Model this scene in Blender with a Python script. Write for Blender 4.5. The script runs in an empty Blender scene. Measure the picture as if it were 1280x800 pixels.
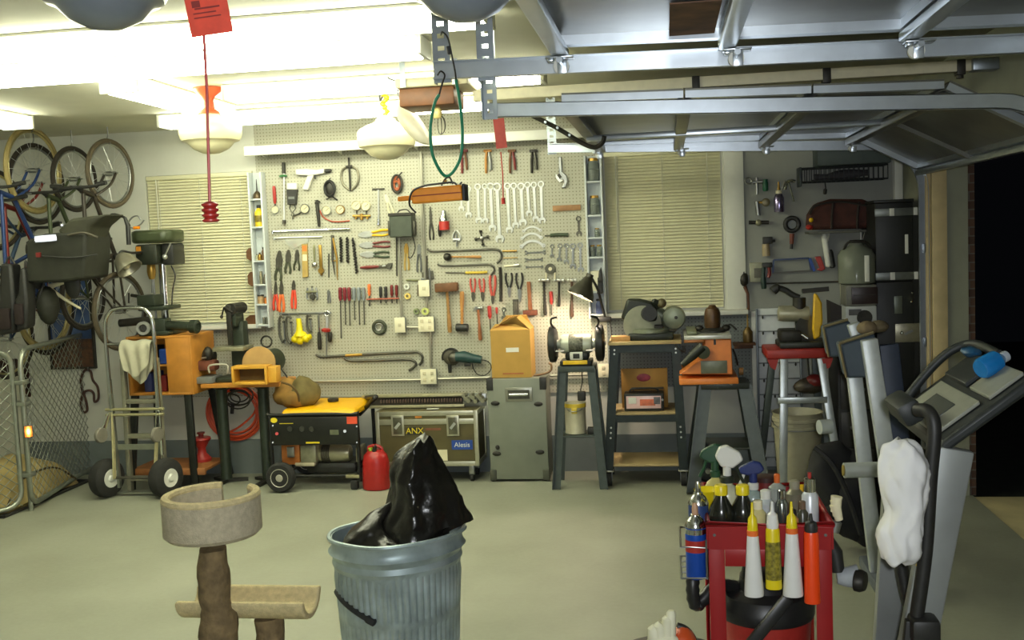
import bpy, bmesh, math, random
from mathutils import Vector as V, Matrix as MX, Euler
random.seed(7)
PI = math.pi
SC = bpy.context.scene
COL = SC.collection
R = math.radians
# ---------------------------------------------------------------- camera model (1280x800)
FPX = 1300.0; EYE = 1.77
_Y = V((833-640, 400-290, FPX)).normalized()
_U = _Y.cross(V((1, .041, 0))).normalized()
if _U.y < 0: _U = -_U
_X = _U.cross(_Y).normalized()
if _X.x < 0: _X = -_X
def ray(px, py):
    d = V((px-640, 400-py, FPX)); return V((d.dot(_X), d.dot(_Y), d.dot(_U)))
def P(px, py, y):
    r = ray(px, py); t = y/r.y; return V((r.x*t, y, EYE+r.z*t))
def FL(px, py, z=0.0):
    r = ray(px, py); t = (z-EYE)/r.z; return V((r.x*t, r.y*t, z))
def AX(px, py, x):
    r = ray(px, py); t = x/r.x; return V((x, r.y*t, EYE+r.z*t))
def M1(px, py, y):            # metres per pixel there
    return (P(px+1, py, y)-P(px, py, y)).length
D = 7.72                      # back wall
CEIL = 2.72
XL = -5.42                    # left wall
XR = 1.66                     # right wall
# ---------------------------------------------------------------- materials
def lin(c):
    return tuple(((v/255)/12.92 if v/255 <= .04045 else ((v/255+.055)/1.055)**2.4) for v in c)
_M = {}
def mat(col, rough=.5, metal=0., var=.12, scale=25., bump=0., name=None, trans=0., coat=0., bscale=None, sheen=0., alpha=1.):
    key = (tuple(col), rough, metal, var, scale, bump, trans, coat, bscale, alpha)
    if key in _M: return _M[key]
    m = bpy.data.materials.new(name or 'surface_%d' % len(_M)); m.use_nodes = True
    nt = m.node_tree; b = nt.nodes['Principled BSDF']; L = nt.links.new
    c = lin(col)
    tc = nt.nodes.new('ShaderNodeTexCoord'); nz = nt.nodes.new('ShaderNodeTexNoise')
    nz.inputs['Scale'].default_value = scale; nz.inputs['Detail'].default_value = 4
    L(tc.outputs['Object'], nz.inputs['Vector'])
    rp = nt.nodes.new('ShaderNodeValToRGB')
    rp.color_ramp.elements[0].position = .3; rp.color_ramp.elements[1].position = .7
    rp.color_ramp.elements[0].color = tuple(v*(1-var) for v in c)+(1,)
    rp.color_ramp.elements[1].color = tuple(min(1, v*(1+var)) for v in c)+(1,)
    L(nz.outputs['Fac'], rp.inputs['Fac']); L(rp.outputs['Color'], b.inputs['Base Color'])
    b.inputs['Roughness'].default_value = rough; b.inputs['Metallic'].default_value = metal
    if trans: b.inputs['Transmission Weight'].default_value = trans; b.inputs['IOR'].default_value = 1.2
    if coat: b.inputs['Coat Weight'].default_value = coat
    if alpha < 1: b.inputs['Alpha'].default_value = alpha
    if bump:
        bp = nt.nodes.new('ShaderNodeBump'); bp.inputs['Strength'].default_value = bump; bp.inputs['Distance'].default_value = .01
        n2 = nz
        if bscale:
            n2 = nt.nodes.new('ShaderNodeTexNoise'); n2.inputs['Scale'].default_value = bscale; L(tc.outputs['Object'], n2.inputs['Vector'])
        L(n2.outputs['Fac'], bp.inputs['Height']); L(bp.outputs['Normal'], b.inputs['Normal'])
    _M[key] = m; return m
def emit(col, s, name='glowing_tube'):
    m = bpy.data.materials.new(name); m.use_nodes = True; nt = m.node_tree
    for n in list(nt.nodes):
        if n.type == 'BSDF_PRINCIPLED': nt.nodes.remove(n)
    e = nt.nodes.new('ShaderNodeEmission'); e.inputs[0].default_value = col+(1,); e.inputs[1].default_value = s
    nt.links.new(e.outputs[0], nt.nodes['Material Output'].inputs[0]); return m
# ---------------------------------------------------------------- mesh builder
def _frame(d):
    d = d.normalized(); a = V((0, 0, 1)) if abs(d.z) < .95 else V((1, 0, 0))
    u = d.cross(a).normalized(); return u, d.cross(u).normalized()
class B:
    def __init__(s): s.v = []; s.f = []
    def _add(s, vs, fs):
        o = len(s.v); s.v += [V(q) for q in vs]; s.f += [tuple(i+o for i in f) for f in fs]; return s
    def bx(s, x0, x1, y0, y1, z0, z1, bev=0, rot=None, seg=2):
        if x0 > x1: x0, x1 = x1, x0
        if y0 > y1: y0, y1 = y1, y0
        if z0 > z1: z0, z1 = z1, z0
        c = V(((x0+x1)/2, (y0+y1)/2, (z0+z1)/2)); h = V(((x1-x0)/2, (y1-y0)/2, (z1-z0)/2))
        vs = [V((sx*h.x, sy*h.y, sz*h.z)) for sx in (-1, 1) for sy in (-1, 1) for sz in (-1, 1)]
        fs = [(0, 1, 3, 2), (4, 6, 7, 5), (0, 4, 5, 1), (2, 3, 7, 6), (0, 2, 6, 4), (1, 5, 7, 3)]
        if bev:
            bm = bmesh.new(); q = [bm.verts.new(v) for v in vs]
            for f in fs: bm.faces.new([q[i] for i in f])
            bmesh.ops.bevel(bm, geom=bm.edges[:], offset=min(bev, min(h)*.95), segments=seg, affect='EDGES', profile=.5)
            bm.verts.index_update(); vs = [v.co.copy() for v in bm.verts]; fs = [[v.index for v in f.verts] for f in bm.faces]; bm.free()
        if rot is not None:
            m = Euler(rot).to_matrix() if not isinstance(rot, MX) else rot
            vs = [m @ v for v in vs]
        return s._add([c+v for v in vs], fs)
    def bar(s, p, q, w, h, up=(0, 0, 1), bev=0):     # rectangular bar from p to q
        p = V(p); q = V(q); d = (q-p); L = d.length; d.normalize(); up = V(up)
        x = d.cross(up)
        if x.length < 1e-4: x = d.cross(V((0, 1, 0)))
        x.normalize(); z = x.cross(d).normalized()
        m = MX((x, d, z)).transposed(); c = (p+q)/2
        t = B().bx(-w/2, w/2, -L/2, L/2, -h/2, h/2, bev)
        return s._add([c+m @ v for v in t.v], t.f)
    def cyl(s, p, q, r, r2=None, n=14):
        return s.tube([p, q], [r, r if r2 is None else r2], n)
    def tube(s, pts, r, n=8, closed=False, cap=True):
        pts = [V(p) for p in pts]; k = len(pts)
        rs = r if isinstance(r, (list, tuple)) else [r]*k
        rings = []; u = None
        for i, p in enumerate(pts):
            if closed: d = pts[(i+1) % k]-pts[i-1]
            else: d = pts[min(i+1, k-1)]-pts[max(i-1, 0)]
            if d.length < 1e-9: d = V((0, 0, 1))
            d.normalize()
            if u is None: u, w = _frame(d)
            else:
                u = (u-d*u.dot(d))
                if u.length < 1e-6: u, w = _frame(d)
                u.normalize(); w = d.cross(u)
            rings.append([p+(u*math.cos(2*PI*j/n)+w*math.sin(2*PI*j/n))*rs[i] for j in range(n)])
        vs = [v for g in rings for v in g]; fs = []
        for i in range(k if closed else k-1):
            a = i*n; b = ((i+1) % k)*n
            off = 0
            if closed and i == k-1:
                off = min(range(n), key=lambda o: (rings[0][o]-rings[-1][0]).length)
            for j in range(n): fs.append((a+j, a+(j+1) % n, b+(j+1+off) % n, b+(j+off) % n))
        if cap and not closed: fs.append(tuple(reversed(range(n)))); fs.append(tuple(range((k-1)*n, k*n)))
        return s._add(vs, fs)
    def lathe(s, prof, at=(0, 0, 0), axis=(0, 0, 1), n=24, sx=1, sy=1, cap=True):
        at = V(at); ax = V(axis).normalized()
        if abs(ax.z) > .999: u, w = V((1, 0, 0)), V((0, 1, 0))*(1 if ax.z > 0 else -1)
        else: u, w = _frame(ax)
        vs = []; fs = []; k = len(prof)
        for r, z in prof:
            for j in range(n): a = 2*PI*j/n; vs.append(at+ax*z+u*(r*sx*math.cos(a))+w*(r*sy*math.sin(a)))
        for i in range(k-1):
            for j in range(n): fs.append((i*n+j, i*n+(j+1) % n, (i+1)*n+(j+1) % n, (i+1)*n+j))
        if cap:
            if prof[0][0] > 1e-4: fs.append(tuple(reversed(range(n))))
            if prof[-1][0] > 1e-4: fs.append(tuple(range((k-1)*n, k*n)))
        return s._add(vs, fs)
    def sph(s, c, r, n=14, rot=None):
        r = (r, r, r) if not isinstance(r, (tuple, list)) else r; c = V(c); k = max(5, n//2)
        m = Euler(rot).to_matrix() if rot else None; vs = []; fs = []
        for i in range(k+1):
            t = PI*i/k
            for j in range(n):
                a = 2*PI*j/n; v = V((r[0]*math.sin(t)*math.cos(a), r[1]*math.sin(t)*math.sin(a), -r[2]*math.cos(t)))
                vs.append(c+(m @ v if m else v))
        for i in range(k):
            for j in range(n): fs.append((i*n+j, i*n+(j+1) % n, (i+1)*n+(j+1) % n, (i+1)*n+j))
        return s._add(vs, fs)
    def ring(s, c, Rr, r, axis=(0, 1, 0), n=28, m=8, sx=1, sy=1):
        c = V(c); u, w = _frame(V(axis))
        return s.tube([c+u*(Rr*sx*math.cos(2*PI*i/n))+w*(Rr*sy*math.sin(2*PI*i/n)) for i in range(n)], r, m, closed=True)
    def pl(s, pts, y0, y1):                           # XZ outline pushed through y0..y1
        k = len(pts); vs = [(x, y0, z) for x, z in pts]+[(x, y1, z) for x, z in pts]
        fs = [tuple(range(k)), tuple(reversed(range(k, 2*k)))]+[(i, (i+1) % k, k+(i+1) % k, k+i) for i in range(k)]
        return s._add(vs, fs)
    def plx(s, pts, x0, x1):                          # YZ outline pushed through x0..x1
        k = len(pts); vs = [(x0, y, z) for y, z in pts]+[(x1, y, z) for y, z in pts]
        fs = [tuple(range(k)), tuple(reversed(range(k, 2*k)))]+[(i, (i+1) % k, k+(i+1) % k, k+i) for i in range(k)]
        return s._add(vs, fs)
    def plz(s, pts, z0, z1):
        k = len(pts); vs = [(x, y, z0) for x, y in pts]+[(x, y, z1) for x, y in pts]
        fs = [tuple(range(k)), tuple(reversed(range(k, 2*k)))]+[(i, (i+1) % k, k+(i+1) % k, k+i) for i in range(k)]
        return s._add(vs, fs)
    def ann(s, c, ro, ri, y0, y1, n=20, a0=0, a1=2*PI):     # annulus (or arc) in XZ
        full = abs(a1-a0-2*PI) < 1e-6; k = n if full else n+1; vs = []
        for y in (y0, y1):
            for rr in (ro, ri):
                for i in range(k): a = a0+(a1-a0)*i/n; vs.append((c[0]+rr*math.cos(a), y, c[1]+rr*math.sin(a)))
        fs = []
        for i in range(n):
            j = (i+1) % k
            fs += [(i, j, k+j, k+i), (2*k+i, 3*k+i, 3*k+j, 2*k+j), (i, 2*k+i, 2*k+j, j), (k+i, k+j, 3*k+j, 3*k+i)]
        if not full: fs += [(0, k, 3*k, 2*k), (k-1, 3*k-1, 4*k-1, 2*k-1)]
        return s._add(vs, fs)
    def xf(s, m):
        s.v = [m @ v for v in s.v]; return s
    def join(s, o): return s._add(o.v, o.f)
    def jit(s, a, sc=8.0):                            # lumpy displacement
        from mathutils import noise
        s.v = [v+noise.noise_vector(v*sc)*a for v in s.v]; return s
def link(o, parent=None):
    COL.objects.link(o)
    if parent is not None: o.parent = parent
    return o
def mk(name, b, m, parent=None, inv=None, ang=38, flat=False, bev=0, sub=0, solid=0):
    me = bpy.data.meshes.new(name)
    vs = [inv @ v for v in b.v] if inv is not None else b.v
    me.from_pydata(vs, [], b.f); me.validate()
    bm = bmesh.new(); bm.from_mesh(me); bmesh.ops.recalc_face_normals(bm, faces=bm.faces); bm.to_mesh(me); bm.free()
    me.materials.append(m)
    if not flat: me.shade_smooth(); me.set_sharp_from_angle(angle=R(ang))
    o = bpy.data.objects.new(name, me); link(o, parent)
    if solid:
        q = o.modifiers.new('solid', 'SOLIDIFY'); q.thickness = solid; q.offset = 0
    if sub:
        q = o.modifiers.new('sub', 'SUBSURF'); q.levels = sub; q.render_levels = sub
    if bev:
        q = o.modifiers.new('bev', 'BEVEL'); q.width = bev; q.segments = 2; q.limit_method = 'ANGLE'
    return o
def tag(o, label, cat, group=None):
    o['label'] = label; o['category'] = cat
    if group: o['group'] = group
    return o
class T:                                              # a thing: an Empty at its base with parts
    def __init__(s, name, label, cat, loc=(0, 0, 0), rot=(0, 0, 0), group=None, world=False):
        o = bpy.data.objects.new(name, None); o.empty_display_size = .05; link(o)
        o.location = loc; o.rotation_euler = rot; tag(o, label, cat, group); s.o = o
        s.inv = None
        if world: s.inv = MX.LocRotScale(V(loc), Euler(rot), None).inverted()
    def p(s, name, b, m, of=None, label=None, **k):
        o = mk(name, b, m, of if of is not None else s.o, s.inv, **k)
        if label: o['label'] = label
        return o
def one(name, b, m, label, cat, group=None, loc=None, rot=(0, 0, 0), world=False, **k):   # a thing that is one mesh
    inv = MX.LocRotScale(V(loc), Euler(rot), None).inverted() if (world and loc is not None) else None
    if loc is None and world:
        c = sum(b.v, V())/len(b.v); z = min(v.z for v in b.v); loc = V((c.x, c.y, z)); inv = MX.Translation(-loc)
    o = mk(name, b, m, None, inv, **k)
    if loc is not None: o.location = loc
    o.rotation_euler = rot
    return tag(o, label, cat, group)
def dup(root, loc, rot=None, label=None):
    def cp(o, par):
        c = o.copy(); COL.objects.link(c)
        if par is not None: c.parent = par
        for ch in o.children: cp(ch, c)
        return c
    c = cp(root, None); c.location = loc
    if rot is not None: c.rotation_euler = rot
    if label: c['label'] = label
    return c
def struct(name, b, m, parent=None, **k):
    o = mk(name, b, m, parent, **k)
    if parent is None: o['kind'] = 'structure'
    return o
def smooth(pts, n=6, closed=False):                   # Catmull-Rom
    pts = [V(p) for p in pts]; out = []; k = len(pts)
    rng = range(k) if closed else range(k-1)
    for i in rng:
        if closed: a, b, c, d = pts[i-1], pts[i], pts[(i+1) % k], pts[(i+2) % k]
        else: a, b, c, d = pts[max(i-1, 0)], pts[i], pts[i+1], pts[min(i+2, k-1)]
        for j in range(n):
            t = j/n; out.append(.5*((2*b)+(c-a)*t+(2*a-5*b+4*c-d)*t*t+(3*b-a-3*c+d)*t**3))
    if not closed: out.append(pts[-1])
    return out
_font = None
def text(s, size, m, parent, loc, rot, name='lettering', depth=.0008, align='CENTER'):
    cu = bpy.data.curves.new(name, 'FONT'); cu.body = s; cu.size = size; cu.extrude = depth; cu.align_x = align; cu.align_y = 'CENTER'
    tmp = bpy.data.objects.new('tmp', cu); COL.objects.link(tmp)
    dg = bpy.context.evaluated_depsgraph_get(); me = bpy.data.meshes.new_from_object(tmp.evaluated_get(dg))
    bpy.data.objects.remove(tmp); me.materials.clear(); me.materials.append(m)
    o = bpy.data.objects.new(name, me); link(o, parent); o.location = loc; o.rotation_euler = rot; return o
FR = (PI/2, 0, 0)                                     # lettering that faces the camera side (-Y)
# shared materials
STEEL = mat((150, 152, 150), .35, .9, name='tool_steel')
CHROME = mat((205, 208, 205), .18, 1., .05, name='chrome')
ZINC = mat((150, 158, 165), .38, .85, .12, 14, name='galvanised_steel')
IRON = mat((52, 50, 45), .5, .5, .25, name='dark_iron')
BLACK = mat((38, 38, 36), .5, 0, .2, name='black_plastic')  # black lifted towards grey: lens haze is put into the colour
RUBBER = mat((40, 40, 38), .85, 0, .2, name='rubber')
WHITE = mat((225, 225, 215), .45, 0, .03, name='white_paint')
CREAM = mat((226, 218, 185), .5, 0, .05, name='cream_paint')
RED = mat((168, 46, 40), .4, 0, .1, name='red_plastic')
DRED = mat((110, 32, 30), .4, 0, .12, name='dark_red_plastic')
ORANGE = mat((228, 112, 48), .4, 0, .06, name='orange_plastic')
YELLOW = mat((235, 190, 20), .45, 0, .06, name='yellow_plastic')
GREEN = mat((46, 54, 42), .45, .1, .2, name='machine_green')
BLUE = mat((35, 70, 150), .4, 0, .1, name='blue_plastic')
WOOD = mat((168, 118, 58), .6, 0, .25, 12, .1, name='plain_wood')
DWOOD = mat((104, 68, 38), .6, 0, .25, 14, .1, name='dark_wood')
BRASS = mat((176, 140, 70), .35, .8, .15, name='brass')
GREY = mat((120, 124, 122), .5, .2, .1, name='grey_paint')
# ================================================================= ROOM SHELL
WALLM = mat((204, 204, 192), .75, 0, .03, 6, name='wall_paint')
CEILM = mat((206, 204, 184), .8, 0, .04, 5, name='ceiling_paint')
BANDM = mat((112, 120, 118), .6, 0, .08, 9, name='grey_wall_band')
TRIMM = mat((226, 226, 214), .5, 0, .02, name='white_trim')
def floor_mat():
    m = bpy.data.materials.new('painted_concrete'); m.use_nodes = True; nt = m.node_tree; b = nt.nodes['Principled BSDF']; L = nt.links.new
    tc = nt.nodes.new('ShaderNodeTexCoord'); n1 = nt.nodes.new('ShaderNodeTexNoise'); n1.inputs['Scale'].default_value = 1.6; n1.inputs['Detail'].default_value = 6
    n2 = nt.nodes.new('ShaderNodeTexNoise'); n2.inputs['Scale'].default_value = 40; n2.inputs['Detail'].default_value = 3
    L(tc.outputs['Object'], n1.inputs['Vector']); L(tc.outputs['Object'], n2.inputs['Vector'])
    r = nt.nodes.new('ShaderNodeValToRGB'); r.color_ramp.elements[0].color = lin((138, 140, 124))+(1,); r.color_ramp.elements[1].color = lin((150, 152, 136))+(1,)
    r.color_ramp.elements[0].position = .35; r.color_ramp.elements[1].position = .65
    L(n1.outputs['Fac'], r.inputs['Fac']); L(r.outputs['Color'], b.inputs['Base Color'])
    q = nt.nodes.new('ShaderNodeMapRange'); q.inputs['To Min'].default_value = .42; q.inputs['To Max'].default_value = .6
    L(n2.outputs['Fac'], q.inputs['Value']); L(q.outputs['Result'], b.inputs['Roughness'])
    bp = nt.nodes.new('ShaderNodeBump'); bp.inputs['Strength'].default_value = .08; L(n2.outputs['Fac'], bp.inputs['Height']); L(bp.outputs['Normal'], b.inputs['Normal'])
    return m
YF = -1.2
struct('floor', B().bx(XL-.12, XR+.24, YF, D+.12, -.12, 0), floor_mat(), flat=True)
struct('ceiling', B().bx(XL-.12, XR+.24, YF, D+.12, CEIL, CEIL+.12), CEILM, flat=True)
struct('wall_left', B().bx(XL-.12, XL, YF, D, 0, CEIL), WALLM, flat=True)
struct('wall_front', B().bx(XL-.12, XR+.24, YF-.12, YF, 0, CEIL), WALLM, flat=True)
# back wall with two window openings
SILL = 1.19; WTOP = 2.37
w1 = (P(188, 320, D).x, P(322, 320, D).x); w2 = (P(757, 300, D).x, P(904, 300, D).x)
bw = B()
for a, b_ in ((XL-.12, w1[0]), (w1[1], w2[0]), (w2[1], XR+.24)): bw.bx(a, b_, D, D+.12, 0, CEIL)
for a, b_ in (w1, w2): bw.bx(a, b_, D, D+.12, 0, SILL); bw.bx(a, b_, D, D+.12, WTOP, CEIL)
struct('wall_back', bw, WALLM, flat=True)
# right wall: two door openings with a pier between
JY = 6.93
OP = ((4.48, JY), (1.1, 3.58)); OH = 2.16
rw = B()
for y0, y1 in ((YF, 1.1), (3.58, 4.48), (JY, D)): rw.bx(XR, XR+.22, y0, y1, 0, CEIL)
for y0, y1 in OP: rw.bx(XR, XR+.22, y0, y1, OH, CEIL)
struct('wall_right', rw, mat((150, 152, 134), .8, 0, .06, 8, name='return_plaster'), flat=True)
struct('baseboard_back', B().bx(XL, XR, D-.006, D, 0, .275), BANDM, flat=True)
struct('baseboard_left', B().bx(XL, XL+.006, YF, D-.006, 0, .275), BANDM, flat=True)
# outside: brick edge of the wall, concrete apron, dark ground
def brick_mat():
    m = bpy.data.materials.new('brick'); m.use_nodes = True; nt = m.node_tree; b = nt.nodes['Principled BSDF']; L = nt.links.new
    tc = nt.nodes.new('ShaderNodeTexCoord'); mp = nt.nodes.new('ShaderNodeMapping'); mp.inputs['Rotation'].default_value = (PI/2, 0, 0)
    k = nt.nodes.new('ShaderNodeTexBrick'); k.inputs['Scale'].default_value = 4.5; k.inputs['Color1'].default_value = lin((98, 72, 58))+(1,); k.inputs['Color2'].default_value = lin((78, 58, 48))+(1,)
    k.inputs['Mortar'].default_value = lin((104, 98, 88))+(1,)
    L(tc.outputs['Object'], mp.inputs['Vector']); L(mp.outputs['Vector'], k.inputs['Vector']); L(k.outputs['Color'], b.inputs['Base Color']); b.inputs['Roughness'].default_value = .9
    return m
BR = brick_mat()
tb = B()
tb.bx(XR+.22, XR+.262, JY+.01, D+2, 0, 3); tb.bx(XR+.22, XR+.262, 3.6, 4.46, 0, 3)
struct('trim_1', tb, BR, flat=True)
struct('trim_2', B().bx(XR+.22, 6.5, -1, 6.95, -.12, -.012), mat((206, 192, 146), .85, 0, .12, 5, .1, name='apron_concrete'), flat=True)
struct('trim_3', B().bx(XR+.22, 14, 6.95, 16, -.2, -.03).bx(6.5, 14, -1, 6.95, -.2, -.03), mat((38, 42, 30), .95, 0, .3, 8, name='dark_lawn'), flat=True)
# wooden door jambs
JW = mat((206, 186, 140), .6, 0, .12, 9, name='pale_jamb_wood')
struct('trim_4', B().bx(XR-.035, XR, JY, JY+.07, 0, 2.2, .006).bx(XR, XR+.09, JY-.022, JY, 0, OH, .004), JW)
struct('trim_5', B().bx(XR-.02, XR, 4.41, 4.48, 0, OH, .006).bx(XR-.02, XR, 3.58, 3.65, 0, OH, .006), JW)
# white corner board and trim at the right of window 2, and the conduit strip in the corner
x0 = P(907, 300, D).x; x1 = P(931, 300, D).x
struct('trim_6', B().bx(x0, x1, D-.02, D, 1.19, CEIL, .003), TRIMM)
xx = P(946, 520, D).x
struct('trim_7', B().bx(xx-.025, xx+.02, D-.022, D, .275, 1.17, .003), TRIMM)
struct('trim_8', B().bx(P(1117, 230, D).x, P(1127, 230, D).x, D-.03, D, .3, CEIL, .004), TRIMM)
struct('trim_9', B().bx(x1+.001, P(1116, 230, D).x, D-.0014, D, .276, CEIL-.001), mat((146, 148, 142), .7, 0, .05, 6, name='grey_wall_panel'), flat=True)
GLASS = mat((12, 14, 18), .05, 0, 0, name='night_glass')
BLINDM = mat((220, 216, 180), .5, 0, .03, name='blind_slats')
for i, (a, b_) in enumerate((w1, w2)):
    fr = B(); t = .035
    fr.bx(a, a+t, D+.03, D+.1, SILL, WTOP); fr.bx(b_-t, b_, D+.03, D+.1, SILL, WTOP); fr.bx(a+t, b_-t, D+.03, D+.1, SILL, SILL+t); fr.bx(a+t, b_-t, D+.03, D+.1, WTOP-t, WTOP)
    mid = (SILL+WTOP)/2; fr.bx(a+t, b_-t, D+.03, D+.1, mid-.02, mid+.02)
    w = struct('window_%d' % (i+1), fr, TRIMM)
    mk('pane', B().bx(a+t, b_-t, D+.07, D+.075, SILL+t, WTOP-t), GLASS, w)
    sl = B(); n = int((WTOP-SILL-.05)/.0235); z = WTOP-.045
    for k in range(n):
        zz = z-k*.0235
        sl._add([(a+.008, D+.004, zz-.0112), (b_-.008, D+.004, zz-.0112), (b_-.008, D+.021, zz+.0138), (a+.008, D+.021, zz+.0138),
                 (a+.008, D+.005, zz-.0122), (b_-.008, D+.005, zz-.0122), (b_-.008, D+.022, zz+.0128), (a+.008, D+.022, zz+.0128)],
                [(0, 1, 2, 3), (7, 6, 5, 4), (0, 4, 5, 1), (1, 5, 6, 2), (2, 6, 7, 3), (3, 7, 4, 0)])
    sl.bx(a+.006, b_-.006, D-.004, D+.028, WTOP-.035, WTOP-.002, .003)
    mk('blind', sl, BLINDM, w)
    cd = B()
    for q in (.12, .5, .88): xq = a+(b_-a)*q; cd.cyl((xq, D+.0015, WTOP-.03), (xq, D+.0015, SILL+.02), .0016, n=5)
    cd.cyl((a+.09, D-.006, WTOP-.03), (a+.09, D-.006, SILL+.45), .003, n=6)
    mk('blind_cord', cd, TRIMM, w)
    mk('window_sill', B().bx(a-.05, b_+(.16 if i else .03), D-.085, D-.0005, SILL-.035, SILL, .005), TRIMM, w)
# pegboard wall cladding
def peg_mat(col, hole, name):
    m = bpy.data.materials.new(name); m.use_nodes = True; nt = m.node_tree; b = nt.nodes['Principled BSDF']; L = nt.links.new
    tc = nt.nodes.new('ShaderNodeTexCoord'); s = nt.nodes.new('ShaderNodeVectorMath'); s.operation = 'SCALE'; s.inputs['Scale'].default_value = 1/.0254
    f = nt.nodes.new('ShaderNodeVectorMath'); f.operation = 'FRACTION'; sb = nt.nodes.new('ShaderNodeVectorMath'); sb.operation = 'SUBTRACT'; sb.inputs[1].default_value = (.5, .5, .5)
    ml = nt.nodes.new('ShaderNodeVectorMath'); ml.operation = 'MULTIPLY'; ml.inputs[1].default_value = (1, 0, 1)
    ln = nt.nodes.new('ShaderNodeVectorMath'); ln.operation = 'LENGTH'; lt = nt.nodes.new('ShaderNodeMath'); lt.operation = 'LESS_THAN'; lt.inputs[1].default_value = .15
    L(tc.outputs['Object'], s.inputs[0]); L(s.outputs[0], f.inputs[0]); L(f.outputs[0], sb.inputs[0]); L(sb.outputs[0], ml.inputs[0]); L(ml.outputs[0], ln.inputs[0]); L(ln.outputs['Value'], lt.inputs[0])
    mx = nt.nodes.new('ShaderNodeMix'); mx.data_type = 'RGBA'; mx.inputs[6].default_value = lin(col)+(1,); mx.inputs[7].default_value = lin(hole)+(1,)
    L(lt.outputs[0], mx.inputs[0]); L(mx.outputs[2], b.inputs['Base Color']); b.inputs['Roughness'].default_value = .7
    return m
PEG = peg_mat((176, 174, 156), (104, 101, 84), 'pegboard_paint')
PEG2 = peg_mat((120, 126, 124), (50, 52, 50), 'grey_pegboard_paint')
PX0 = P(326, 300, D).x; PX1 = P(757, 300, D).x; PZ0 = .6
one('pegboard', B().bx(PX0, PX1-.012, D-.013, D-.001, PZ0, CEIL-.003), PEG, 'pale perforated pegboard covering the wall between the two windows', 'pegboard', flat=True)
one('pegboard', B().bx(P(212, 440, D).x, PX0-.003, D-.013, D-.001, .62, SILL-.037), PEG, 'pale pegboard strip under the left window behind the arbor press', 'pegboard', flat=True)
one('pegboard', B().bx(PX1-.01, xx-.03, D-.013, D-.001, .63, SILL-.037), PEG2, 'grey pegboard strip under the right window behind the orange table saw', 'pegboard', flat=True)
YP = D-.0145                                              # plane that tools hang on
def W(px, py, off=0): return P(px, py, YP-off)
# ledge above the pegboard
z = P(480, 183, D-.15).z; a = P(313, 196, D-.1).x; b_ = P(735, 172, D-.1).x
lt = T('ledge_shelf', 'long white ledge shelf running above the hanging tools', 'shelf', (0, 0, 0), world=True)
lt.p('board', B().bx(a, b_, D-.2, D-.014, z, z+.03, .004), TRIMM)
lt.p('front_lip', B().bx(a, b_, D-.22, D-.2, z-.02, z+.05, .004), TRIMM)
for k in range(5):
    xk = a+.1+(b_-a-.2)*k/4
    lt.p('bracket', B().plx([(D-.0145, z-.001), (D-.19, z-.001), (D-.0145, z-.03)], xk-.006, xk+.006), TRIMM)
LEDGE = z
# ================================================================= CEILING: LAMPS, DOORS, TRACKS
LAMPB = 650.; TUBE = 30.; FLASH = 60.; EXPO = .0
TUBEM = emit((.98, 1.0, .75), TUBE)
HOUSE = mat((232, 232, 220), .4, 0, .02, name='lamp_housing_white')
def strip(p0, p1, label, w=.2, z=None, group='fluorescent ceiling strips'):
    """fluorescent strip light along p0-p1 (x,y), hung just below the ceiling"""
    p0 = V(p0); p1 = V(p1); L = (p1-p0).length; c = (p0+p1)/2; an = math.atan2(p1.y-p0.y, p1.x-p0.x)
    z = CEIL-.002 if z is None else z
    t = T('fluorescent_strip_light', label, 'ceiling light', (c.x, c.y, z), (0, 0, an), group)
    t.p('housing', B().bx(-L/2, L/2, -.055, .055, -.05, -.001, .004).bx(-L/2, L/2, -w/2, w/2, -.012, -.0005, .001), HOUSE)
    for e in (-1, 1):
        ec = t.p('end_cap', B().bx(e*L/2, e*(L/2+.02), -w/2, w/2, -.09, -.001, .004), HOUSE)
    for s in (-1, 1): t.p('tube', B().cyl((-L/2+.02, s*(w/2-.028), -.066), (L/2-.02, s*(w/2-.028), -.066), .02, n=8), TUBEM)
    return t
zt = CEIL-.07
def cp(px, py): q = FL(px, py, zt); return (q.x, q.y)
q0 = cp(-120, 82); q1 = cp(250, 48); strip((q0[0], (q0[1]+q1[1])/2), (q1[0]+1.2, (q0[1]+q1[1])/2), 'fluorescent strip nearest the camera, top left of the ceiling', .2)
q0 = cp(-60, 106); q1 = cp(528, 66); strip((q0[0], (q0[1]+q1[1])/2), (q1[0], (q0[1]+q1[1])/2), 'long bright fluorescent strip crossing the ceiling left of the door tracks', .22)
q0 = cp(292, 124); q1 = cp(470, 111); strip((q0[0], (q0[1]+q1[1])/2), (q1[0]+.95, (q0[1]+q1[1])/2), 'fluorescent strip directly behind the cream globe lamps', .2)
q0 = cp(207, 157); q1 = cp(612, 133); strip((q0[0], (q0[1]+q1[1])/2), (q1[0], (q0[1]+q1[1])/2), 'fluorescent strip nearest the back wall above the tool ledge', .2)
q0 = cp(150, 112); strip((q0[0], q0[1]), (q0[0], 6.55), 'short fluorescent strip pointing at the back wall left of the red lamp fitter', .22)
q0 = cp(22, 158); strip((q0[0], 5.5), (q0[0], q0[1]), 'short fluorescent strip above the gold bicycle wheel', .22)
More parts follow.
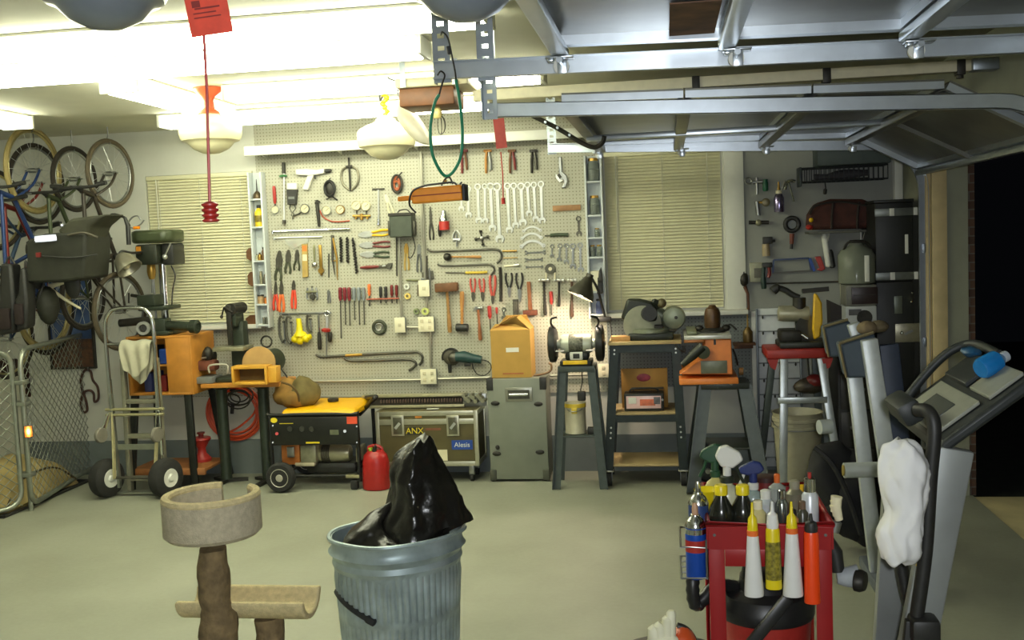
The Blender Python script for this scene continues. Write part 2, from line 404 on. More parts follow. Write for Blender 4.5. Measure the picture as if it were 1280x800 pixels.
# ---- schoolhouse globe lamps
MILK = mat((236, 228, 186), .25, 0, .02, name='milk_glass')
GLOBEGREY = mat((120, 128, 138), .3, 0, .03, name='grey_globe_glass')  # grey-blue tone used only on the two near globes
def globe(loc, label, fit, cord=None, bottom=2.33, wide=.18, glass=None):
    """loc: x,y ; hangs from the ceiling"""
    t = T('globe_pendant_lamp', label, 'lamp', (loc[0], loc[1], CEIL-.001), (0, 0, 0), 'schoolhouse globe lamps')
    zb = bottom-CEIL; g = .235; top = zb+g
    pr = [(0.001, zb), (.05, zb+.006), (.1, zb+.03), (.125, zb+.055), (.135, zb+.068), (.165, zb+.078), (wide-.005, zb+.095), (wide, zb+.12), (wide, zb+.16), (wide-.015, zb+.183), (.12, zb+.205), (.075, zb+.222), (.058, top)]
    t.p('globe', B().lathe(pr, n=36), glass or MILK)
    if cord is None:
        f = [(.062, top-.012), (.066, top), (.06, top+.012), (.035, top+.03), (.03, (top)/2), (.04, -.05), (.07, -.025), (.085, -.008), (.085, 0)]
        t.p('fitter', B().lathe(f, n=28), fit)
    else:
        t.p('fitter', B().lathe([(.06, top-.012), (.062, top+.006), (.04, top+.02), (.015, top+.03)], n=24), fit)
        ch = B()
        for k in range(7): ch.sph((.012*math.sin(k*1.6), 0, top+.035+k*.02), (.02, .016, .014), 10, (0, .5 if k % 2 else -.5, 0))
        t.p('chain_cover', ch, YELLOW)
        t.p('cord', B().tube(smooth([(0, 0, top+.16), (-.03, 0, -.1), (-.02, 0, -.03), (0, 0, 0)], 5), .005, 6), BLACK)
        t.p('canopy', B().lathe([(.07, -.02), (.07, -.004), (.06, 0)], n=24), HOUSE)
    return t
ORF = mat((196, 82, 44), .45, 0, .1, name='orange_red_fitter')
q = P(262, 150, 5.85); globe((q.x, 5.85), 'cream schoolhouse globe lamp on a flared orange-red ceiling fitter', ORF, bottom=2.335)
q = P(483, 170, 6.1); globe((q.x, 6.1), 'cream schoolhouse globe lamp hanging on a yellow-wrapped cord', CREAM, 1, bottom=P(483, 200, 6.1).z, wide=.175)
q = P(132, 20, 2.85); globe((q.x, 2.85), 'grey globe lamp nearest the camera, cut off at the top left', ORF, glass=GLOBEGREY, bottom=P(132, 37, 2.85).z)
q = P(583, 12, 3.1); globe((q.x, 3.1), 'grey globe lamp cut off at the top edge beside the door stile', ORF, glass=GLOBEGREY, bottom=P(583, 27, 3.1).z)
# ---- garage doors
DOORM = mat((104, 104, 96), .34, .6, .25, 5, name='brushed_door_steel')
GALV = mat((188, 196, 204), .3, .8, .07, 12, name='bright_galvanised')
def sec(t, p0, p1, y0, y1, nst=3):
    """a pan-shaped steel door section; p0,p1 = (x,z) of its two long edges"""
    a = V((p0[0], 0, p0[1])); b_ = V((p1[0], 0, p1[1])); d = (b_-a).normalized(); n = V((-d.z, 0, d.x)); n = n if n.z > 0 else -n
    def q(s, off): v = a+(b_-a)*s+n*off; return (v.x, v.z)
    L = (b_-a).length; e = .004/L
    s = t.p('section', B().pl([q(e, .03), q(1-e, .03), q(1-e, .038), q(e, .038)], y0, y1), DOORM)
    fl = B(); w = .022/L
    for s0, s1 in ((e, e+w), (1-e-w, 1-e)): fl.pl([q(s0, 0), q(s1, 0), q(s1, .03), q(s0, .03)], y0, y1)
    for yy in (y0, y1-.05): fl.pl([q(e+w, -.001), q(1-e-w, -.001), q(1-e-w, .03), q(e+w, .03)], yy, yy+.05)
    t.p('edge_flange', fl, GALV, s)
    return s
def hinge(t, x, y, z):
    h = t.p('hinge', B().bx(x-.045, x+.045, y-.028, y+.028, z-.006, z, .002).cyl((x, y-.028, z-.012), (x, y+.028, z-.012), .011, n=8).bx(x-.012, x+.02, y+.022, y+.028, z-.05, z-.006, .002).bx(x-.04, x-.02, y-.02, y+.02, z-.016, z-.006, .003), GALV)
    t.p('roller', B().cyl((x, y+.034, z-.024), (x, y+.05, z-.024), .026, n=14), WHITE, h)
def track(name, label, y, side, x_end, z_end, zh, hang):
    """C channel: up the jamb, round the bend, along to x_end. side = +1 opens towards +Y"""
    xj = XR-.045; r = .3
    path = [(xj, .002), (xj, zh-r)]+[(xj-r+r*math.cos(a*PI/16), zh-r+r*math.sin(a*PI/16)) for a in range(1, 9)]+[(x_end, z_end)]
    t = T(name, label, 'door track', (x_end, y, 0), (0, 0, 0), None, True)
    def band(o0, o1, ya, yb):
        outs = []; ins = []; k = len(path)
        for i in range(k):
            p0 = V(path[max(0, i-1)]); p1 = V(path[min(k-1, i+1)]); d = (p1-p0).normalized(); n = V((-d.y, d.x))
            outs.append(tuple(V(path[i])+n*o1)); ins.append(tuple(V(path[i])+n*o0))
        b = B(); vs = [(x, ya, z) for x, z in outs]+[(x, ya, z) for x, z in ins]+[(x, yb, z) for x, z in outs]+[(x, yb, z) for x, z in ins]; fs = []
        for i in range(k-1): fs += [(i, i+1, k+i+1, k+i), (2*k+i, 3*k+i, 3*k+i+1, 2*k+i+1), (i, 2*k+i, 2*k+i+1, i+1), (k+i, k+i+1, 3*k+i+1, 3*k+i)]
        fs += [(0, k, 3*k, 2*k), (k-1, 3*k-1, 4*k-1, 2*k-1)]
        return b._add(vs, fs)
    c = band(-.03, .03, y, y+.003*side)
    for o in (-.03, .027): c.join(band(o, o+.003, y, y+.03*side))
    t.p('rail', c, GALV)
    for hx, w in hang:
        b = B()
        zt_ = z_end+(zh-z_end)*(hx-x_end)/(XR-x_end)
        b.bx(hx-.03, hx-.027, y-.05*side, y-.006*side, zt_-.04, CEIL-.001)
        for sx in (-.03, .012): b.bx(hx+sx, hx+sx+.018, y-.006*side, y-.003*side, zt_-.04, CEIL-.001)
        zz = zt_-.04
        while zz < CEIL-.03: b.bx(hx-.0125, hx+.0125, y-.006*side, y-.003*side, zz, min(CEIL-.001, zz+.026)); zz += .042
        t.p('hanger', b, ZINC)
    for zz in (.35, 1.0, 1.6): t.p('bracket', B().bx(xj-.005, XR-.036, y-.02, y+.02, zz-.03, zz+.03, .002), ZINC)
    return t
# near door
ZN = P(800, 60, 3.5).z; xs = [P(690, 62, 3.5).x, P(908, 62, 3.5).x, P(1132, 58, 3.5).x, P(1345, 58, 3.5).x]
t = T('garage_door', 'near steel garage door rolled up overhead, seen from below at the top right', 'garage door', (xs[0], 1.15, ZN), (0, 0, 0), 'overhead garage doors', True)
for i in range(3): sec(t, (xs[i], ZN+.02-.012*i), (xs[i+1], ZN+.008-.012*i), 1.15, 3.5)
for i in (0, 1, 2):
    b = B().bx(xs[i]-.028+(.03 if i == 0 else 0), xs[i]+.028+(.03 if i == 0 else 0), 1.2, 3.47, ZN-.018-.012*i, ZN+.012-.012*i, .006); t.p('stile', b, GALV)
    hinge(t, xs[i]+.03, 3.45, ZN-.02-.012*i)
t.p('patch', B().bx(P(836, 24, 3.4).x, P(893, 24, 3.4).x, 2.95, 3.42, ZN+.017, ZN+.021), mat((92, 62, 40), .7, 0, .5, 14, name='rusty_brown'), label='rusty brown patch')
ze = P(560, 88, 3.6).z
track('garage_door_track', 'overhead track of the near garage door, crossing the picture at the top', 3.6, -1, P(543, 88, 3.6).x, ze, ze-.04, [(P(551, 60, 3.6).x, 0), (P(606, 60, 3.6).x, 0)])
# far door
ZF = P(850, 184, 6.86).z; xt = P(745, 184, 6.86).x; xb = P(1061, 182, 6.86).x; dx = (xb-xt)/3
t = T('garage_door', 'far steel garage door rolled up overhead with its last section hanging at a slant', 'garage door', (xt, 4.56, ZF), (0, 0, 0), 'overhead garage doors', True)
for i in range(3): sec(t, (xt+dx*i, ZF+.04-.013*i), (xt+dx*(i+1), ZF+.027-.013*i), 4.56, 6.86)
q = P(1150, 213, 6.86); sec(t, (xb, ZF), (q.x-.01, q.z), 4.56, 6.86)
t.p('bottom_bar', B().bx(q.x-.03, q.x+.012, 4.56, 6.86, q.z-.03, q.z+.002, .004), ZINC)
for i in range(4):
    xx_ = xt+dx*i; t.p('stile', B().bx(xx_-.03+(.032 if i == 0 else 0), xx_+.03+(.032 if i == 0 else 0), 4.6, 6.83, ZF+.02-.013*i-.03, ZF+.03-.013*i, .006), DOORM)
    hinge(t, xx_+.02, 6.8, ZF+.0-.013*i)
t.p('stile', B().bar((xb, 5.7, ZF-.01), (q.x, 5.7, q.z-.01), .05, .02), DOORM)
t.p('strut', B().bx(xt+.02, xb, 5.72, 5.78, ZF-.03, ZF+.0, .004), GALV)
arm = [P(668, 147, 5.72), P(700, 163, 5.72), P(728, 180, 5.72), P(744, 186, 5.72), P(754, 181, 5.72), P(757, 172, 5.72)]
ar = t.p('opener_arm', B().tube([v+V((0, -.1, 0)) for v in smooth(arm, 4)], .014, 6), IRON)
ah = B()
for u in (P(682, 153, 5.6), P(697, 160, 5.6), P(712, 169, 5.6)): ah.cyl(u+V((0, -.02, 0)), u+V((0, -.001, 0)), .007, n=8)
t.p('bolt_head', ah, GALV, ar)
ze = P(600, 190, 6.95).z
track('garage_door_track', 'far track of the far garage door, just in front of the window top', 6.95, -1, P(686, 189, 6.95).x, ze, P(1050, 184, 6.95).z, [(P(689, 160, 6.95).x, 0)])
ze = P(640, 136, 4.45).z
track('garage_door_track', 'middle track running above the slanted garage door section', 4.45, 1, P(612, 136, 4.45).x, ze, P(1100, 134, 4.45).z, [(P(612, 110, 4.45).x, 0)])
# ---- opener of the far door
yo = 5.6; ro = T('garage_door_opener', 'ceiling-mounted door opener with brown underside and long pale rail', 'door opener', (P(540, 120, yo).x, yo, CEIL-.01), (0, 0, 0), None, True)
xa = P(506, 120, yo).x; xb_ = P(574, 120, yo).x; zl = P(540, 136, yo).z; zh = P(540, 113, yo).z
ro.p('case', B().bx(xa, xb_, yo-.14, yo+.14, zl, zh, .012), mat((112, 70, 38), .5, 0, .15, name='brown_case'))
ro.p('cover', B().bx(xa-.015, xb_+.08, yo-.16, yo+.16, zh, zh+.05, .01), CREAM)
rz = P(650, 117, yo).z; rx = P(1208, 115, yo)
ro.p('rail', B().bx(xb_+.08, rx.x+.02, yo-.025, yo+.025, rz-.028, rz+.028, .004), CREAM)
for px in (870, 1033, 1200): v = P(px, 117, yo); ro.p('trolley', B().bx(v.x-.02, v.x+.02, yo-.035, yo+.035, rz-.045, rz+.03, .003).cyl((v.x, yo, rz-.06), (v.x, yo, rz-.04), .018), IRON)
ro.p('header_bracket', B().bx(rx.x+.02, XR-.001, yo-.05, yo+.05, rz-.03, rz+.03, .004), ZINC)
ro.p('bulb', B().lathe([(.001, 0), (.02, .004), (.028, .025), (.022, .05), (.012, .065), (.012, .085)], (P(550, 150, yo).x, yo-.06, P(550, 150, yo).z), n=16), mat((232, 212, 140), .2, 0, .02, name='bulb_glass'))
for dx_ in (.02, .3):
    ro.p('hanger', B().bx(xa+dx_, xa+dx_+.03, yo-.17, yo-.167, zh, CEIL-.001), ZINC)
cg = B(); cv = P(553, 146, yo)
for k in range(4): a = k*PI/4; cg.tube([cv+V((.028*math.cos(a)*math.sin(s*PI/8), -.06+.028*math.sin(a)*math.sin(s*PI/8), -.05+.05*math.cos(s*PI/8))) for s in range(9)], .002, 5)
ro.p('bulb_cage', cg, IRON)
def pull(px, ytop, ybot, y, label_c, tagpx, hh, hr, lab_tag):
    a = P(px[0], ytop, y); b_ = P(px[1], ybot, y)
    t = T('release_cord', label_c, 'pull cord', (b_.x, y, b_.z-hh), (0, 0, 0), 'door release cords', True)
    t.p('cord', B().tube([a, (a+b_)/2+V((.004, 0, 0)), b_], .0035, 6), RED)
    pr = []
    for k in range(4): z0 = -hh+hh*k/4; pr += [(hr*.8, z0), (hr, z0+hh*.06), (hr, z0+hh*.14), (hr*.7, z0+hh*.2)]
    t.p('handle', B().lathe(pr+[(hr*.5, 0)], b_, n=18), RED)
    return t
pull((251, 262), -30, 252, 2.4, 'red pull cord with ribbed handle hanging before the left window', None, .05, .02, None)
pull((626, 629), 190, 247, 5.62, 'thin red pull cord ending among the hanging spanners', None, .035, .012, None)
PAPER2 = mat((150, 50, 42), .6, 0, .12, 30, name='dark_red_card')
PAPER = mat((206, 66, 44), .6, 0, .12, 30, name='red_card')
def card(px, y, rot, label, w, h, pm=None):
    c = P(px[0], px[1], y)
    return one('warning_card', B().bx(-w/2, w/2, -.0015, .0015, -h, 0), pm or PAPER, label, 'tag', 'red warning cards', loc=c, rot=rot)
k = card((256, -6), 2.36, (.15, -.09, .1), 'red printed card hanging on the nearest pull cord', .1, .09)
ink = mat((120, 30, 24), .6, 0, .1, name='card_ink')
mk('printed_lines', B().bx(-.03, .03, -.0024, -.0016, -.03, -.026).bx(-.035, .02, -.0024, -.0016, -.04, -.037).bx(-.035, .03, -.0024, -.0016, -.05, -.047).bx(-.035, -.015, -.0024, -.0016, -.025, -.01), ink, k, flat=True)
card((623, 148), 5.62, (.1, -.06, 0), 'narrow red card hanging above the spanner row', .06, .16, PAPER2)
# ---- white plastic bag beside the second globe, bungee, orange tool case
yb = 5.78
path = [P(500, 124, yb), P(507, 140, yb), P(517, 158, yb), P(526, 172, yb), P(530, 181, yb)]
b = B(); vs = []; n = 16
for i, c in enumerate(path):
    w = (.012, .068, .082, .07, .04)[i]
    for j in range(n):
        a = 2*PI*j/n; vs.append(c+V((w*math.cos(a), .06*min(1, w/.08)*math.sin(a), -.25*w*math.cos(a)))+V((random.uniform(-1, 1), random.uniform(-1, 1), random.uniform(-1, 1)))*.006)
fs = [(i*n+j, i*n+(j+1) % n, (i+1)*n+(j+1) % n, (i+1)*n+j) for i in range(4) for j in range(n)]+[tuple(range(n)), tuple(range(4*n, 5*n))]
b._add(vs, fs)
bag = T('plastic_bag', 'crumpled white plastic bag hanging beside the yellow-corded globe', 'bag', path[0], (0, 0, 0), None, True)
bag.p('pouch', b, mat((206, 200, 178), .35, 0, .04, name='white_poly'), sub=1)
bag.p('hanging_wire', B().tube(smooth([path[0], path[0]+V((-.01, 0, .05)), path[0]+V((.03, 0, .08)), path[0]+V((-.06, 0, .12)), V((path[0].x-.05, yb, CEIL-.001))], 5), .005, 6), BLACK)
yg = 3.6; TEAL = mat((22, 130, 92), .5, 0, .1, name='green_bungee')
bg = T('bungee_cord', 'green bungee loop hooked over the near door track', 'bungee cord', P(560, 222, yg-.06), (0, 0, 0), None, True)
L_ = [P(549, 118, yg-.06), P(543, 130, yg-.06), P(538, 160, yg-.06), P(540, 190, yg-.06), P(548, 210, yg-.06), P(557, 220, yg-.06), P(567, 214, yg-.06), P(576, 195, yg-.06), P(578, 165, yg-.06), P(575, 130, yg-.06), P(570, 100, yg-.06)]
bg.p('elastic', B().tube(smooth(L_, 6), .0055, 8), TEAL)
bg.p('hook', B().tube(smooth([P(549, 118, yg-.06), P(553, 104, yg-.06), P(556, 94, yg-.05), P(551, 89, yg-.04), P(547, 94, yg-.03)], 5), .003, 6), IRON)
bg.p('hook', B().tube(smooth([P(570, 100, yg-.06), P(569, 90, yg-.05), P(565, 70, yg-.05), P(560, 48, yg-.05), P(553, 40, yg-.04), P(551, 44, yg-.03)], 5), .003, 6), IRON)
bg.p('grip', B().cyl(P(562, 68, yg-.05), P(560, 58, yg-.05), .007), BLACK)
yc = yg-.05; OB = mat((240, 150, 40), .45, 0, .08, name='orange_case')
oc = T('work_light', 'orange plastic work light hanging from the green bungee loop', 'work light', P(548, 256, yc), (0, 0, 0), None, True)
def pq(*l): return [(P(x, y, yc).x, P(x, y, yc).z) for x, y in l]
oc.p('case', B().pl(pq((517, 236), (578, 231), (580, 250), (517, 255)), yc-.03, yc+.03), OB, bev=.006)
oc.p('groove', B().pl(pq((518, 245), (579, 240), (579, 241.5), (518, 246.5)), yc-.032, yc-.029), mat((150, 66, 14), .5, 0, .1))
oc.p('end_cap', B().pl(pq((579, 230), (583, 230), (584, 251), (580, 251)), yc-.032, yc+.032), BLACK, bev=.003)
oc.p('neck', B().pl(pq((498, 246), (517, 244), (517, 250), (498, 252)), yc-.015, yc+.015), OB, bev=.004)
oc.p('hook', B().tube(smooth([P(552, 232, yc), P(556, 224, yc-.01), P(562, 222, yc-.01), P(566, 230, yc)], 5), .003, 6), IRON)
oc.p('swivel', B().sph(P(556, 226, yc), .008, 10), BRASS)
oc.p('cord', B().tube(smooth([P(577, 228, yc), P(572, 232, yc-.02), P(566, 228, yc-.03), P(545, 230, yc-.03), P(528, 233, yc-.033), P(515, 240, yc-.033), P(512, 256, yc-.02), P(520, 266, yc-.01)], 6), .0035, 6), BLACK)
# conduit along the top of the back wall
one('ceiling_conduit', B().cyl(P(48, 162, D-.1), P(204, 155, D-.1), .009, n=8), ZINC, 'thin steel conduit along the ceiling above the bicycle wheels', 'conduit', world=True)
# ================================================================= TOOLS ON THE PEGBOARD
STEEL2 = mat((206, 208, 204), .32, .7, .06, name='bright_steel')
DSTEEL = mat((88, 86, 78), .45, .7, .15, name='dark_steel')
DGREEN = mat((52, 66, 44), .5, 0, .15, name='dark_green_grip')
TAN = mat((178, 150, 84), .55, 0, .12, name='tan_plastic')
HW = mat((172, 122, 62), .55, 0, .2, 30, name='handle_wood')
class TT(T):
    """a tool: local origin at its top end, -Z along the tool, wall at y=0, viewer at -y. Lengths in pixels, u = metres per pixel"""
    def __init__(s, name, label, cat, a, b, group=None, off=0):
        A = W(a[0], a[1], off); Bq = W(b[0], b[1], off); d = Bq-A; s.L = d.length; s.u = M1(a[0], a[1], YP)
        s.t = math.atan2(-d.x, -d.z)
        T.__init__(s, name, label, cat, A, (0, s.t, 0), group)
def u1(a): return M1(a[0], a[1], YP)
def arcpts(cx, cz, r, a0, a1, n=10): return [(cx+r*math.cos(a0+(a1-a0)*i/n), cz+r*math.sin(a0+(a1-a0)*i/n)) for i in range(n+1)]
def spanner_mesh(L, w, t=.006):
    ro = w*.95; b = B().ann((0, -ro), ro, ro*.58, -t, 0, 18)
    sh = w*.38; z0 = -ro*1.9; z1 = -L+w*1.5
    b.pl([(-sh, z0), (sh, z0), (sh*.9, z1), (-sh*.9, z1)], -t*.85, -.001)
    c = -L+w*.8; ro2 = w*1.05
    b.pl([(-sh, z1+.004), (sh, z1+.004)]+[(ro2*math.cos(a), c+ro2*math.sin(a)) for a in (R(40), R(0), R(-40), R(-62))]+[(w*.42, -L+w*.3), (w*.42, c+w*.1), (-w*.42, c-w*.0), (-w*.42, -L+w*.4)]+[(ro2*math.cos(a), c+ro2*math.sin(a)) for a in (R(242), R(215), R(180), R(140))], -t, 0)
    return b
def spanner(a, b, w, label, group, m=None, name='combination_spanner'):
    A = W(*a); Bq = W(*b); d = Bq-A; L = d.length
    return one(name, spanner_mesh(L, w*u1(a)), m or STEEL2, label, 'spanner', group, loc=A, rot=(0, math.atan2(-d.x, -d.z), 0), bev=.0012)
ordn = ['first', 'second', 'third', 'fourth', 'fifth', 'sixth', 'seventh', 'eighth', 'ninth', 'tenth', 'eleventh', 'twelfth', 'thirteenth']
rows = [(577, 232, 577, 264, 4), (585, 232, 586, 272, 4.2), (597, 229, 599, 279, 4.6), (606, 229, 607, 279, 4), (613, 228, 616, 289, 5), (621, 228, 625, 303, 5.6), (634, 228, 637, 291, 4.6), (642, 228, 645, 285, 4.4), (651, 228, 654, 282, 5), (659, 227, 662, 270, 4.2), (667, 227, 670, 277, 4.2), (676, 226, 678, 279, 4.4)]
for i, (x0, y0, x1, y1, w) in enumerate(rows):
    spanner((x0, y0), (x1, y1), w, '%s steel combination spanner from the left in the long hanging row' % ordn[i], 'combination spanners in the long row')
for i, (x, y0, x1, y1, w) in enumerate([(690, 305, 690, 322, 2.8), (700, 304, 699, 327, 3.2), (708, 304, 708, 330, 3.4), (716, 304, 716, 336, 4), (725, 303, 726, 340, 3.8)]):
    spanner((x, y0), (x1, y1), w, '%s small chrome spanner from the left in the cluster beside the right shelf' % ordn[i], 'small spanners beside the right shelf', CHROME)
spanner((723, 270), (724, 295), 3.6, 'single dark spanner hanging under the wooden rule', None, DSTEEL, 'open_spanner')
def dbl(x0, x1, y, w, label):
    A = W(x0, y); L = (W(x1, y)-A).length; w *= u1((x0, y)); b = B()
    b.pl([(-w*.3, -w), (w*.3, -w), (w*.3, -L+w), (-w*.3, -L+w)], -.005, 0)
    for z, s in ((-w*.7, 1), (-L+w*.7, -1)): b.pl([(-w*.3, z-s*w*.6), (w*.3, z-s*w*.6), (w*.9, z), (w*.8, z+s*w*.7), (w*.35, z+s*w*.7), (w*.35, z+s*w*.1), (-w*.35, z+s*w*.1), (-w*.35, z+s*w*.7), (-w*.8, z+s*w*.7), (-w*.9, z)], -.006, 0)
    one('double_open_spanner', b, CHROME, label, 'spanner', 'level double-ended spanners', loc=A, rot=(0, -PI/2, 0))
dbl(656, 682, 316, 3, 'upper of the stacked level double-ended spanners'); dbl(656, 679, 325, 2.8, 'middle of the stacked level double-ended spanners'); dbl(657, 679, 334, 1.9, 'lower thin one of the stacked level double-ended spanners')
for i, (x0, x1, y) in enumerate(((654, 676, 288), (652, 677, 297), (651, 680, 307))):
    A = W((x0+x1)/2, y); w = (x1-x0)/2*u1((x0, y)); r = w*1.25; a = math.asin(.8)
    b = B().ann((0, -r*.6), r, r*.84, -.006, 0, 14, PI/2-a, PI/2+a)
    for s in (-1, 1): b.ann((s*w*.95, -.002), r*.14, r*.07, -.007, 0, 10)
    one('half_moon_spanner', b, STEEL2, '%s of the three curved half-moon spanners' % ('top', 'middle', 'bottom')[i], 'spanner', 'half-moon spanners', loc=A)
# screwdrivers
def driver(a, b, hl, col, label, group, hw=2.2, sw=.8, name='screwdriver', flip=False):
    t = TT(name, label, 'screwdriver', a, b, group); u = t.u; h = hl*u; r = hw*u; y = -r-.001; ax = (0, 0, -1)
    t.p('handle', B().lathe([(r*.6, 0), (r*.95, h*.06), (r, h*.2), (r*.9, h*.6), (r, h*.8), (r*.6, h*.92), (r*.7, h)], (0, y, 0), ax, 12), col)
    t.p('shaft', B().lathe([(sw*u, h), (sw*u, t.L-.02), (sw*u*1.3, t.L-.008), (sw*u*.5, t.L)], (0, y, 0), ax, 8, sy=.9), DSTEEL)
    return t
MAROON = mat((118, 34, 44), .35, 0, .1, name='maroon_handle'); GREYH = mat((132, 138, 140), .35, 0, .1, name='grey_handle')
for i, (x, yb_, c) in enumerate(((426, 423, MAROON), (431.5, 406, MAROON), (437, 407, MAROON), (443, 400, GREYH), (449, 406, GREYH), (455, 406, GREYH))):
    driver((x, 359), (x+1.3, yb_), 16, c, '%s %s-handled screwdriver from the left in the long-bladed row' % (ordn[i], 'maroon' if c is MAROON else 'grey'), 'long-bladed screwdrivers', 2.4)
for x, y0, y1, c, l in ((462, 355, 383, ORANGE, 'orange-handled short screwdriver at the left of the short row'), (476, 358, 379, BLACK, 'left black-handled short screwdriver in the short row'), (482.5, 358, 379, BLACK, 'right black-handled short screwdriver in the short row'), (490, 356, 379, DRED, 'left dark red short screwdriver in the short row beside the conduit'), (496, 356, 379, DRED, 'right dark red short screwdriver in the short row beside the conduit')):
    driver((x, y0), (x+.6, y1), 14, c, l, 'short screwdrivers', 2)
rk = one('tool_rack', B().bx(W(459, 373).x, W(500, 373).x, YP-.03, YP, W(480, 374).z, W(480, 372.5).z, .001), mat((170, 90, 70), .5, 0, .1), 'thin pinkish rack strip holding the short screwdrivers', 'rack', world=True)
driver((612, 382), (614, 421), 16, RED, 'long red-handled screwdriver left of the cardboard box flap', 'screwdrivers above the cardboard box', 2.6)
driver((621, 384), (622, 405), 8, RED, 'short red-capped screwdriver above the cardboard box', 'screwdrivers above the cardboard box', 1.6)
driver((689, 364), (690, 394), 16, RED, 'red-handled screwdriver hanging between the ball-peen hammers', 'screwdrivers above the cardboard box', 2.4)
spanner((630, 384), (630, 399), 3, 'tiny adjustable spanner above the cardboard box', None, CHROME, 'adjustable_spanner')
# pliers: a = jaw tip, b = handle end
def plier(a, b, jl, spread, col, label, group, jaw=None, jw=2.6, hw=1.2, name='pliers', curve=1.):
    t = TT(name, label, 'pliers', a, b, group); u = t.u; J = jl*u; L = t.L; w = jw*u; jm = jaw or DSTEEL; sp = spread*u
    for s in (-1, 1):
        t.p('jaw', B().pl([(s*.0006, 0), (s*w*.4, -J*.05), (s*w, -J*.55), (s*w*.8, -J), (s*.0006, -J)], -.011, -.002), jm, bev=.001)
    t.p('pivot', B().cyl((0, -.014, -J*.92), (0, 0, -J*.92), w*.9, n=14), jm)
    for s in (-1, 1):
        q = [V((s*w*.4, -.007, -J)), V((s*sp*.7*curve, -.007, -J-(L-J)*.3)), V((s*sp, -.007, -J-(L-J)*.65)), V((s*sp*.8, -.007, -L))]
        t.p('handle', B().tube(smooth(q, 4), [hw*u*.8]+[hw*u]*11+[hw*u*.7], 8), col)
    return t
SN = mat((70, 74, 54), .45, .3, .2, name='snips_metal')
plier((350, 313), (348, 351), 20, 3.6, SN, 'largest dark tin snips, left of the three hanging below the chrome bars', 'dark tin snips', None, 4.4, 1.7)
plier((361, 312), (360, 342), 14, 3.2, SN, 'middle dark tin snips of the three hanging below the chrome bars', 'dark tin snips', None, 3.6, 1.5)
plier((372, 312), (371, 338), 12, 3.4, SN, 'right small dark tin snips of the three hanging below the chrome bars', 'dark tin snips', None, 3, 1.3)
plier((345, 352), (345, 388), 15, 2.6, mat((206, 62, 38), .4, 0, .08), 'red-orange handled cutters at the far left of the board', 'orange-handled cutters', DSTEEL, 2.2, 1.5)
plier((352, 350), (352.5, 390), 17, 2.8, ORANGE, 'orange-handled cutters second from the left edge of the board', 'orange-handled cutters', DSTEEL, 2.6, 1.7)
plier((367.5, 350), (367.5, 386), 12, 2.4, mat((222, 72, 40), .4, 0, .08), 'orange-handled cutters hanging apart above the yellow gloves', 'orange-handled cutters', DSTEEL, 2.4, 1.6)
plier((448, 294), (486, 290), 16, 3.2, YELLOW, 'yellow-handled pliers, top of the three stacked sideways', 'pliers stacked sideways', STEEL2, 4, 1.3)
plier((449, 306.5), (488, 305), 16, 3.2, DRED, 'dark red-handled pliers, middle of the three stacked sideways', 'pliers stacked sideways', STEEL2, 4, 1.3)
plier((450, 318), (487, 318), 16, 3.2, DGREEN, 'dark green-handled pliers, bottom of the three stacked sideways', 'pliers stacked sideways', STEEL2, 4, 1.3)
PINK = mat((190, 84, 74), .4, 0, .08, name='pinkish_red_grip')
plier((592, 377), (591, 348), 11, 3, PINK, 'left of the red-handled pliers hanging jaws down beside the mallet', 'red-handled pliers jaws down', DSTEEL, 2.4, 1.3)
plier((604, 377), (602, 348), 11, 3, PINK, 'second of the red-handled pliers hanging jaws down beside the mallet', 'red-handled pliers jaws down', DSTEEL, 2.4, 1.3)
plier((616, 380), (616, 344), 10, 3.4, PINK, 'rounded red-handled pliers right of the matching straight pair', 'red-handled pliers jaws down', DSTEEL, 2, 1.6)
plier((637, 372), (636, 341), 12, 4, BLACK, 'left black-handled pliers opened wide with grey jaws down', 'black-handled pliers jaws down', STEEL, 2.4, 1.3)
plier((650, 378), (649, 341), 16, 4, BLACK, 'right black-handled pliers opened wide with grey jaws down', 'black-handled pliers jaws down', STEEL, 2.4, 1.3)
plier((508, 304), (509, 338), 11, 2.6, TAN, 'brassy locking pliers below the dark metal box', 'locking pliers', BRASS, 3, 1.3)
plier((524, 305), (524, 340), 11, 2.6, STEEL, 'grey locking pliers beside the right conduit', 'locking pliers', STEEL, 2.6, 1.2)
plier((538, 258), (540, 300), 20, 2.4, DSTEEL, 'long dark needle-nose pliers under the orange work light', None, None, 1.8, 1.2)
plier((482, 243), (491, 270), 9, 2.6, CREAM, 'cream locking pliers beside the T-handle socket', None, CREAM, 2.6, 1.1)
plier((411, 362), (412, 379), 6, 1.6, STEEL, 'small grey cutters above the hook rack', None, STEEL, 2, .9)
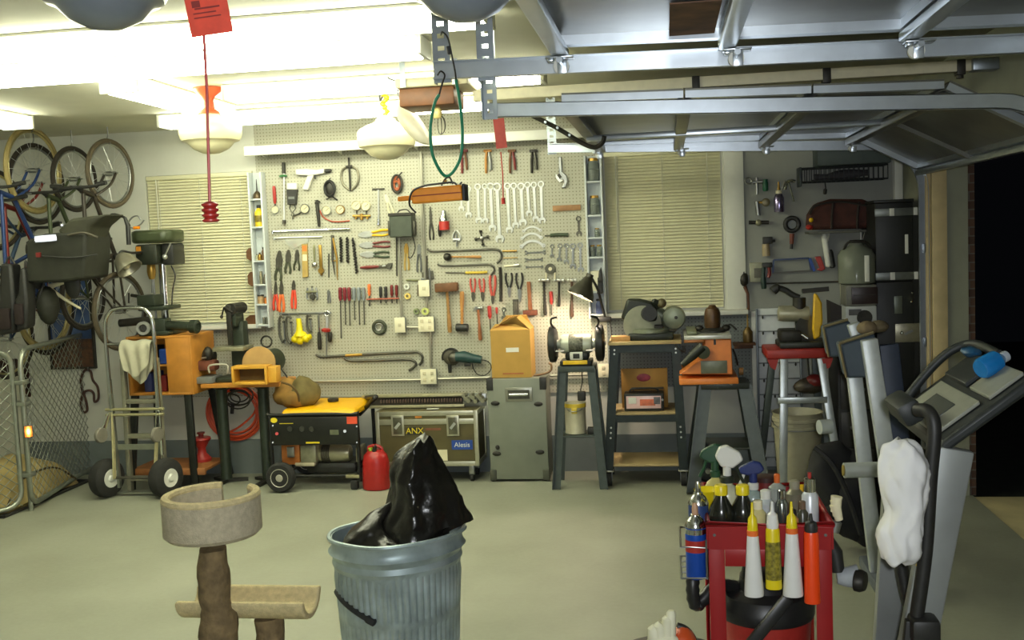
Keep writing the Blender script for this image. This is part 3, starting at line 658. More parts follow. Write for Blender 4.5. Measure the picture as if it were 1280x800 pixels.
# hammers
def hammer(a, b, head, label, m_head, m_han, group=None, hw=1.4, kind='peen', name='hammer'):
    """a = middle of the head, b = handle end, head = half length in px"""
    t = TT(name, label, 'hammer', a, b, group); u = t.u; h = head*u; r = .016
    if kind == 'peen':
        hb = B().lathe([(.001, -h), (r*.6, -h*.9), (r*.8, -h*.6), (r*.5, -h*.4), (r*.75, -h*.2), (r*.75, h*.3), (r*.55, h*.45), (r, h*.6), (r, h*.95), (r*.8, h)], (0, -.02, 0), (1, 0, 0), 16)
    elif kind == 'claw':
        hb = B().lathe([(.013, 0), (.013, h*.5), (.017, h*.6), (.017, h)], (0, -.02, 0), (1, 0, 0), 14)
        hb.pl([(0, .013), (-h*.5, .014), (-h, -.012), (-h*1.05, -.022), (-h*.5, -.002), (0, -.013)], -.03, -.021); hb.pl([(0, .013), (-h*.5, .014), (-h, -.012), (-h*1.05, -.022), (-h*.5, -.002), (0, -.013)], -.018, -.009)
    elif kind == 'mallet':
        hb = B().bx(-h, h, -.07, -.002, -.032, .034, .008)
    else:
        hb = B().lathe([(.026, -h), (.03, -h*.9), (.03, h*.9), (.026, h)], (0, -.032, 0), (1, 0, 0), 20)
    t.p('head', hb, m_head)
    y = -.02 if kind in ('peen', 'claw') else -.034
    t.p('handle', B().lathe([(hw*u*.8, -.012), (hw*u*.75, t.L*.3), (hw*u*.8, t.L*.5), (hw*u*1.15, t.L*.75), (hw*u*1.2, t.L*.95), (hw*u*.9, t.L)], (0, y, 0), (0, 0, -1), 10, sx=1, sy=.8), m_han)
    return t
hammer((559.5, 359), (563.5, 415), 14, 'big wooden mallet with a blunt rectangular head', DWOOD, mat((150, 112, 60), .6, 0, .2, 20), None, 2.3, 'mallet', 'wooden_mallet')
hammer((578.5, 409), (578.5, 364), 7.6, 'rubber mallet hung upside down with black head at the bottom', BLACK, HW, None, 2.4, 'sledge', 'rubber_mallet')
hammer((598, 385), (601, 425), 6, 'claw hammer with reddish wooden handle left of the cardboard box', STEEL, mat((150, 92, 54), .55, 0, .15, 20), None, 2, 'claw', 'claw_hammer')
hammer((680, 350), (682, 394), 7, 'left of the three ball-peen hammers above the box', STEEL2, IRON, 'ball-peen hammers', 1.9)
hammer((699, 350), (699, 383), 6.5, 'middle of the three ball-peen hammers above the box', STEEL2, IRON, 'ball-peen hammers', 1.7)
hammer((715, 350), (715, 396), 6, 'right ball-peen hammer beside the lamp shade', STEEL2, mat((84, 60, 44), .5, 0, .15), 'ball-peen hammers', 1.9)
hammer((560, 321), (602, 321), 0, 'ball-headed mallet hung sideways between the pry bars', IRON, HW, None, 1.4, 'peen', 'ball_mallet')
mk('ball_head', B().sph((0, -.03, 0), .03, 18), IRON, bpy.data.objects['ball_mallet'])
# bars and rods (paths in px)
def wpath(pts, off): return [W(x, y, off) for x, y in pts]
def rod(name, pts, r, m, label, cat, group=None, sm=4, off=None, parts=()):
    t = T(name, label, cat, W(*pts[0]), (0, 0, 0), group, True); u = u1(pts[0]); o = r*u+.001 if off is None else off
    P_ = wpath(pts, o); P_ = smooth(P_, sm) if sm else P_
    t.p('bar', B().tube(P_, r*u, 8), m)
    for nm, q, rr, mm in parts: t.p(nm, B().tube(wpath(q, o), rr*u, 10), mm)
    return t
rod('pry_bar', [(534, 311), (540, 314), (560, 313.5), (600, 312), (618, 311.5), (625, 314), (627, 320), (625, 325), (621, 329)], 1.35, DSTEEL, 'upper dark pry bar with hooked right end beside the conduit', 'pry bar', 'pry bars')
rod('pry_bar', [(547, 330), (553, 332), (580, 331.5), (608, 330.5), (615, 332), (618, 337), (616, 341), (613, 344)], 1.2, DSTEEL, 'shorter dark pry bar with hooked end below the ball mallet', 'pry bar', 'pry bars')
rod('pry_bar', [(395, 443), (401, 446), (420, 445), (470, 442), (515, 440), (523, 440.5), (528, 445), (527, 452), (524, 456)], 1.5, DSTEEL, 'long brown pry bar low on the board, the upper one', 'pry bar', 'pry bars', parts=(('grip_tape', [(432, 444.2), (453, 443.2)], 1.7, BRASS),))
rod('pry_bar', [(430, 447.5), (436, 450.5), (445, 451), (480, 450), (508, 449), (517, 451), (520, 455), (517, 459), (511, 463)], 1.5, DSTEEL, 'long brown pry bar low on the board, the lower one', 'pry bar', 'pry bars')
rod('torque_wrench', [(341, 289.5), (437, 286)], 1.3, CHROME, 'long chrome torque bar hung level, upper of two', 'torque wrench', 'level chrome bars', 0, parts=(('drive_head', [(341, 288), (341, 292)], 1.5, CHROME), ('grip', [(412, 287), (437, 286)], 1.7, CHROME)))
rod('torque_wrench', [(343, 297.6), (403, 296)], 1, STEEL2, 'shorter chrome bar hung level below the long torque bar', 'torque wrench', 'level chrome bars', 0, parts=(('drive_head', [(343, 296), (343, 300)], 1.3, STEEL2),))
rod('socket_wrench', [(473, 237), (473, 281)], 1.1, STEEL2, 'T-handled socket rod left of the cream locking pliers', 'socket wrench', None, 0, parts=(('cross_bar', [(465.5, 236.6), (480.5, 236)], 1, DSTEEL), ('socket', [(473, 274), (473, 281)], 1.9, CHROME)))
rod('grabber_tool', [(355, 215), (355, 277)], .9, STEEL2, 'long rod with dark grip and green collar at the top left', 'pick-up tool', None, 0, .02, parts=(('grip', [(354.5, 203), (354.7, 217)], 2.1, IRON), ('claw', [(355, 275), (355, 280)], 2.2, DSTEEL)))
mk('collar', B().lathe([(.022, -.004), (.036, 0), (.03, .008), (.012, .014)], (0, -.02, -.035), (0, 0, 1), 18, sy=.5), mat((60, 120, 70), .4, 0, .1), bpy.data.objects['grabber_tool'])
rod('thin_rod', [(411, 317), (411, 347)], .9, DSTEEL, 'thin dark rod between the brass tube cutter and the dividers', 'rod', None, 0)
rod('thin_rod', [(495.5, 297), (495.8, 345)], .9, DSTEEL, 'thin dark rod beside the left conduit under the metal box', 'rod', None, 0)
rod('flat_file', [(557, 340.5), (584, 341)], .8, DSTEEL, 'file with yellow handle hung level under the pry bars', 'file', None, 0, parts=(('handle', [(582, 341), (600, 340.6), (609, 340)], 1.6, mat((206, 178, 60), .5, 0, .1)),))
rod('scraper', [(630, 333), (643, 332)], 1.1, CREAM, 'cream-handled scraper hung level beside the pry bar hook', 'scraper', None, 0, parts=(('blade', [(642, 332), (649, 330.8)], 2, STEEL2),))
rod('thin_rod', [(628, 314), (646, 313.6)], 1, BRASS, 'short brass rod hung level above the cream scraper', 'rod', None, 0)
rod('thin_rod', [(629, 322.5), (647, 322)], .5, BRASS, 'very thin wire hung level between brass rod and scraper', 'rod', None, 0)
rod('flat_bar', [(625, 334), (626, 356), (626, 377)], 1.9, IRON, 'flat black file hanging beside the rounded red pliers', 'file', None, 0)
rod('handled_knife', [(681, 294.8), (690, 294)], .9, DSTEEL, 'tapered dark awl hung level under the wooden rule', 'awl', None, 0, parts=(('handle', [(688, 294), (697, 293.5), (710, 293.5)], 2.3, DGREEN),))
one('wooden_rule', B().bx(W(691, 260).x, W(726, 260).x, YP-.014, YP, W(700, 263.8).z, W(700, 256.8).z, .002), mat((150, 110, 70), .6, 0, .2, 30), 'short brown wooden rule above the small spanners', 'ruler', world=True)
# drill augers
def auger(a, b, r, label):
    A = W(*a, .012); q = W(*b, .012); d = q-A; L = d.length; u = u1(a); b_ = B(); d.normalize(); U_, W_ = _frame(d); n = 44; turns = L/.022
    b_.cyl(A, q, r*u*.4, n=8)
    b_.tube([A+d*(L*(.06+.94*i/n))+(U_*math.cos(2*PI*turns*i/n)+W_*math.sin(2*PI*turns*i/n))*r*u*.55 for i in range(n+1)], r*u*.52, 6)
    one('auger_bit', b_, IRON, label, 'drill bit', 'twisted auger bits', world=True)
auger((426, 296), (426.5, 327), 2.2, 'left of the three black twisted auger bits')
auger((434, 296), (434.5, 328), 2.2, 'middle of the three black twisted auger bits')
auger((441, 297), (446, 341), 2.3, 'longest black twisted auger bit, rightmost of three')
# gauges
DIAL = mat((214, 206, 170), .3, 0, .03, name='dial_face')
def gauge(c, r, label, m=BRASS, stem=None, group='round dial gauges'):
    u = u1(c); t = T('dial_gauge', label, 'gauge', W(c[0], c[1]), (0, 0, 0), group); r *= u
    t.p('case', B().lathe([(r, 0), (r, .022), (r*.93, .028), (r*.86, .024), (r*.86, .02), (0.001, .02)], (0, 0, 0), (0, -1, 0), 22), m)
    t.p('dial', B().lathe([(r*.85, .0202), (r*.85, .0225), (.001, .0225)], (0, 0, 0), (0, -1, 0), 22), DIAL)
    t.p('needle', B().bar((-r*.2, -.0235, -r*.15), (r*.55, -.0235, r*.4), .003, .0015, (0, 1, 0)), BLACK)
    if stem: t.p('stem', B().tube([V((x*u, -.011, -z*u)) for x, z in stem], .006, 8), DSTEEL)
    return t
gauge((345, 262), 4.6, 'round inspection mirror under the red handle at far left', STEEL2, [(0, -4), (0, -9)])
bpy.data.objects['dial_gauge'].name = 'inspection_mirror'; o = bpy.data.objects['inspection_mirror']; o['category'] = 'mirror'; del o['group']
mk('handle', B().lathe([(.008, 0), (.013, .02), (.013, .12), (.009, .135)], (0, -.014, 7*u1((345, 262))), (0, 0, 1), 12), RED, o)
for ch in o.children:
    if ch.name.startswith('needle'): bpy.data.objects.remove(ch)
gauge((382, 261), 5.6, 'dial gauge with black curved arm below the voltage tester', STEEL, [(-4, 3), (-9, 6), (-16, 8), (-16, 12)])
gauge((409, 263), 5.6, 'left dial gauge of the pair below the black coil', STEEL2)
gauge((426, 262), 5.4, 'right dial gauge of the pair below the black coil', BRASS)
gauge((446, 257), 5.7, 'left cream dial of the twin gauge set', CREAM, [(0, 5), (0, 10)])
gauge((458, 257.5), 5.7, 'right cream dial of the twin gauge set', CREAM, [(0, 5), (0, 10)])
one('valve_manifold', B().cyl(W(441, 270, .012), W(463, 270, .012), .01, n=10).cyl(W(445, 270, .012), W(445, 274, .012), .009).cyl(W(452, 267, .012), W(452, 275, .012), .012).cyl(W(459, 270, .012), W(459, 274, .012), .009), BRASS, 'brass valve manifold under the twin cream dials', 'manifold', world=True)
one('gauge_hose', B().tube(smooth(wpath([(400, 263), (404, 271), (414, 276.5), (426, 277), (437, 276)], .008), 5), .005, 6), mat((170, 70, 40), .5, 0, .1), 'thin red hose curving below the dial gauges', 'hose', world=True)
one('hand_pump', B().tube(wpath([(396, 250), (397, 262), (399, 283)], .014), [.012, .014, .011], 10).cyl(W(394, 254, .02), W(400, 252, .02), .008), IRON, 'black stick-like pump body left of the gauge hose', 'pump', world=True)
# pistol-shaped light gun
t = T('solder_gun', 'silvery pistol-shaped soldering gun with black nose', 'soldering gun', W(390, 216), (0, 0, 0), None, True)
def wp(*l, o=0): return [(W(x, y, o).x, W(x, y, o).z) for x, y in l]
SIL = mat((222, 220, 210), .3, .1, .03, name='silver_plastic')
t.p('body', B().pl(wp((371, 212), (386, 211), (397, 212.5), (407, 211), (407, 217), (396, 219), (389, 220), (372, 219)), YP-.04, YP), SIL, bev=.006)
t.p('grip', B().pl(wp((386, 219.5), (394, 219), (391, 226), (387, 238), (379.5, 237)), YP-.036, YP-.002), SIL, bev=.006)
t.p('nose', B().cyl(W(407, 214, .02), W(414, 213, .02), .017, .012), BLACK)
t.p('trigger', B().bx(W(394, 222).x, W(396, 222).x, YP-.025, YP-.015, W(394, 224).z, W(394, 219.5).z, .002), BLACK)
# voltage tester
t = T('voltage_tester', 'white-topped black voltage tester with dangling leads', 'tester', W(366, 260), (0, 0, 0), None, True)
t.p('body', B().pl(wp((360, 237), (373, 237), (371.5, 256), (361, 256)), YP-.035, YP), BLACK, bev=.004)
t.p('meter', B().pl(wp((360.5, 229), (373, 229), (373, 237), (360.5, 237)), YP-.038, YP), WHITE, bev=.004)
t.p('scale_window', B().pl(wp((362.5, 246), (370, 246), (370, 249), (362.5, 249)), YP-.037, YP-.034), GREY)
t.p('lead', B().tube(smooth(wpath([(363, 256), (362, 260), (365, 266), (364, 270)], .012), 4), .003, 6), BLACK); t.p('lead', B().tube(smooth(wpath([(368, 256), (369, 261), (366, 265), (368, 268)], .012), 4), .003, 6), BLACK)
# black cord coil, puller, ear defenders, tape coil
t = T('cord_reel', 'bundled black cord coil between the soldering gun and caliper', 'cord', W(413, 236), (0, 0, 0), None)
cb = B()
for k in range(5): cb.ring((random.uniform(-.004, .004), -.01-.007*k, 0), .05-.007*(k % 3), .006, (random.uniform(-.08, .08), 1, random.uniform(-.08, .08)), 24, 6, .85, 1.25)
t.p('coil', cb, BLACK); t.p('core', B().sph((0, -.018, 0), (.036, .016, .056), 14), IRON)
t.p('tail', B().tube(smooth([(.015, -.02, -.055), (.03, -.015, -.07), (.055, -.01, -.09)], 4), .006, 6), BLACK); t.p('tail', B().tube(smooth([(.0, -.02, -.06), (-.02, -.015, -.075), (-.035, -.01, -.078)], 4), .005, 6), BLACK)
t.p('tie', B().tube([(-.005, -.02, .055), (.004, -.03, .07), (.012, -.015, .08)], .004, 6), BLACK)
t = T('spring_caliper', 'looped steel filter tool on a straight rod, top of the board', 'oil filter tool', W(436.5, 197), (0, 0, 0)); u = u1((436, 220))
t.p('rod', B().tube([(0, -.012, 0), (0, -.012, -40*u)], .008, 8), IRON)
for s in (-1, 1): t.p('arm', B().tube(smooth([V((s*3*u, -.01, -11*u)), V((s*9*u, -.01, -15*u)), V((s*11*u, -.01, -24*u)), V((s*8*u, -.01, -33*u)), V((s*1.5*u, -.01, -39*u))], 5), .009, 8), mat((126, 122, 104), .4, .7, .12))
t.p('cross_piece', B().cyl((-4*u, -.012, -11*u), (4*u, -.012, -11*u), .011), IRON)
t = T('ear_defenders', 'brown coil of wire with black rim left of the orange work light', 'wire coil', W(497, 230), (0, 0, 0)); t.o.name = 'wire_coil'
t.p('rim', B().ring((0, -.02, 0), .062, .01, (0, 1, 0), 26, 8, .62, 1.05), IRON)
for k in range(3): t.p('winding', B().ring((0, -.014-.006*k, .01-.012*k), .04-.005*k, .007, (.1*k, 1, .1), 20, 6, .7, 1.1), mat((158, 84, 50), .5, .2, .15), label=None)
t.p('tail', B().tube(smooth([(0, -.03, .03), (.02, -.03, .06), (.045, -.02, .085)], 4), .005, 6), IRON)
t = T('wire_coil', 'round black coil of tubing low on the board', 'coil', W(474.5, 409), (0, 0, 0)); u = u1((474, 409))
for k, rr in enumerate((8.6, 7.4, 6.2)): t.p('winding', B().ring((0, -.008-.007*(k % 2), 0), rr*u, .006, (0, 1, 0), 28, 7), mat((70, 74, 60), .5, .2, .15))
t.p('winding', B().ring((-.003, -.01, .002), 4.2*u, .005, (0, 1, 0), 24, 7), STEEL)
# plastic bag of fittings
cl = mat((226, 228, 214), .15, 0, .05, 20, name='clear_bag', alpha=.35)
b = B().pl(wp((356, 299), (387, 297.5), (386, 303), (374, 307), (368, 312), (360, 306)), YP-.02, YP-.003).jit(.008, 30)
t = T('parts_bag', 'clear plastic bag of small fittings tucked below the chrome bars', 'bag', W(370, 312), (0, 0, 0), None, True); t.p('film', b, cl)
for x, y, c in ((364, 304, BLUE), (369, 307, RED), (374, 302, WHITE), (360, 302, WHITE)): t.p('fitting', B().sph(W(x, y, .012), (.012, .006, .008), 8), c)
# level box, tube cutter etc.
t = T('caulk_tube', 'tan cardboard tube package hanging right of the tin snips', 'package', W(382, 347), (0, 0, 0), None, True)
t.p('box', B().pl(wp((378, 305), (385, 305), (386, 346), (379, 347)), YP-.02, YP), TAN, bev=.003)
t.p('sticker', B().pl(wp((378.8, 307), (384.6, 307), (384.7, 314), (379, 314)), YP-.0215, YP-.02), mat((204, 120, 50), .5, 0, .1)); t.p('sticker', B().pl(wp((379.3, 318), (384.8, 318), (385, 326), (379.5, 326)), YP-.0215, YP-.02), CREAM)
t = TT('socket_ratchet', 'ratchet handle with shiny round head at the bottom', 'ratchet', (393, 306), (394, 331)); t.p('handle', B().lathe([(.006, 0), (.009, .02), (.007, .09), (.006, t.L)], (0, -.012, 0), (0, 0, -1), 10), mat((150, 150, 110), .4, .7, .1)); t.p('head', B().sph((0, -.016, -t.L), (.022, .015, .024), 14), CHROME)
t = TT('tube_cutter', 'brass tube cutter right of the shiny ratchet', 'tube cutter', (400.5, 306), (402.5, 344)); t.p('body', B().bx(-.011, .011, -.022, 0, -t.L*.8, 0, .004), BRASS); t.p('wheel', B().cyl((0, -.026, -t.L*.85), (0, -.002, -t.L*.85), .022), BRASS); t.p('knob', B().cyl((0, -.012, -t.L*.88), (0, -.012, -t.L), .012, .009), BRASS)
t = TT('dividers', 'brass dividers with two long legs beside the auger bits', 'dividers', (416, 294), (421, 352)); u = t.u
for s, k in ((-1, 2.5), (1, 3)): t.p('leg', B().tube([(0, -.01, -.01), (s*k*u, -.01, -t.L*.5), (s*k*.5*u, -.01, -t.L*(.97 if s > 0 else .85))], [.01, .009, .003], 8), BRASS if s > 0 else DSTEEL)
t.p('hinge_wheel', B().cyl((0, -.02, -.01), (0, 0, -.01), .013), DSTEEL); t.p('cross_screw', B().cyl((-4*u, -.01, -t.L*.55), (4*u, -.01, -t.L*.55), .005), BRASS)
t = TT('pipe_wrench', 'adjustable wrench with dark red handle hung level beside the conduit', 'wrench', (491, 332), (451, 334.5)); u = t.u
t.p('handle', B().lathe([(1.4*u, t.L*.4), (2*u, t.L*.55), (2.2*u, t.L*.8), (1.2*u, t.L)], (0, -.014, 0), (0, 0, -1), 10), DRED)
t.p('jaw', B().pl([(-3.4*u, 0), (-3.4*u, -.03), (-1.5*u, -.045), (-1.5*u, -t.L*.42), (1.8*u, -t.L*.42), (2*u, -.05), (3.6*u, -.035), (3.6*u, -.01), (1.2*u, -.012), (1.2*u, -.004)], -.022, 0), DSTEEL, bev=.002); t.p('adjusting_screw', B().cyl((0, -.024, -.05), (0, -.024, -.075), .009), STEEL)
t = TT('monkey_wrench', 'big adjustable wrench hanging head down at the top right', 'wrench', (700, 196), (702, 235)); u = t.u
t.p('handle', B().pl([(-1.6*u, 0), (1.6*u, 0), (2*u, -t.L*.6), (-2*u, -t.L*.6)], -.014, 0), STEEL, bev=.003)
t.p('jaw', B().pl([(-2*u, -t.L*.55), (2.4*u, -t.L*.5), (7*u, -t.L*.62), (8*u, -t.L*.8), (5*u, -t.L*.98), (0, -t.L), (4*u, -t.L*.84), (3*u, -t.L*.74), (-2*u, -t.L*.72)], -.02, 0), STEEL, bev=.002)
t.p('sliding_jaw', B().pl([(-6.5*u, -t.L*.55), (-2*u, -t.L*.58), (-1*u, -t.L*.72), (3*u, -t.L*.76), (-2*u, -t.L*.82), (-6*u, -t.L*.68)], -.018, -.001), STEEL2, bev=.002); t.p('adjusting_screw', B().cyl((-3*u, -.014, -t.L*.56), (0, -.014, -t.L*.68), .012), DSTEEL)
# clamps hanging from the ledge
for i, (x, c, m2) in enumerate(((580, DRED, DWOOD), (610, WOOD, STEEL), (640, DWOOD, DRED), (667, IRON, DSTEEL))):
    t = T('spring_clamp', '%s clamp from the left hanging under the white ledge' % ordn[i], 'clamp', W(x, 187), (0, 0, 0), 'clamps under the ledge'); u = u1((x, 190))
    for s, l in ((-1, 29), (1, 25)): t.p('arm', B().tube([(s*1*u, -.016, -.0), (s*2.6*u, -.016, -12*u), (s*3.2*u, -.016, -l*u)], [.008, .011, .009], 8), c if s < 0 else m2)
    t.p('jaw', B().bx(-5*u, 5*u, -.026, -.002, -3.4*u, 0, .004), c); t.p('screw', B().cyl((-4*u, -.016, -9*u), (4*u, -.016, -9*u), .005), STEEL)
# bearing pullers, faucet cross
t = T('bearing_puller', 'small silver two-jaw puller above the pry bars', 'puller', W(570.5, 288), (0, 0, 0)); u = u1((570, 290))
for s in (-1, 1): t.p('jaw', B().tube(smooth([(s*.5*u, -.01, 0), (s*3.4*u, -.01, -4*u), (s*4.6*u, -.01, -9*u), (s*3*u, -.01, -13*u)], 4), .008, 8), STEEL2)
t.p('screw', B().cyl((0, -.01, -4*u), (0, -.01, -20*u), .006), STEEL); t.p('yoke', B().bx(-5*u, 5*u, -.018, -.002, -12.5*u, -10*u, .003), STEEL2)
t = T('four_way_key', 'dark four-way cross key above the upper pry bar', 'cross key', W(602.5, 297.5), (0, 0, 0)); u = u1((602, 297))
for a in (0, 90, 180, 270): q = V((math.cos(R(a+8))*9*u, -.012, math.sin(R(a+8))*9.5*u)); t.p('arm', B().tube([(0, -.012, 0), q*.7+V((0, -.0036, 0)), q*.72+V((0, -.0033, 0)), q], [.006, .006, .012, .012], 8), IRON)
t.p('hub', B().sph((0, -.012, 0), .014, 10), STEEL2)
t = T('gear_puller', 'greyish gear puller with three jaws above the gloves', 'puller', W(392, 375), (0, 0, 0)); u = u1((392, 366))
t.p('bridge', B().bx(-8*u, 6*u, -.03, -.008, 9*u, 11.5*u, .003), mat((140, 140, 112), .4, .6, .12))
for x in (-6, 0, 5): t.p('jaw', B().tube(smooth([(x*u, -.02, 15*u), (x*u*1.1, -.02, 9*u), (x*u*1.2, -.02, 3*u), (x*u*.8, -.02, 1*u)], 4), .007, 8), STEEL)
t.p('screw', B().cyl((0, -.02, 0), (0, -.02, 17*u), .006), DSTEEL); t.p('collar', B().cyl((0, -.035, 4*u), (0, -.005, 4*u), .02), DSTEEL)
# rings by the conduit
for c, r, m_, l in (((509, 358), 3.6, WHITE, 'white tape ring between the conduits'), ((510, 370), 3.8, mat((222, 196, 110), .5, 0, .1), 'yellow tape ring below the white ring'), ((521, 389), 3.6, mat((120, 130, 90), .5, 0, .1), 'grey-green ring beside the lower conduit box'), ((532, 389), 4.6, mat((196, 204, 120), .5, 0, .1), 'pale green tape roll above the lower conduit box')):
    u = u1(c); one('tape_ring', B().lathe([(r*u, 0), (r*u, .022), (r*u*.45, .022), (r*u*.45, 0), (r*u, 0)], (0, 0, 0), (0, -1, 0), 20, cap=False), m_, l, 'tape', 'tape rings by the conduits', loc=W(*c, .014 if c[0] == 532 else 0))
rod('punch_tool', [(523, 356), (523, 370)], 1.5, mat((96, 84, 66), .5, .2, .2), 'short brown punch between the conduits', 'punch', None, 0)
t = TT('vise_grip_clamp', 'dark clamp tool partly behind the right conduit', 'clamp', (533, 320), (534, 350)); u = t.u
t.p('frame', B().pl([(-1.5*u, 0), (1.5*u, 0), (1.5*u, -t.L*.6), (8*u, -t.L*.62), (9*u, -t.L*.95), (-6*u, -t.L*.95), (-6*u, -t.L*.7), (-1.5*u, -t.L*.62)], -.012, -.001), DSTEEL, bev=.002); t.p('screw', B().cyl((4*u, -.018, -t.L*.5), (4*u, -.018, -t.L*.98), .006), STEEL); t.p('foot', B().bx(-7*u, -2*u, -.022, -.001, -t.L, -t.L*.9, .002), STEEL)
rod('thin_rod', [(508, 350), (524, 350.5)], 1.2, mat((110, 112, 80), .5, .3, .2), 'short olive rod hung level above the white tape ring', 'rod', None, 0)
# spray gun cup, pocket knife
t = T('paint_cup', 'red and silver spray cup hanging below the orange work light', 'spray cup', W(557, 288), (0, 0, 0)); u = u1((557, 280))
t.p('cup', B().lathe([(4.2*u, 0), (6.2*u, .004), (6.4*u, 9*u), (6.2*u, 11*u), (.001, 11*u)], (0, -6.6*u, 0), (0, 0, 1), 20), RED); t.p('cap', B().lathe([(6*u, 11*u), (6*u, 14*u), (3.6*u, 19*u), (3*u, 24*u), (.001, 25*u)], (0, -6.6*u, 0), (0, 0, 1), 20), CHROME)
one('pocket_torch', B().sph(W(549.5, 288, .014), (.014, .013, .05), 12), IRON, 'small black torch left of the red spray cup', 'torch', world=True)
# dark metal box with cord
t = T('motor_box', 'dark grey metal box hanging on the left conduit', 'junction box', W(504, 297), (0, 0, 0), None, True)
t.p('case', B().pl(wp((492, 270), (520, 269), (521, 296), (493, 297)), YP-.14, YP-.02), mat((70, 76, 66), .45, .5, .12), bev=.008)
t.p('lid', B().pl(wp((491, 267), (520, 266), (520, 270), (491, 271)), YP-.145, YP-.018), IRON, bev=.004)
for x in (490.5, 520.5): t.p('clasp', B().bx(W(x, 280).x-.008, W(x, 280).x+.012, YP-.11, YP-.05, W(x, 294).z, W(x, 276).z, .004), DSTEEL)
t.p('handle', B().tube(smooth(wpath([(497, 266), (500, 263), (508, 262), (513, 266)], .07), 4), .005, 6), BLACK)
t.p('cord', B().tube(smooth(wpath([(516, 296), (519, 310), (514, 322), (510, 321)], .04), 5), .004, 6), BLACK)
# conduits and boxes
BOX = mat((232, 226, 196), .45, 0, .03, name='ivory_cover')
def cbox(c, w, h, label, ho):
    x0, y0 = c; t = T('outlet_box', label, 'electrical box', W(x0, y0+h/2), (0, 0, 0), 'ivory outlet boxes', True); a = W(x0-w/2, y0+h/2); b_ = W(x0+w/2, y0-h/2)
    t.p('box', B().bx(a.x+.004, b_.x-.004, YP-.05, YP, a.z+.004, b_.z-.004, .003), ZINC); t.p('cover_plate', B().bx(a.x, b_.x, YP-.056, YP-.05, a.z, b_.z, .002), BOX)
    cx_ = (a.x+b_.x)/2; cz = (a.z+b_.z)/2
    for dx_, dz in ho:
        t.p('socket' if len(ho) > 1 else 'switch', B().bx(cx_+dx_-.012, cx_+dx_+.012, YP-.0605, YP-.056, cz+dz-.013, cz+dz+.013, .003), mat((206, 198, 166), .4, 0, .03))
q4 = [(-.03, -.025), (.03, -.025), (-.03, .025), (.03, .025)]
cbox((502, 405.5), 12, 19, 'narrow ivory switch box on the left conduit', [(0, 0)])
cbox((534.5, 404.5), 18.5, 19, 'square ivory outlet box right of the narrow switch box', q4)
cbox((532, 360), 12.5, 20.5, 'tall ivory switch box where the right conduit ends', [(0, 0)])
cbox((537.5, 469.5), 19, 19, 'lowest square ivory outlet box on the bottom conduit', q4)
cbox((755, 462), 12.5, 17, 'ivory outlet box behind the bench grinder stand', [(0, -.022), (0, .022)])
def cond(a, b, label): one('wall_conduit', B().cyl(W(*a, .025), W(*b, .025), .0105, n=8), mat((168, 165, 150), .35, .6, .05), label, 'conduit', 'electrical conduits on the pegboard', world=True)
cond((499, 297), (501.5, 395.7), 'steel conduit running from the dark metal box to the narrow switch box')
cond((526, 190), (531.5, 349.5), 'steel conduit running from the ledge down past the orange work light')
cond((508.5, 409), (525, 409), 'short level conduit between the two middle outlet boxes')
cond((533, 371), (533, 394.8), 'short upright conduit between tall switch box and square outlet box')
cond((537.5, 414.3), (538.5, 459.8), 'upright conduit running down to the lowest outlet box')
cond((372, 477), (527.7, 474.6), 'level conduit running left from the lowest outlet box')
cond((547.3, 473.6), (748.4, 467.6), 'level conduit running right from the lowest outlet box')
# hook rack with hanging clamps and gloves
t = T('hook_rack', 'long thin rack of hooks above the yellow gloves', 'rack', W(380, 392), (0, 0, 0), None, True)
t.p('rail', B().bx(W(349, 391).x, W(414, 391).x, YP-.008, YP, W(380, 393).z, W(380, 390.6).z, .001), STEEL)
for x in (351, 361, 372, 387, 399, 409): t.p('hook', B().tube(smooth([W(x, 392, .006), W(x, 394, .02), W(x, 396, .03), W(x, 394.5, .04)], 3), .003, 6), STEEL)
def cclamp(x, y0, y1, w, label):
    u = u1((x, y0)); t = T('c_clamp', label, 'clamp', W(x, y0, .018), (0, 0, 0), 'clamps on the hook rack'); L = (y1-y0)*u; w *= u
    t.p('frame', B().tube(smooth([(w*.6, -.016, -L*.12), (w*.2, -.016, -L*.03), (-w*.7, -.016, -L*.1), (-w, -.016, -L*.4), (-w*.9, -.016, -L*.7), (-w*.2, -.016, -L*.92), (w*.7, -.016, -L*.86)], 4), .01, 8), DSTEEL)
    t.p('screw', B().cyl((w*.5, -.016, -L*.2), (w*.6, -.016, -L), .0065), STEEL); t.p('swivel_pad', B().cyl((w*.5, -.016, -L*.2), (w*.5, -.016, -L*.26), .012), DSTEEL)
cclamp(353, 394, 428, 4, 'left dark C-clamp on the hook rack'); cclamp(362, 394, 430, 4.5, 'dark C-clamp right beside the yellow gloves'); cclamp(387, 393, 416, 3, 'small dark clamp right of the yellow gloves')
t = TT('long_socket_driver', 'chrome nut driver with black grip hanging on the hook rack', 'nut driver', (398.5, 394), (400.5, 437), None, .02)
t.p('shaft', B().cyl((0, -.012, 0), (0, -.012, -t.L*.5), .009), CHROME); t.p('grip', B().lathe([(.01, t.L*.48), (.014, t.L*.55), (.017, t.L*.8), (.016, t.L*.97), (.01, t.L)], (0, -.014, 0), (0, 0, -1), 12), IRON)
t = TT('chain_wrench', 'chrome ring tool with red collar at the right of the hook rack', 'ring tool', (409.5, 388), (408.5, 446), None, .012); u = t.u
t.p('ring', B().ring((0, -.012, -3.6*u), 3*u, .0065, (0, 1, 0), 20, 8), CHROME); t.p('shank', B().tube([(0, -.012, -6.6*u), (0, -.012, -22*u)], .012, 8), STEEL2)
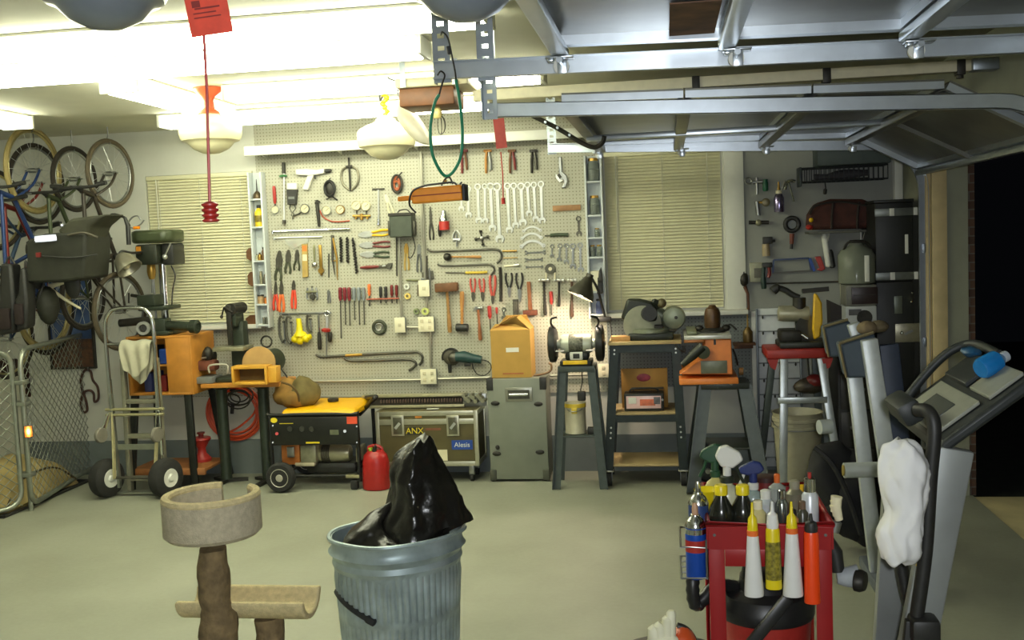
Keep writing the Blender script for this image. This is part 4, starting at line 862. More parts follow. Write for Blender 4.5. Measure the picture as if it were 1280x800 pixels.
t.p('collar', B().lathe([(.02, 21*u), (.038, 22.5*u), (.034, 25*u), (.014, 26*u)], (0, -.03, 0), (0, 0, -1), 16), RED); t.p('tail_rod', B().cyl((0, -.012, -26*u), (0, -.012, -t.L), .005), STEEL); t.p('grip', B().lathe([(.012, 26*u), (.018, 28*u), (.018, 36*u), (.008, 38*u)], (.03, -.02, 0), (0, 0, -1), 10), IRON)
YG = mat((240, 220, 20), .45, 0, .06, name='yellow_rubber')
t = T('rubber_gloves', 'bright yellow rubber gloves bunched on the hook rack', 'gloves', W(374, 430), (0, 0, 0), None, True)
t.p('cuff', B().tube([W(373, 398, .05), W(374, 406, .05), W(374.5, 413, .05), W(375, 420, .05)], [.018, .02, .026, .045], 14).jit(.004, 40), YG)
for (x, y, rx, rz) in ((369, 424, .03, .03), (375, 425, .032, .036), (382, 423, .034, .032), (378, 419, .036, .03), (371, 420, .026, .026), (387, 421, .016, .022)): t.p('finger_bunch', B().sph(W(x, y, .05), (rx, .03, rz), 12).jit(.006, 50), YG)
# brush, comb brush, sanding disc holder
t = TT('bench_brush', 'brown bristle brush on a wooden handle above the box', 'brush', (661, 352), (663.5, 394)); u = t.u
t.p('handle', B().pl([(-2.4*u, 0), (2.4*u, 0), (2.2*u, -t.L*.5), (2.6*u, -t.L*.84), (-2.6*u, -t.L*.84), (-2.2*u, -t.L*.5)], -.02, 0), mat((140, 84, 48), .5, 0, .2, 20), bev=.004); t.p('bristles', B().bx(-9*u, 9*u, -.04, 0, -t.L, -t.L*.84, .006), mat((108, 60, 42), .8, 0, .25, 60))
t = TT('wire_brush', 'dark grey wire brush above the cardboard box', 'brush', (644.5, 374), (645, 396)); u = t.u
t.p('back', B().bx(-3.4*u, 3.4*u, -.014, 0, -t.L, 0, .004), IRON); t.p('bristles', B().bx(-3*u, 3*u, -.034, -.014, -t.L*.97, -t.L*.12, .003), mat((84, 82, 72), .7, .3, .3, 80))
t = T('disc_holder', 'small dark sanding disc on two cream posts above the hammers', 'sanding disc', W(688, 336), (0, 0, 0)); u = u1((688, 336))
t.p('disc', B().lathe([(6.6*u, 0), (6.6*u, .012), (2.4*u, .016), (2.4*u, .008), (.001, .008)], (0, -.002, 0), (0, -1, 0), 24), mat((86, 84, 76), .8, 0, .2)); t.p('hub', B().cyl((0, -.018, 0), (0, -.008, 0), .014), CREAM)
for s in (-5, 6): t.p('post', B().cyl((s*u, -.03, -5*u), (s*u, -.03, -13*u), .007), CREAM)
# angle grinder with cord
t = T('angle_grinder', 'teal and black angle grinder hung low left of the cardboard box', 'angle grinder', W(580, 462), (0, 0, 0), None, True); TE = mat((28, 62, 62), .4, 0, .15, name='dark_teal')
t.p('disc', B().lathe([(10.5*u, 0), (11*u, .008), (10*u, .014), (3*u, .02), (.001, .02)], W(565, 446, .03), (.15, -1, 0), 28), mat((74, 70, 58), .6, .2, .2))
t.p('gear_head', B().sph(W(568, 447, .03), (.055, .05, .05), 14), DSTEEL)
t.p('motor', B().tube([W(570, 446, .05), W(580, 446, .05), (W(590, 448, .05)), W(602, 450, .05)], [.038, .045, .036, .03], 14), TE)
t.p('side_handle', B().tube([W(562, 455, .04), W(562.5, 466, .04)], [.016, .013], 10), BLACK); t.p('guard', B().ann((W(565, 446).x, W(565, 446).z), 12*u, 9.4*u, YP-.05, YP-.02, 16, PI*.2, PI*1.1), IRON)
t.p('switch', B().bx(W(582, 456).x, W(590, 456).x, YP-.06, YP-.04, W(580, 457).z, W(580, 453).z, .004), BLACK)
t.p('cord', B().tube(smooth(wpath([(602, 450), (608, 451), (613.5, 456), (613, 463), (606, 469), (597, 468), (592, 461), (590, 454)], .03), 5), .004, 6), BLACK)
# narrow shelves
PALE = mat((206, 212, 212), .5, 0, .03, name='pale_blue_white')
def nshelf(xa, ya, xb, yb_, divs, label, dep=.09):
    a = W(xa, ya, dep/2); b_ = W(xb, yb_, dep/2); x0, x1 = a.x, b_.x; z1, z0 = a.z, b_.z; t_ = .014
    t = T('narrow_shelf', label, 'shelf', ((x0+x1)/2, YP, z0), (0, 0, 0), 'narrow pale wall shelves', True)
    for s in (x0, x1-t_): t.p('side', B().bx(s, s+t_, YP-dep, YP, z0, z1, .002), PALE)
    t.p('back', B().bx(x0+t_, x1-t_, YP-.006, YP-.001, z0, z1), PALE)
    zs = []
    for d_ in divs: zz = P((xa+xb)/2, d_, YP-dep).z; zs.append(zz+.006); t.p('shelf_board', B().bx(x0+t_, x1-t_, YP-dep+.004, YP-.006, zz-.006, zz+.006, .001), PALE)
    return x0+t_, x1-t_, zs
def bottle(loc, r, h, m, label, cap, group, neck=.4, cat='bottle', name='bottle', cm=None):
    t = T(name, label, cat, loc, (0, 0, 0), group)
    t.p('body', B().lathe([(r*.9, 0), (r, .004), (r, h*.62), (r*.9, h*.7), (r*neck, h*.82), (r*neck, h*.86)], n=16), m); t.p('cap', B().lathe([(r*neck*1.25, h*.86), (r*neck*1.25, h*.98), (r*neck, h)], n=12), cm or BLACK); return t
x0, x1, zs = nshelf(311, 216, 340, 409, (249, 284, 326.5, 356.5, 381, 407), 'narrow pale shelf of bottles left of the pegboard')
xc = (x0+x1)/2; ys = YP-.045
t = T('oil_can', 'small dark oil can with a long spout on the top shelf', 'oil can', (xc, ys, zs[0]), (0, 0, 0)); t.p('body', B().lathe([(.034, 0), (.035, .01), (.03, .035), (.012, .055), (.008, .06)], n=20), mat((84, 70, 50), .4, .6, .15)); t.p('spout', B().lathe([(.006, .06), (.004, .12), (.002, .15)], n=8), IRON)
t = bottle((xc+.006, ys, zs[1]), .034, .165, mat((226, 196, 40), .35, 0, .05), 'yellow oil bottle with black cap on the left narrow shelf', BLACK, None); 
t.p('printed_label', B().lathe([(.0346, .035), (.0346, .085)], n=16, cap=False), mat((120, 104, 30), .5, 0, .5, 60), label='dark printed band')
bottle((xc+.022, ys, zs[2]), .014, .1, mat((110, 84, 60), .3, 0, .2), 'tall brown bottle on the third left shelf', BLACK, 'little bottles on the left narrow shelf'); bottle((xc-.004, ys-.01, zs[2]), .016, .06, BRASS, 'short brass-coloured bottle on the third left shelf', BLACK, 'little bottles on the left narrow shelf'); bottle((xc-.03, ys, zs[2]), .011, .05, mat((170, 170, 140), .3, 0, .2), 'tiny pale bottle on the third left shelf', BLACK, 'little bottles on the left narrow shelf')
for dx_, h, m_, l in ((-.008, .1, mat((130, 126, 104), .4, .5, .2), 'left grey socket cylinder on the fourth left shelf'), (.026, .075, mat((110, 104, 90), .4, .5, .2), 'right grey socket cylinder on the fourth left shelf')): one('socket_cylinder', B().lathe([(.014, 0), (.014, h*.7), (.011, h*.75), (.011, h), (.006, h)], n=14), m_, l, 'socket', 'socket cylinders on shelf', loc=(xc+dx_, ys, zs[3]))
bottle((xc-.02, ys, zs[4]), .026, .07, mat((170, 140, 100), .3, 0, .3), 'tan jar on the fifth left shelf', BLACK, 'jars on the left narrow shelf', .8, 'jar', 'jar'); bottle((xc+.03, ys, zs[4]), .022, .055, mat((206, 120, 54), .3, 0, .2), 'orange jar on the fifth left shelf', ORANGE, 'jars on the left narrow shelf', .8, 'jar', 'jar')
for dx_, l in ((-.005, 'left grey plug on the lowest left shelf'), (.022, 'right grey plug on the lowest left shelf')): one('socket_plug', B().lathe([(.011, 0), (.012, .004), (.012, .05), (.009, .056)], n=12), mat((116, 116, 104), .4, .5, .2), l, 'socket', 'plugs on the lowest left shelf', loc=(xc+dx_, ys, zs[5]))
for i, (y0, y1, w, l) in enumerate(((310, 326, 9, 'upper brown wooden bracket at the left shelf'), (340, 358, 9, 'middle brown wooden bracket at the left shelf'), (394, 410, 15, 'lowest long brown block at the left shelf'))):
    xr_ = x0-.016; zt_ = P(310, y0, D-.06).z; zb = P(310, y1, D-.06).z; w *= .0062
    one('wooden_bracket', B().pl([(xr_-w, zb+.02), (xr_-w, zt_-.025), (xr_-w*.6, zt_), (xr_, zt_), (xr_, zb), (xr_-w*.5, zb)], D-.07, D-.03), DWOOD, l, 'bracket', 'brown brackets at the left shelf', world=True, bev=.004)
x0, x1, zs = nshelf(730, 195, 759, 397, (227, 269.5, 297.5, 322, 365.5, 394), 'narrow pale shelf of jars right of the pegboard', .1)
xc = (x0+x1)/2; ys = YP-.05; JG = mat((196, 206, 196), .1, 0, .03, name='jar_glass', trans=.7)
def jar(x, z, r, h, fill, label):
    t = T('glass_jar', label, 'jar', (x, ys, z), (0, 0, 0), 'jars on the right narrow shelf'); t.p('glass', B().lathe([(r*.9, 0), (r, .005), (r, h*.75), (r*.75, h*.86), (r*.75, h*.9)], n=20), JG); t.p('contents', B().lathe([(r*.8, .005), (r*.86, .01), (r*.86, h*.5), (.001, h*.56)], n=16), fill); t.p('lid', B().lathe([(r*.82, h*.88), (r*.82, h), (r*.7, h*1.01)], n=20), BRASS)
NUT = mat((96, 92, 74), .5, .5, .6, 120, .3, name='loose_fasteners')
jar(xc, zs[0], .044, .165, NUT, 'tall glass jar of fasteners at the top of the right shelf'); jar(xc, zs[1], .038, .14, NUT, 'second glass jar of fasteners down the right shelf'); jar(xc+.012, zs[2], .02, .065, NUT, 'tiny glass jar on the third right shelf')
for dx_, l in ((-.026, 'left of two squat jars on the fourth right shelf'), (.022, 'right of two squat jars on the fourth right shelf')): jar(xc+dx_, zs[3], .022, .085, NUT, l)
one('ivory_box', B().bx(x0+.003, x0+.07, YP-.075, YP-.008, zs[4]+.001, zs[4]+.15, .004), BOX, 'plain ivory box on the right shelf behind the lamp', 'box', world=True)
t = T('leather_pouch', 'black tapered pouch hanging on the front of the right shelf', 'pouch', W(751, 366, .11), (0, 0, 0), None, True); t.p('pouch', B().pl([(W(747.5, 366).x, W(750, 366).z), (W(755, 366).x, W(750, 366).z), (W(754.5, 342).x, W(750, 342).z), (W(752.5, 333).x, W(750, 333).z), (W(750, 338).x, W(750, 338).z)], YP-.135, YP-.102), BLACK, bev=.006); t.p('flap', B().bx(W(748.5, 350).x, W(755, 350).x, YP-.139, YP-.135, W(750, 352).z, W(750, 346).z, .002), IRON)
bottle((xc+.01, ys, zs[5]), .026, .11, mat((90, 100, 140), .3, 0, .2), 'bluish jar on the lowest right shelf behind the lamp arm', BLACK, 'jars on the right narrow shelf', .7, 'jar', 'jar')
# ================================================================= LEFT SIDE: BICYCLES, KENNEL, HAND TRUCK, DRILL PRESS, BENCH
def Q(x0, y0, x1, y1, y):
    a = P(x0, y1, y); b_ = P(x1, y0, y); c = P(x0, y0, y); d = P(x1, y1, y)
    return (a.x+c.x)/2, (b_.x+d.x)/2, (a.z+d.z)/2, (b_.z+c.z)/2
GUM = mat((150, 134, 84), .7, 0, .1, name='gumwall_tyre'); TYRE = mat((46, 40, 32), .8, 0, .2, name='dark_tyre')
RIM = mat((190, 178, 130), .3, .8, .05, name='gold_rim')
def wheel(t, c, r, ax, tyre, rim, tr=.018, nsp=20):
    """c centre, ax axle direction"""
    c = V(c); ax = V(ax).normalized(); u, w = _frame(ax)
    tw = t.p('tyre', B().ring(c, r-tr, tr, ax, 40, 8), tyre); t.p('rim', B().ring(c, r-2.3*tr, tr*.5, ax, 40, 6), rim, tw)
    t.p('hub', B().cyl(c-ax*.045, c+ax*.045, .018, n=10).cyl(c-ax*.07, c+ax*.07, .006), STEEL, tw)
    sp = B()
    for k in range(nsp):
        a = 2*PI*k/nsp; s = 1 if k % 2 else -1
        sp.cyl(c+ax*.035*s+(u*math.cos(a+.3*s)+w*math.sin(a+.3*s))*.016, c+(u*math.cos(a)+w*math.sin(a))*(r-2.3*tr), .0016, n=5)
    t.p('spokes', sp, STEEL2, tw)
def bicycle(top, r, wb, yaw, col, label, tyre, rim, back=1, bars='dark', r2=None, hook=True, lean=0.0):
    """hung from the ceiling by one wheel: top = world centre of the upper wheel; the bike hangs straight down.
    local: bike length along -Z, wheel plane = local XZ, axle along local Y; back = direction of the saddle side (+X or -X)"""
    t = T('bicycle', label, 'bicycle', top, (0, lean, yaw), 'bicycles hung by the left wall')
    r2 = r2 or r; f = r/.34; e = back
    wheel(t, (0, 0, 0), r, (0, 1, 0), tyre, rim); wheel(t, (0, 0, -wb), r2, (0, 1, 0), tyre, rim)
    # upper wheel = front wheel ; head tube a little lower; frame hangs below towards the rear wheel
    hd0 = V((e*.42*f, 0, -.18*f)); hd1 = V((e*.26*f, 0, -.22*f)); bb = V((e*.02*f, 0, -wb*.58)); st = V((e*.48*f, 0, -wb*.72)); ra = V((0, 0, -wb))
    fr = B().tube([hd0, hd1], .019, 10).tube([hd1, bb], .016, 10).tube([hd0*.85+hd1*.15, st*.85+bb*.15], .014, 10).tube([bb, st], .015, 10)
    for s in (-1, 1):
        fr.tube([bb+V((0, s*.02, 0)), ra+V((0, s*.05, 0))], .009, 8); fr.tube([st*.85+bb*.15, ra+V((0, s*.05, 0))], .008, 8)
    t.p('frame', fr, col)
    fk = B()
    for s in (-1, 1): fk.tube(smooth([V((0, s*.05, 0)), V((e*.1*f, s*.05, -.12*f)), hd1+V((0, s*.02, 0))], 4), .01, 8)
    t.p('fork', fk, col)
    stem = hd0+V((e*.06*f, 0, .03*f)); t.p('stem', B().tube([hd0, stem], .014, 8), BLACK)
    hb = t.p('handlebar', B().tube(smooth([stem+V((-e*.02, -.22, .02)), stem+V((0, -.13, 0)), stem, stem+V((0, .13, 0)), stem+V((-e*.02, .22, .02))], 5), .011, 8), STEEL if bars == 'flat' else BLACK)
    for s in (-1, 1):
        t.p('grip', B().cyl(stem+V((-e*.02, s*.15, .012)), stem+V((-e*.02, s*.24, .022)), .016), BLACK, hb); t.p('brake_lever', B().tube([stem+V((0, s*.16, 0)), stem+V((-e*.05, s*.17, .03)), stem+V((-e*.06, s*.25, .04))], .006, 6), STEEL, hb)
    sd = st+(st-bb).normalized()*.1
    t.p('seat_post', B().tube([st, sd], .012, 8), STEEL)
    t.p('saddle', B().sph(sd+V((e*.02, 0, 0)), (.035, .07, .125), 14).jit(.006, 9), BLACK)
    t.p('chainring', B().lathe([(.085*f, -.003), (.085*f, .003), (.06*f, .003), (.06*f, -.003), (.085*f, -.003)], bb+V((0, .045, 0)), (0, 1, 0), 26, cap=False).bar(bb+V((-.08*f, .045, 0)), bb+V((.08*f, .045, 0)), .01, .006), DSTEEL)
    for s in (-1, 1):
        ck = t.p('crank', B().bar(bb+V((0, s*.055, 0)), bb+V((s*.05*f, s*.06, s*.15*f)), .014, .018), STEEL); t.p('pedal', B().bx(s*.05*f-.03+bb.x, s*.05*f+.03+bb.x, s*.1-.035, s*.1+.035, bb.z+s*.15*f-.01, bb.z+s*.15*f+.01, .004), BLACK, ck)
    if hook: t.p('ceiling_hook', B().tube(smooth([(0, 0, CEIL-top[2]-.002), (0, 0, r+.02), (0, .02, r-.02), (0, 0, r-.045), (0, -.02, r-.03)], 4), .005, 6), STEEL)
    return t
c = P(42, 213, 7.2); bicycle(c, .325, 1.02, R(87), mat((40, 62, 110), .35, .2, .1, name='blue_frame'), 'bicycle hung by its gold-rimmed wheel, nearest the camera at far left', GUM, RIM, -1)
c = P(93, 224, 7.36); bicycle(c, .25, .9, R(82), mat((60, 70, 44), .4, .2, .1), 'small dark bicycle hung between the gold wheel and the corner wheel', TYRE, STEEL, -1)
c = P(138, 217, 7.3); bicycle(c, .26, 1.03, R(80), mat((54, 48, 40), .4, .2, .1), 'bicycle hung rightmost, nearest the left window', mat((84, 74, 56), .7, 0, .1), STEEL, -1, r2=.3)
c = P(46, 230, 7.36); bicycle(c, .31, 1.0, R(84), mat((120, 34, 28), .4, .1, .1), 'dark-tyred bicycle hung just behind the gold-rimmed wheel', TYRE, STEEL, -1)
c = P(-6, 262, 7.0); bicycle(c, .3, .95, R(84), mat((52, 72, 96), .35, .2, .1), 'blue-grey bicycle at the picture edge behind the kennel', TYRE, RIM, 1)
# cargo bags and baskets hung between the bikes
OLB = mat((40, 41, 32), .7, 0, .25, 16, .1, name='dark_olive_cloth')
y = 6.85
def blob(t, pts, y, dep, m, name='bag_body', bev=.02, jit=.012): return t.p(name, B().pl([(P(a, b_, y).x, P(a, b_, y).z) for a, b_ in pts], y-dep/2, y+dep/2).jit(jit, 6), m, bev=bev)
t = T('cargo_bag', 'large dark olive cargo bag hanging in front of the bicycles', 'bag', P(95, 352, y), (0, 0, 0), None, True)
blob(t, [(50, 300), (72, 292), (112, 290), (124, 292), (123, 318), (121, 347), (90, 352), (47, 352), (50, 330)], y, .34, OLB)
t.p('flap', B().pl([(P(a, b_, y).x, P(a, b_, y).z) for a, b_ in ((88, 288), (105, 272), (148, 268), (128, 284), (124, 300), (100, 300))], y-.16, y+.12).jit(.012, 7), mat((50, 50, 36), .7, 0, .25, 16), bev=.02)
t.p('piping', B().tube(smooth([P(52, 320, y-.19), P(90, 322, y-.19), P(122, 318, y-.19)], 5), .006, 6), BLACK); t.p('strap', B().tube(smooth([P(85, 294, y-.19), P(105, 291, y-.19), P(122, 297, y-.19)], 5), .008, 6), mat((70, 64, 50), .6, 0, .1))
t.p('red_tag', B().bx(P(64, 318, y).x, P(70, 318, y).x, y-.185, y-.175, P(66, 321, y).z, P(66, 315, y).z, .002), DRED)
t = T('round_bag', 'dark round helmet-like bag hanging under the cargo bag', 'bag', P(60, 405, y), (0, 0, 0), None, True)
t.p('shell', B().sph(P(60, 382, y), (.075, .09, .14), 16).jit(.012, 8), OLB); t.p('strap', B().tube(smooth([P(55, 354, y-.05), P(49, 372, y-.08), P(46, 385, y-.06)], 4), .007, 6), BLACK)
REFL = mat((235, 238, 240), .12, 1., .02, name='reflector_mirror')
def reflector(px, w, h, y, label, ang=0., lens=None, name='reflector'):
    c = P(px[0], px[1], y); d = (V((.05, -.03, EYE+.05))+V((0, 0, EYE))-c*2).normalized()   # face halfway between lens and flash
    q = d.to_track_quat('Z', 'Y').to_euler(); n = 10; vs = []; fs = []; b = B()
    # slightly domed plate
    k = 7
    for i in range(k):
        for j in range(k):
            u_, v_ = i/(k-1)*2-1, j/(k-1)*2-1; x_, y_ = u_*w/2, v_*h/2; co_, si_ = math.cos(ang), math.sin(ang)
            vs.append((x_*co_-y_*si_, x_*si_+y_*co_, .0022-(u_*u_+v_*v_)*.0006))
    for i in range(k-1):
        for j in range(k-1): fs.append((i*k+j, (i+1)*k+j, (i+1)*k+j+1, i*k+j+1))
    b._add(vs, fs); e = B(); e.bx(-w/2-.004, w/2+.004, -h/2-.004, h/2+.004, -.012, -.0005, .003)
    if ang: e.v = [V((v.x*math.cos(ang)-v.y*math.sin(ang), v.x*math.sin(ang)+v.y*math.cos(ang), v.z)) for v in e.v]
    t = T(name, label, 'reflector', c, tuple(q)); t.p('backing', e, BLACK); t.p('lens', b, lens or REFL); return t
reflector((57, 298), .135, .045, 6.6, 'bright white reflector strip on the cargo bag beside the hanging bicycles', .05)
reflector((77.5, 281.5), .022, .022, 6.6, 'tiny round bright reflector above the white reflector strip')
# pannier frames at far left
for (x0, x1, yt, yb_, lb) in ((0, 24, 330, 419, 'left of two narrow black pannier bags at the picture edge'), (24, 40, 335, 413, 'right of two narrow black pannier bags at the picture edge')):
    yy = 6.7; t = T('pannier_bag', lb, 'bag', P((x0+x1)/2, yb_, yy), (0, 0, 0), 'black pannier bags', True)
    blob(t, [(x0+6, yt), (x1-4, yt), (x1, yb_-36), (x1-1, yb_-4), (x0+2, yb_), (x0, yb_-40), (x0+4, yb_-45)], yy, .12, BLACK)
    t.p('pocket', B().bx(P(x0+3, 400, yy).x, P(x1-3, 400, yy).x, yy-.085, yy-.055, P(x0, yb_-8, yy).z, P(x0, yb_-34, yy).z, .01), mat((38, 26, 26), .7, 0, .2)); t.p('hook_strap', B().tube(smooth([P(x0+7, yt, yy), P((x0+x1)/2, yt-9, yy), P(x1-5, yt, yy)], 4), .007, 6), mat((54, 50, 44), .5, 0, .1))
t = T('pump_bar', 'cream plastic bar sticking out under the cargo bag', 'bar', P(62, 368, 6.9), (0, 0, 0), None, True); t.p('arm', B().tube([P(62, 358, 6.9), P(85, 352, 6.9)], [.02, .008], 8), CREAM); t.p('arm', B().tube([P(64, 362, 6.9), P(84, 376, 6.9), P(101, 386, 6.9)], [.014, .012, .008], 8), CREAM); t.p('joint', B().sph(P(63, 361, 6.9), .022, 10), CREAM)
# framed picture and dark poster on the walls
t = T('framed_picture', 'framed dark blue picture on the wall behind the kennel', 'picture', P(87, 458, D-.02), (0, 0, 0), None, True); x0, x1, z0, z1 = Q(62, 346, 114, 459, D-.02)
t.p('frame', B().bx(x0-.015, x0, D-.03, D-.001, z0-.015, z1+.015).bx(x1, x1+.015, D-.03, D-.001, z0-.015, z1+.015).bx(x0, x1, D-.03, D-.001, z1, z1+.015).bx(x0, x1, D-.03, D-.001, z0-.015, z0), IRON)
t.p('print', B().bx(x0, x1, D-.014, D-.001, z0, z1), mat((58, 82, 124), .3, 0, .4, 7, name='blue_print')); t.p('print', B().bx(x0, x1, D-.016, D-.0141, z0, z0+(z1-z0)*.31), mat((74, 44, 26), .3, 0, .6, 30, name='brown_print'))
y0_ = AX(0, 470, XL).y; y1_ = AX(16, 470, XL).y
a = P(-18, 502, 7.5); b_ = P(15, 452, 7.5)
one('dark_poster', B().bx(a.x, b_.x, D-.008, D-.0065, a.z, b_.z), mat((58, 34, 30), .4, 0, .7, 22, name='dark_print'), 'dark red patterned poster low on the wall at the left edge', 'poster', world=True, flat=True)
t = T('dog_leash', 'brown rope leash looped on a hook behind the kennel mesh', 'leash', P(112, 490, D-.02), (0, 0, 0), None, True); yy = D-.025
t.p('rope', B().tube(smooth([P(104, 515, yy), P(101, 505, yy), P(103, 490, yy), P(101, 475, yy), P(106, 463, yy), P(113, 464, yy), P(116, 475, yy), P(122, 484, yy), P(123, 498, yy), P(118, 502, yy-.01), P(117, 492, yy), P(112, 488, yy), P(105, 491, yy), P(108, 503, yy), P(109, 513, yy)], 5, True), .01, 8, True), mat((70, 46, 38), .8, 0, .3, 60)); t.p('hook', B().tube([P(110, 461, D-.001), P(110, 463, yy-.02), P(110, 459, yy-.03)], .005, 6), STEEL)
# ---- kennel panels
def panel(p0, p1, h, label, arch=True, pitch=.085, r=.018, dh=.07):
    p0 = V((p0[0], p0[1], 0)); p1 = V((p1[0], p1[1], 0)); d = (p1-p0); L = d.length; an = math.atan2(d.y, d.x)
    t = T('kennel_fence', label, 'kennel panel', p0, (0, 0, an), 'chain-link kennel panels'); zb = .05; rr = .11
    pth = []
    for cx_, cz_, a0 in ((rr, zb+rr, 180), (L-rr, zb+rr, 270), (L-rr, h-rr, 0), (rr, h-rr, 90)): pth += [V((cx_+rr*math.cos(R(a0+a)), 0, cz_+rr*math.sin(R(a0+a)))) for a in (0, 22, 45, 68, 90)]
    t.p('frame', B().tube(pth, r, 10, True), GALV2)
    m = B(); sl_ = pitch/dh; n = int(L/pitch+h/dh)+1
    for k in range(-int(h/dh)-1, n):
        for s in (1, -1):
            # line x = k*pitch + s*z clipped to the frame
            q = []
            for z in (zb, h):
                x = k*pitch+(z-zb if s > 0 else h-z)*sl_; q.append((x, z))
            (xa, za), (xb_, zb2) = q
            def clip(x_, z_, dx_, dz_): return None
            t0, t1 = 0., 1.; dx_ = xb_-xa; 
            if dx_ == 0: continue
            for lim, sg in ((0, 1), (L, -1)):
                # sg*(xa+t*dx - lim) >= 0
                A_ = sg*(xa-lim); Bq_ = sg*dx_
                if Bq_ > 0: t0 = max(t0, -A_/Bq_)
                elif A_ < 0: t1 = -1
                else: t1 = min(t1, -A_/Bq_) if Bq_ < 0 else t1
            if t1-t0 < .03: continue
            m.tube([(xa+dx_*t0, .003*s, za+(zb2-za)*t0), (xa+dx_*t1, .003*s, za+(zb2-za)*t1)], .0028, 4, cap=False)
    t.p('chain_link_mesh', m, GALV2)
    return t
GALV2 = mat((158, 162, 150), .35, .75, .1, 20, name='weathered_zinc')
kp = FL(40, 640); kb = FL(130, 583); kh = 1.14
t1 = panel((kp.x, kp.y), (kb.x, kb.y), kh, 'chain-link kennel panel running back from the orange reflector')
kl = FL(-70, 664); t2 = panel((kp.x-.055, kp.y-.02), (kl.x, kl.y), kh, 'chain-link kennel panel leaving the picture at the left edge')
kc = FL(188, 577); panel((kb.x+.05, kb.y+.02), (kb.x+.62, kb.y+.06), kh, 'short chain-link kennel panel behind the hand truck')
po = P(30, 600, kp.y); t = T('kennel_post', 'upright kennel latch post between the two front panels', 'post', (kp.x-.026, kp.y+.03, 0)); t.p('post', B().cyl((0, 0, 0), (0, 0, kh-.12), .016, n=10), GALV2)
for z_ in (.25, .75, .9): t.p('clamp', B().bx(-.05, .05, -.055, .02, z_, z_+.03, .004), GALV2)
ORL = mat((255, 150, 60), .12, 1, .02, name='orange_reflector'); reflector((35.5, 539.5), .05, .075, kp.y-.06, 'bright orange reflector clipped on the kennel post', 0, ORL)
# dog bed and white sheet inside
DB = mat((160, 142, 92), .9, 0, .2, 8, .2, name='tan_dog_bed')
a = FL(20, 640); t = T('dog_bed', 'big tan dog cushion on the floor inside the kennel', 'dog bed', (-4.93, 6.93, .0025))
b = B(); n = 18; vs = []
for i in range(n+1):
    for j in range(n+1):
        u_, v_ = i/n*2-1, j/n*2-1; k = max(0, (1-abs(u_)**3.5)*(1-abs(v_)**3.5))
        vs.append((u_*.36, v_*.44, .02+.26*k**.5+.03*math.sin(5*u_+3*v_)*k))
o = len(vs); b._add(vs+[(v[0], v[1], .002) for v in vs], [(i*(n+1)+j, (i+1)*(n+1)+j, (i+1)*(n+1)+j+1, i*(n+1)+j+1) for i in range(n) for j in range(n)]+[(o+i*(n+1)+j, o+i*(n+1)+j+1, o+(i+1)*(n+1)+j+1, o+(i+1)*(n+1)+j) for i in range(n) for j in range(n)])
t.p('cushion', b.jit(.02, 5), DB); t.p('seam', B().tube(smooth([(.35, -.43, .05), (.3, -.2, .18), (.3, .2, .19), (.35, .42, .05)], 5), .008, 6), mat((70, 60, 40), .8))
t = T('kennel_tray', 'black plastic tray under the tan dog cushion', 'tray', (-4.93, 6.93, 0)); t.p('base', B().bx(-.40, .395, -.54, .56, .0005, .0018), BLACK); t.p('rim', B().ring((0, .01, .012), .395, .011, (0, 0, 1), 4, 6), BLACK) if 0 else t.p('rim', B().tube([(-.39, -.52, .012), (.39, -.52, .012), (.39, .54, .012), (-.39, .54, .012)], .011, 6, True), BLACK)
a = P(-30, 556, 7.6); b_ = P(28, 470, 7.6); one('white_board', B().bx(a.x, b_.x, 7.58, 7.6, 0.002, b_.z, .004, (-.06, 0, 0)), mat((196, 194, 176), .7, 0, .06), 'white board leaning on the wall at the left edge', 'board', world=True)
# ---- hand truck
hy = 6.98; wl = FL(140, 619); wr = FL(209, 621)
hx = (wl.x+wr.x)/2; hw = (wr.x-wl.x)/2
t = T('hand_truck', 'chrome two-wheeled hand truck with fat black tyres', 'hand truck', (hx, hy, 0)); zt = P(172, 385, hy).z; 
s_ = hw*.72
t.p('frame', B().tube(smooth([(-s_-.02, .05, .3), (-s_-.02, .05, .8), (-s_-.02, .05, zt-.14), (-s_+.02, .05, zt-.03), (-s_+.09, .05, zt), (s_-.09, .05, zt), (s_-.02, .05, zt-.03), (s_+.02, .05, zt-.14), (s_+.02, .05, .8), (s_+.02, .05, .3)], 6), .0145, 10), CHROME)
for sgn in (-1, 1):
    w_ = t.p('wheel', B().lathe([(.06, -.05), (.115, -.052), (.135, -.038), (.142, -.015), (.142, .015), (.135, .038), (.115, .052), (.06, .05)], (sgn*hw, 0, .143), (1, -.32, 0), 28), RUBBER)
    t.p('wheel_hub', B().lathe([(.064, -.054), (.074, -.04), (.074, .04), (.066, .054), (.03, .05), (.02, .062), (.001, .062)], (sgn*hw, 0, .143), (1, -.32, 0), 22), WHITE, w_)
    t.p('brace', B().bar((sgn*(s_+.01), .05, .62), (sgn*s_*.95, -.02, .14), .03, .012, (1, 0, 0)), mat((206, 196, 150), .4, .3, .08)); t.p('frame_channel', B().bar((sgn*(s_+.02), .055, .86), (sgn*(s_-.01), .04, .06), .03, .02, (1, 0, 0)), GALV2)
    ca = t.p('caster', B().lathe([(.05, -.015), (.055, -.01), (.055, .01), (.05, .015)], (sgn*(s_+.05), -.06, .47), (1, -.3, 0), 20), mat((120, 116, 104), .5, 0, .1)); t.p('caster_fork', B().bar((sgn*(s_+.02), .03, .62), (sgn*(s_+.045), -.06, .47), .04, .008, (1, 0, 0)), CHROME, ca)
t.p('axle', B().cyl((-hw, 0, .143), (hw, 0, .143), .011), DSTEEL)
for z_, r_ in ((.64, .011), (.6, .011)): t.p('cross_bar', B().cyl((-s_-.06, .045, z_), (s_+.06, .045, z_), r_), mat((188, 182, 140), .35, .6, .08))
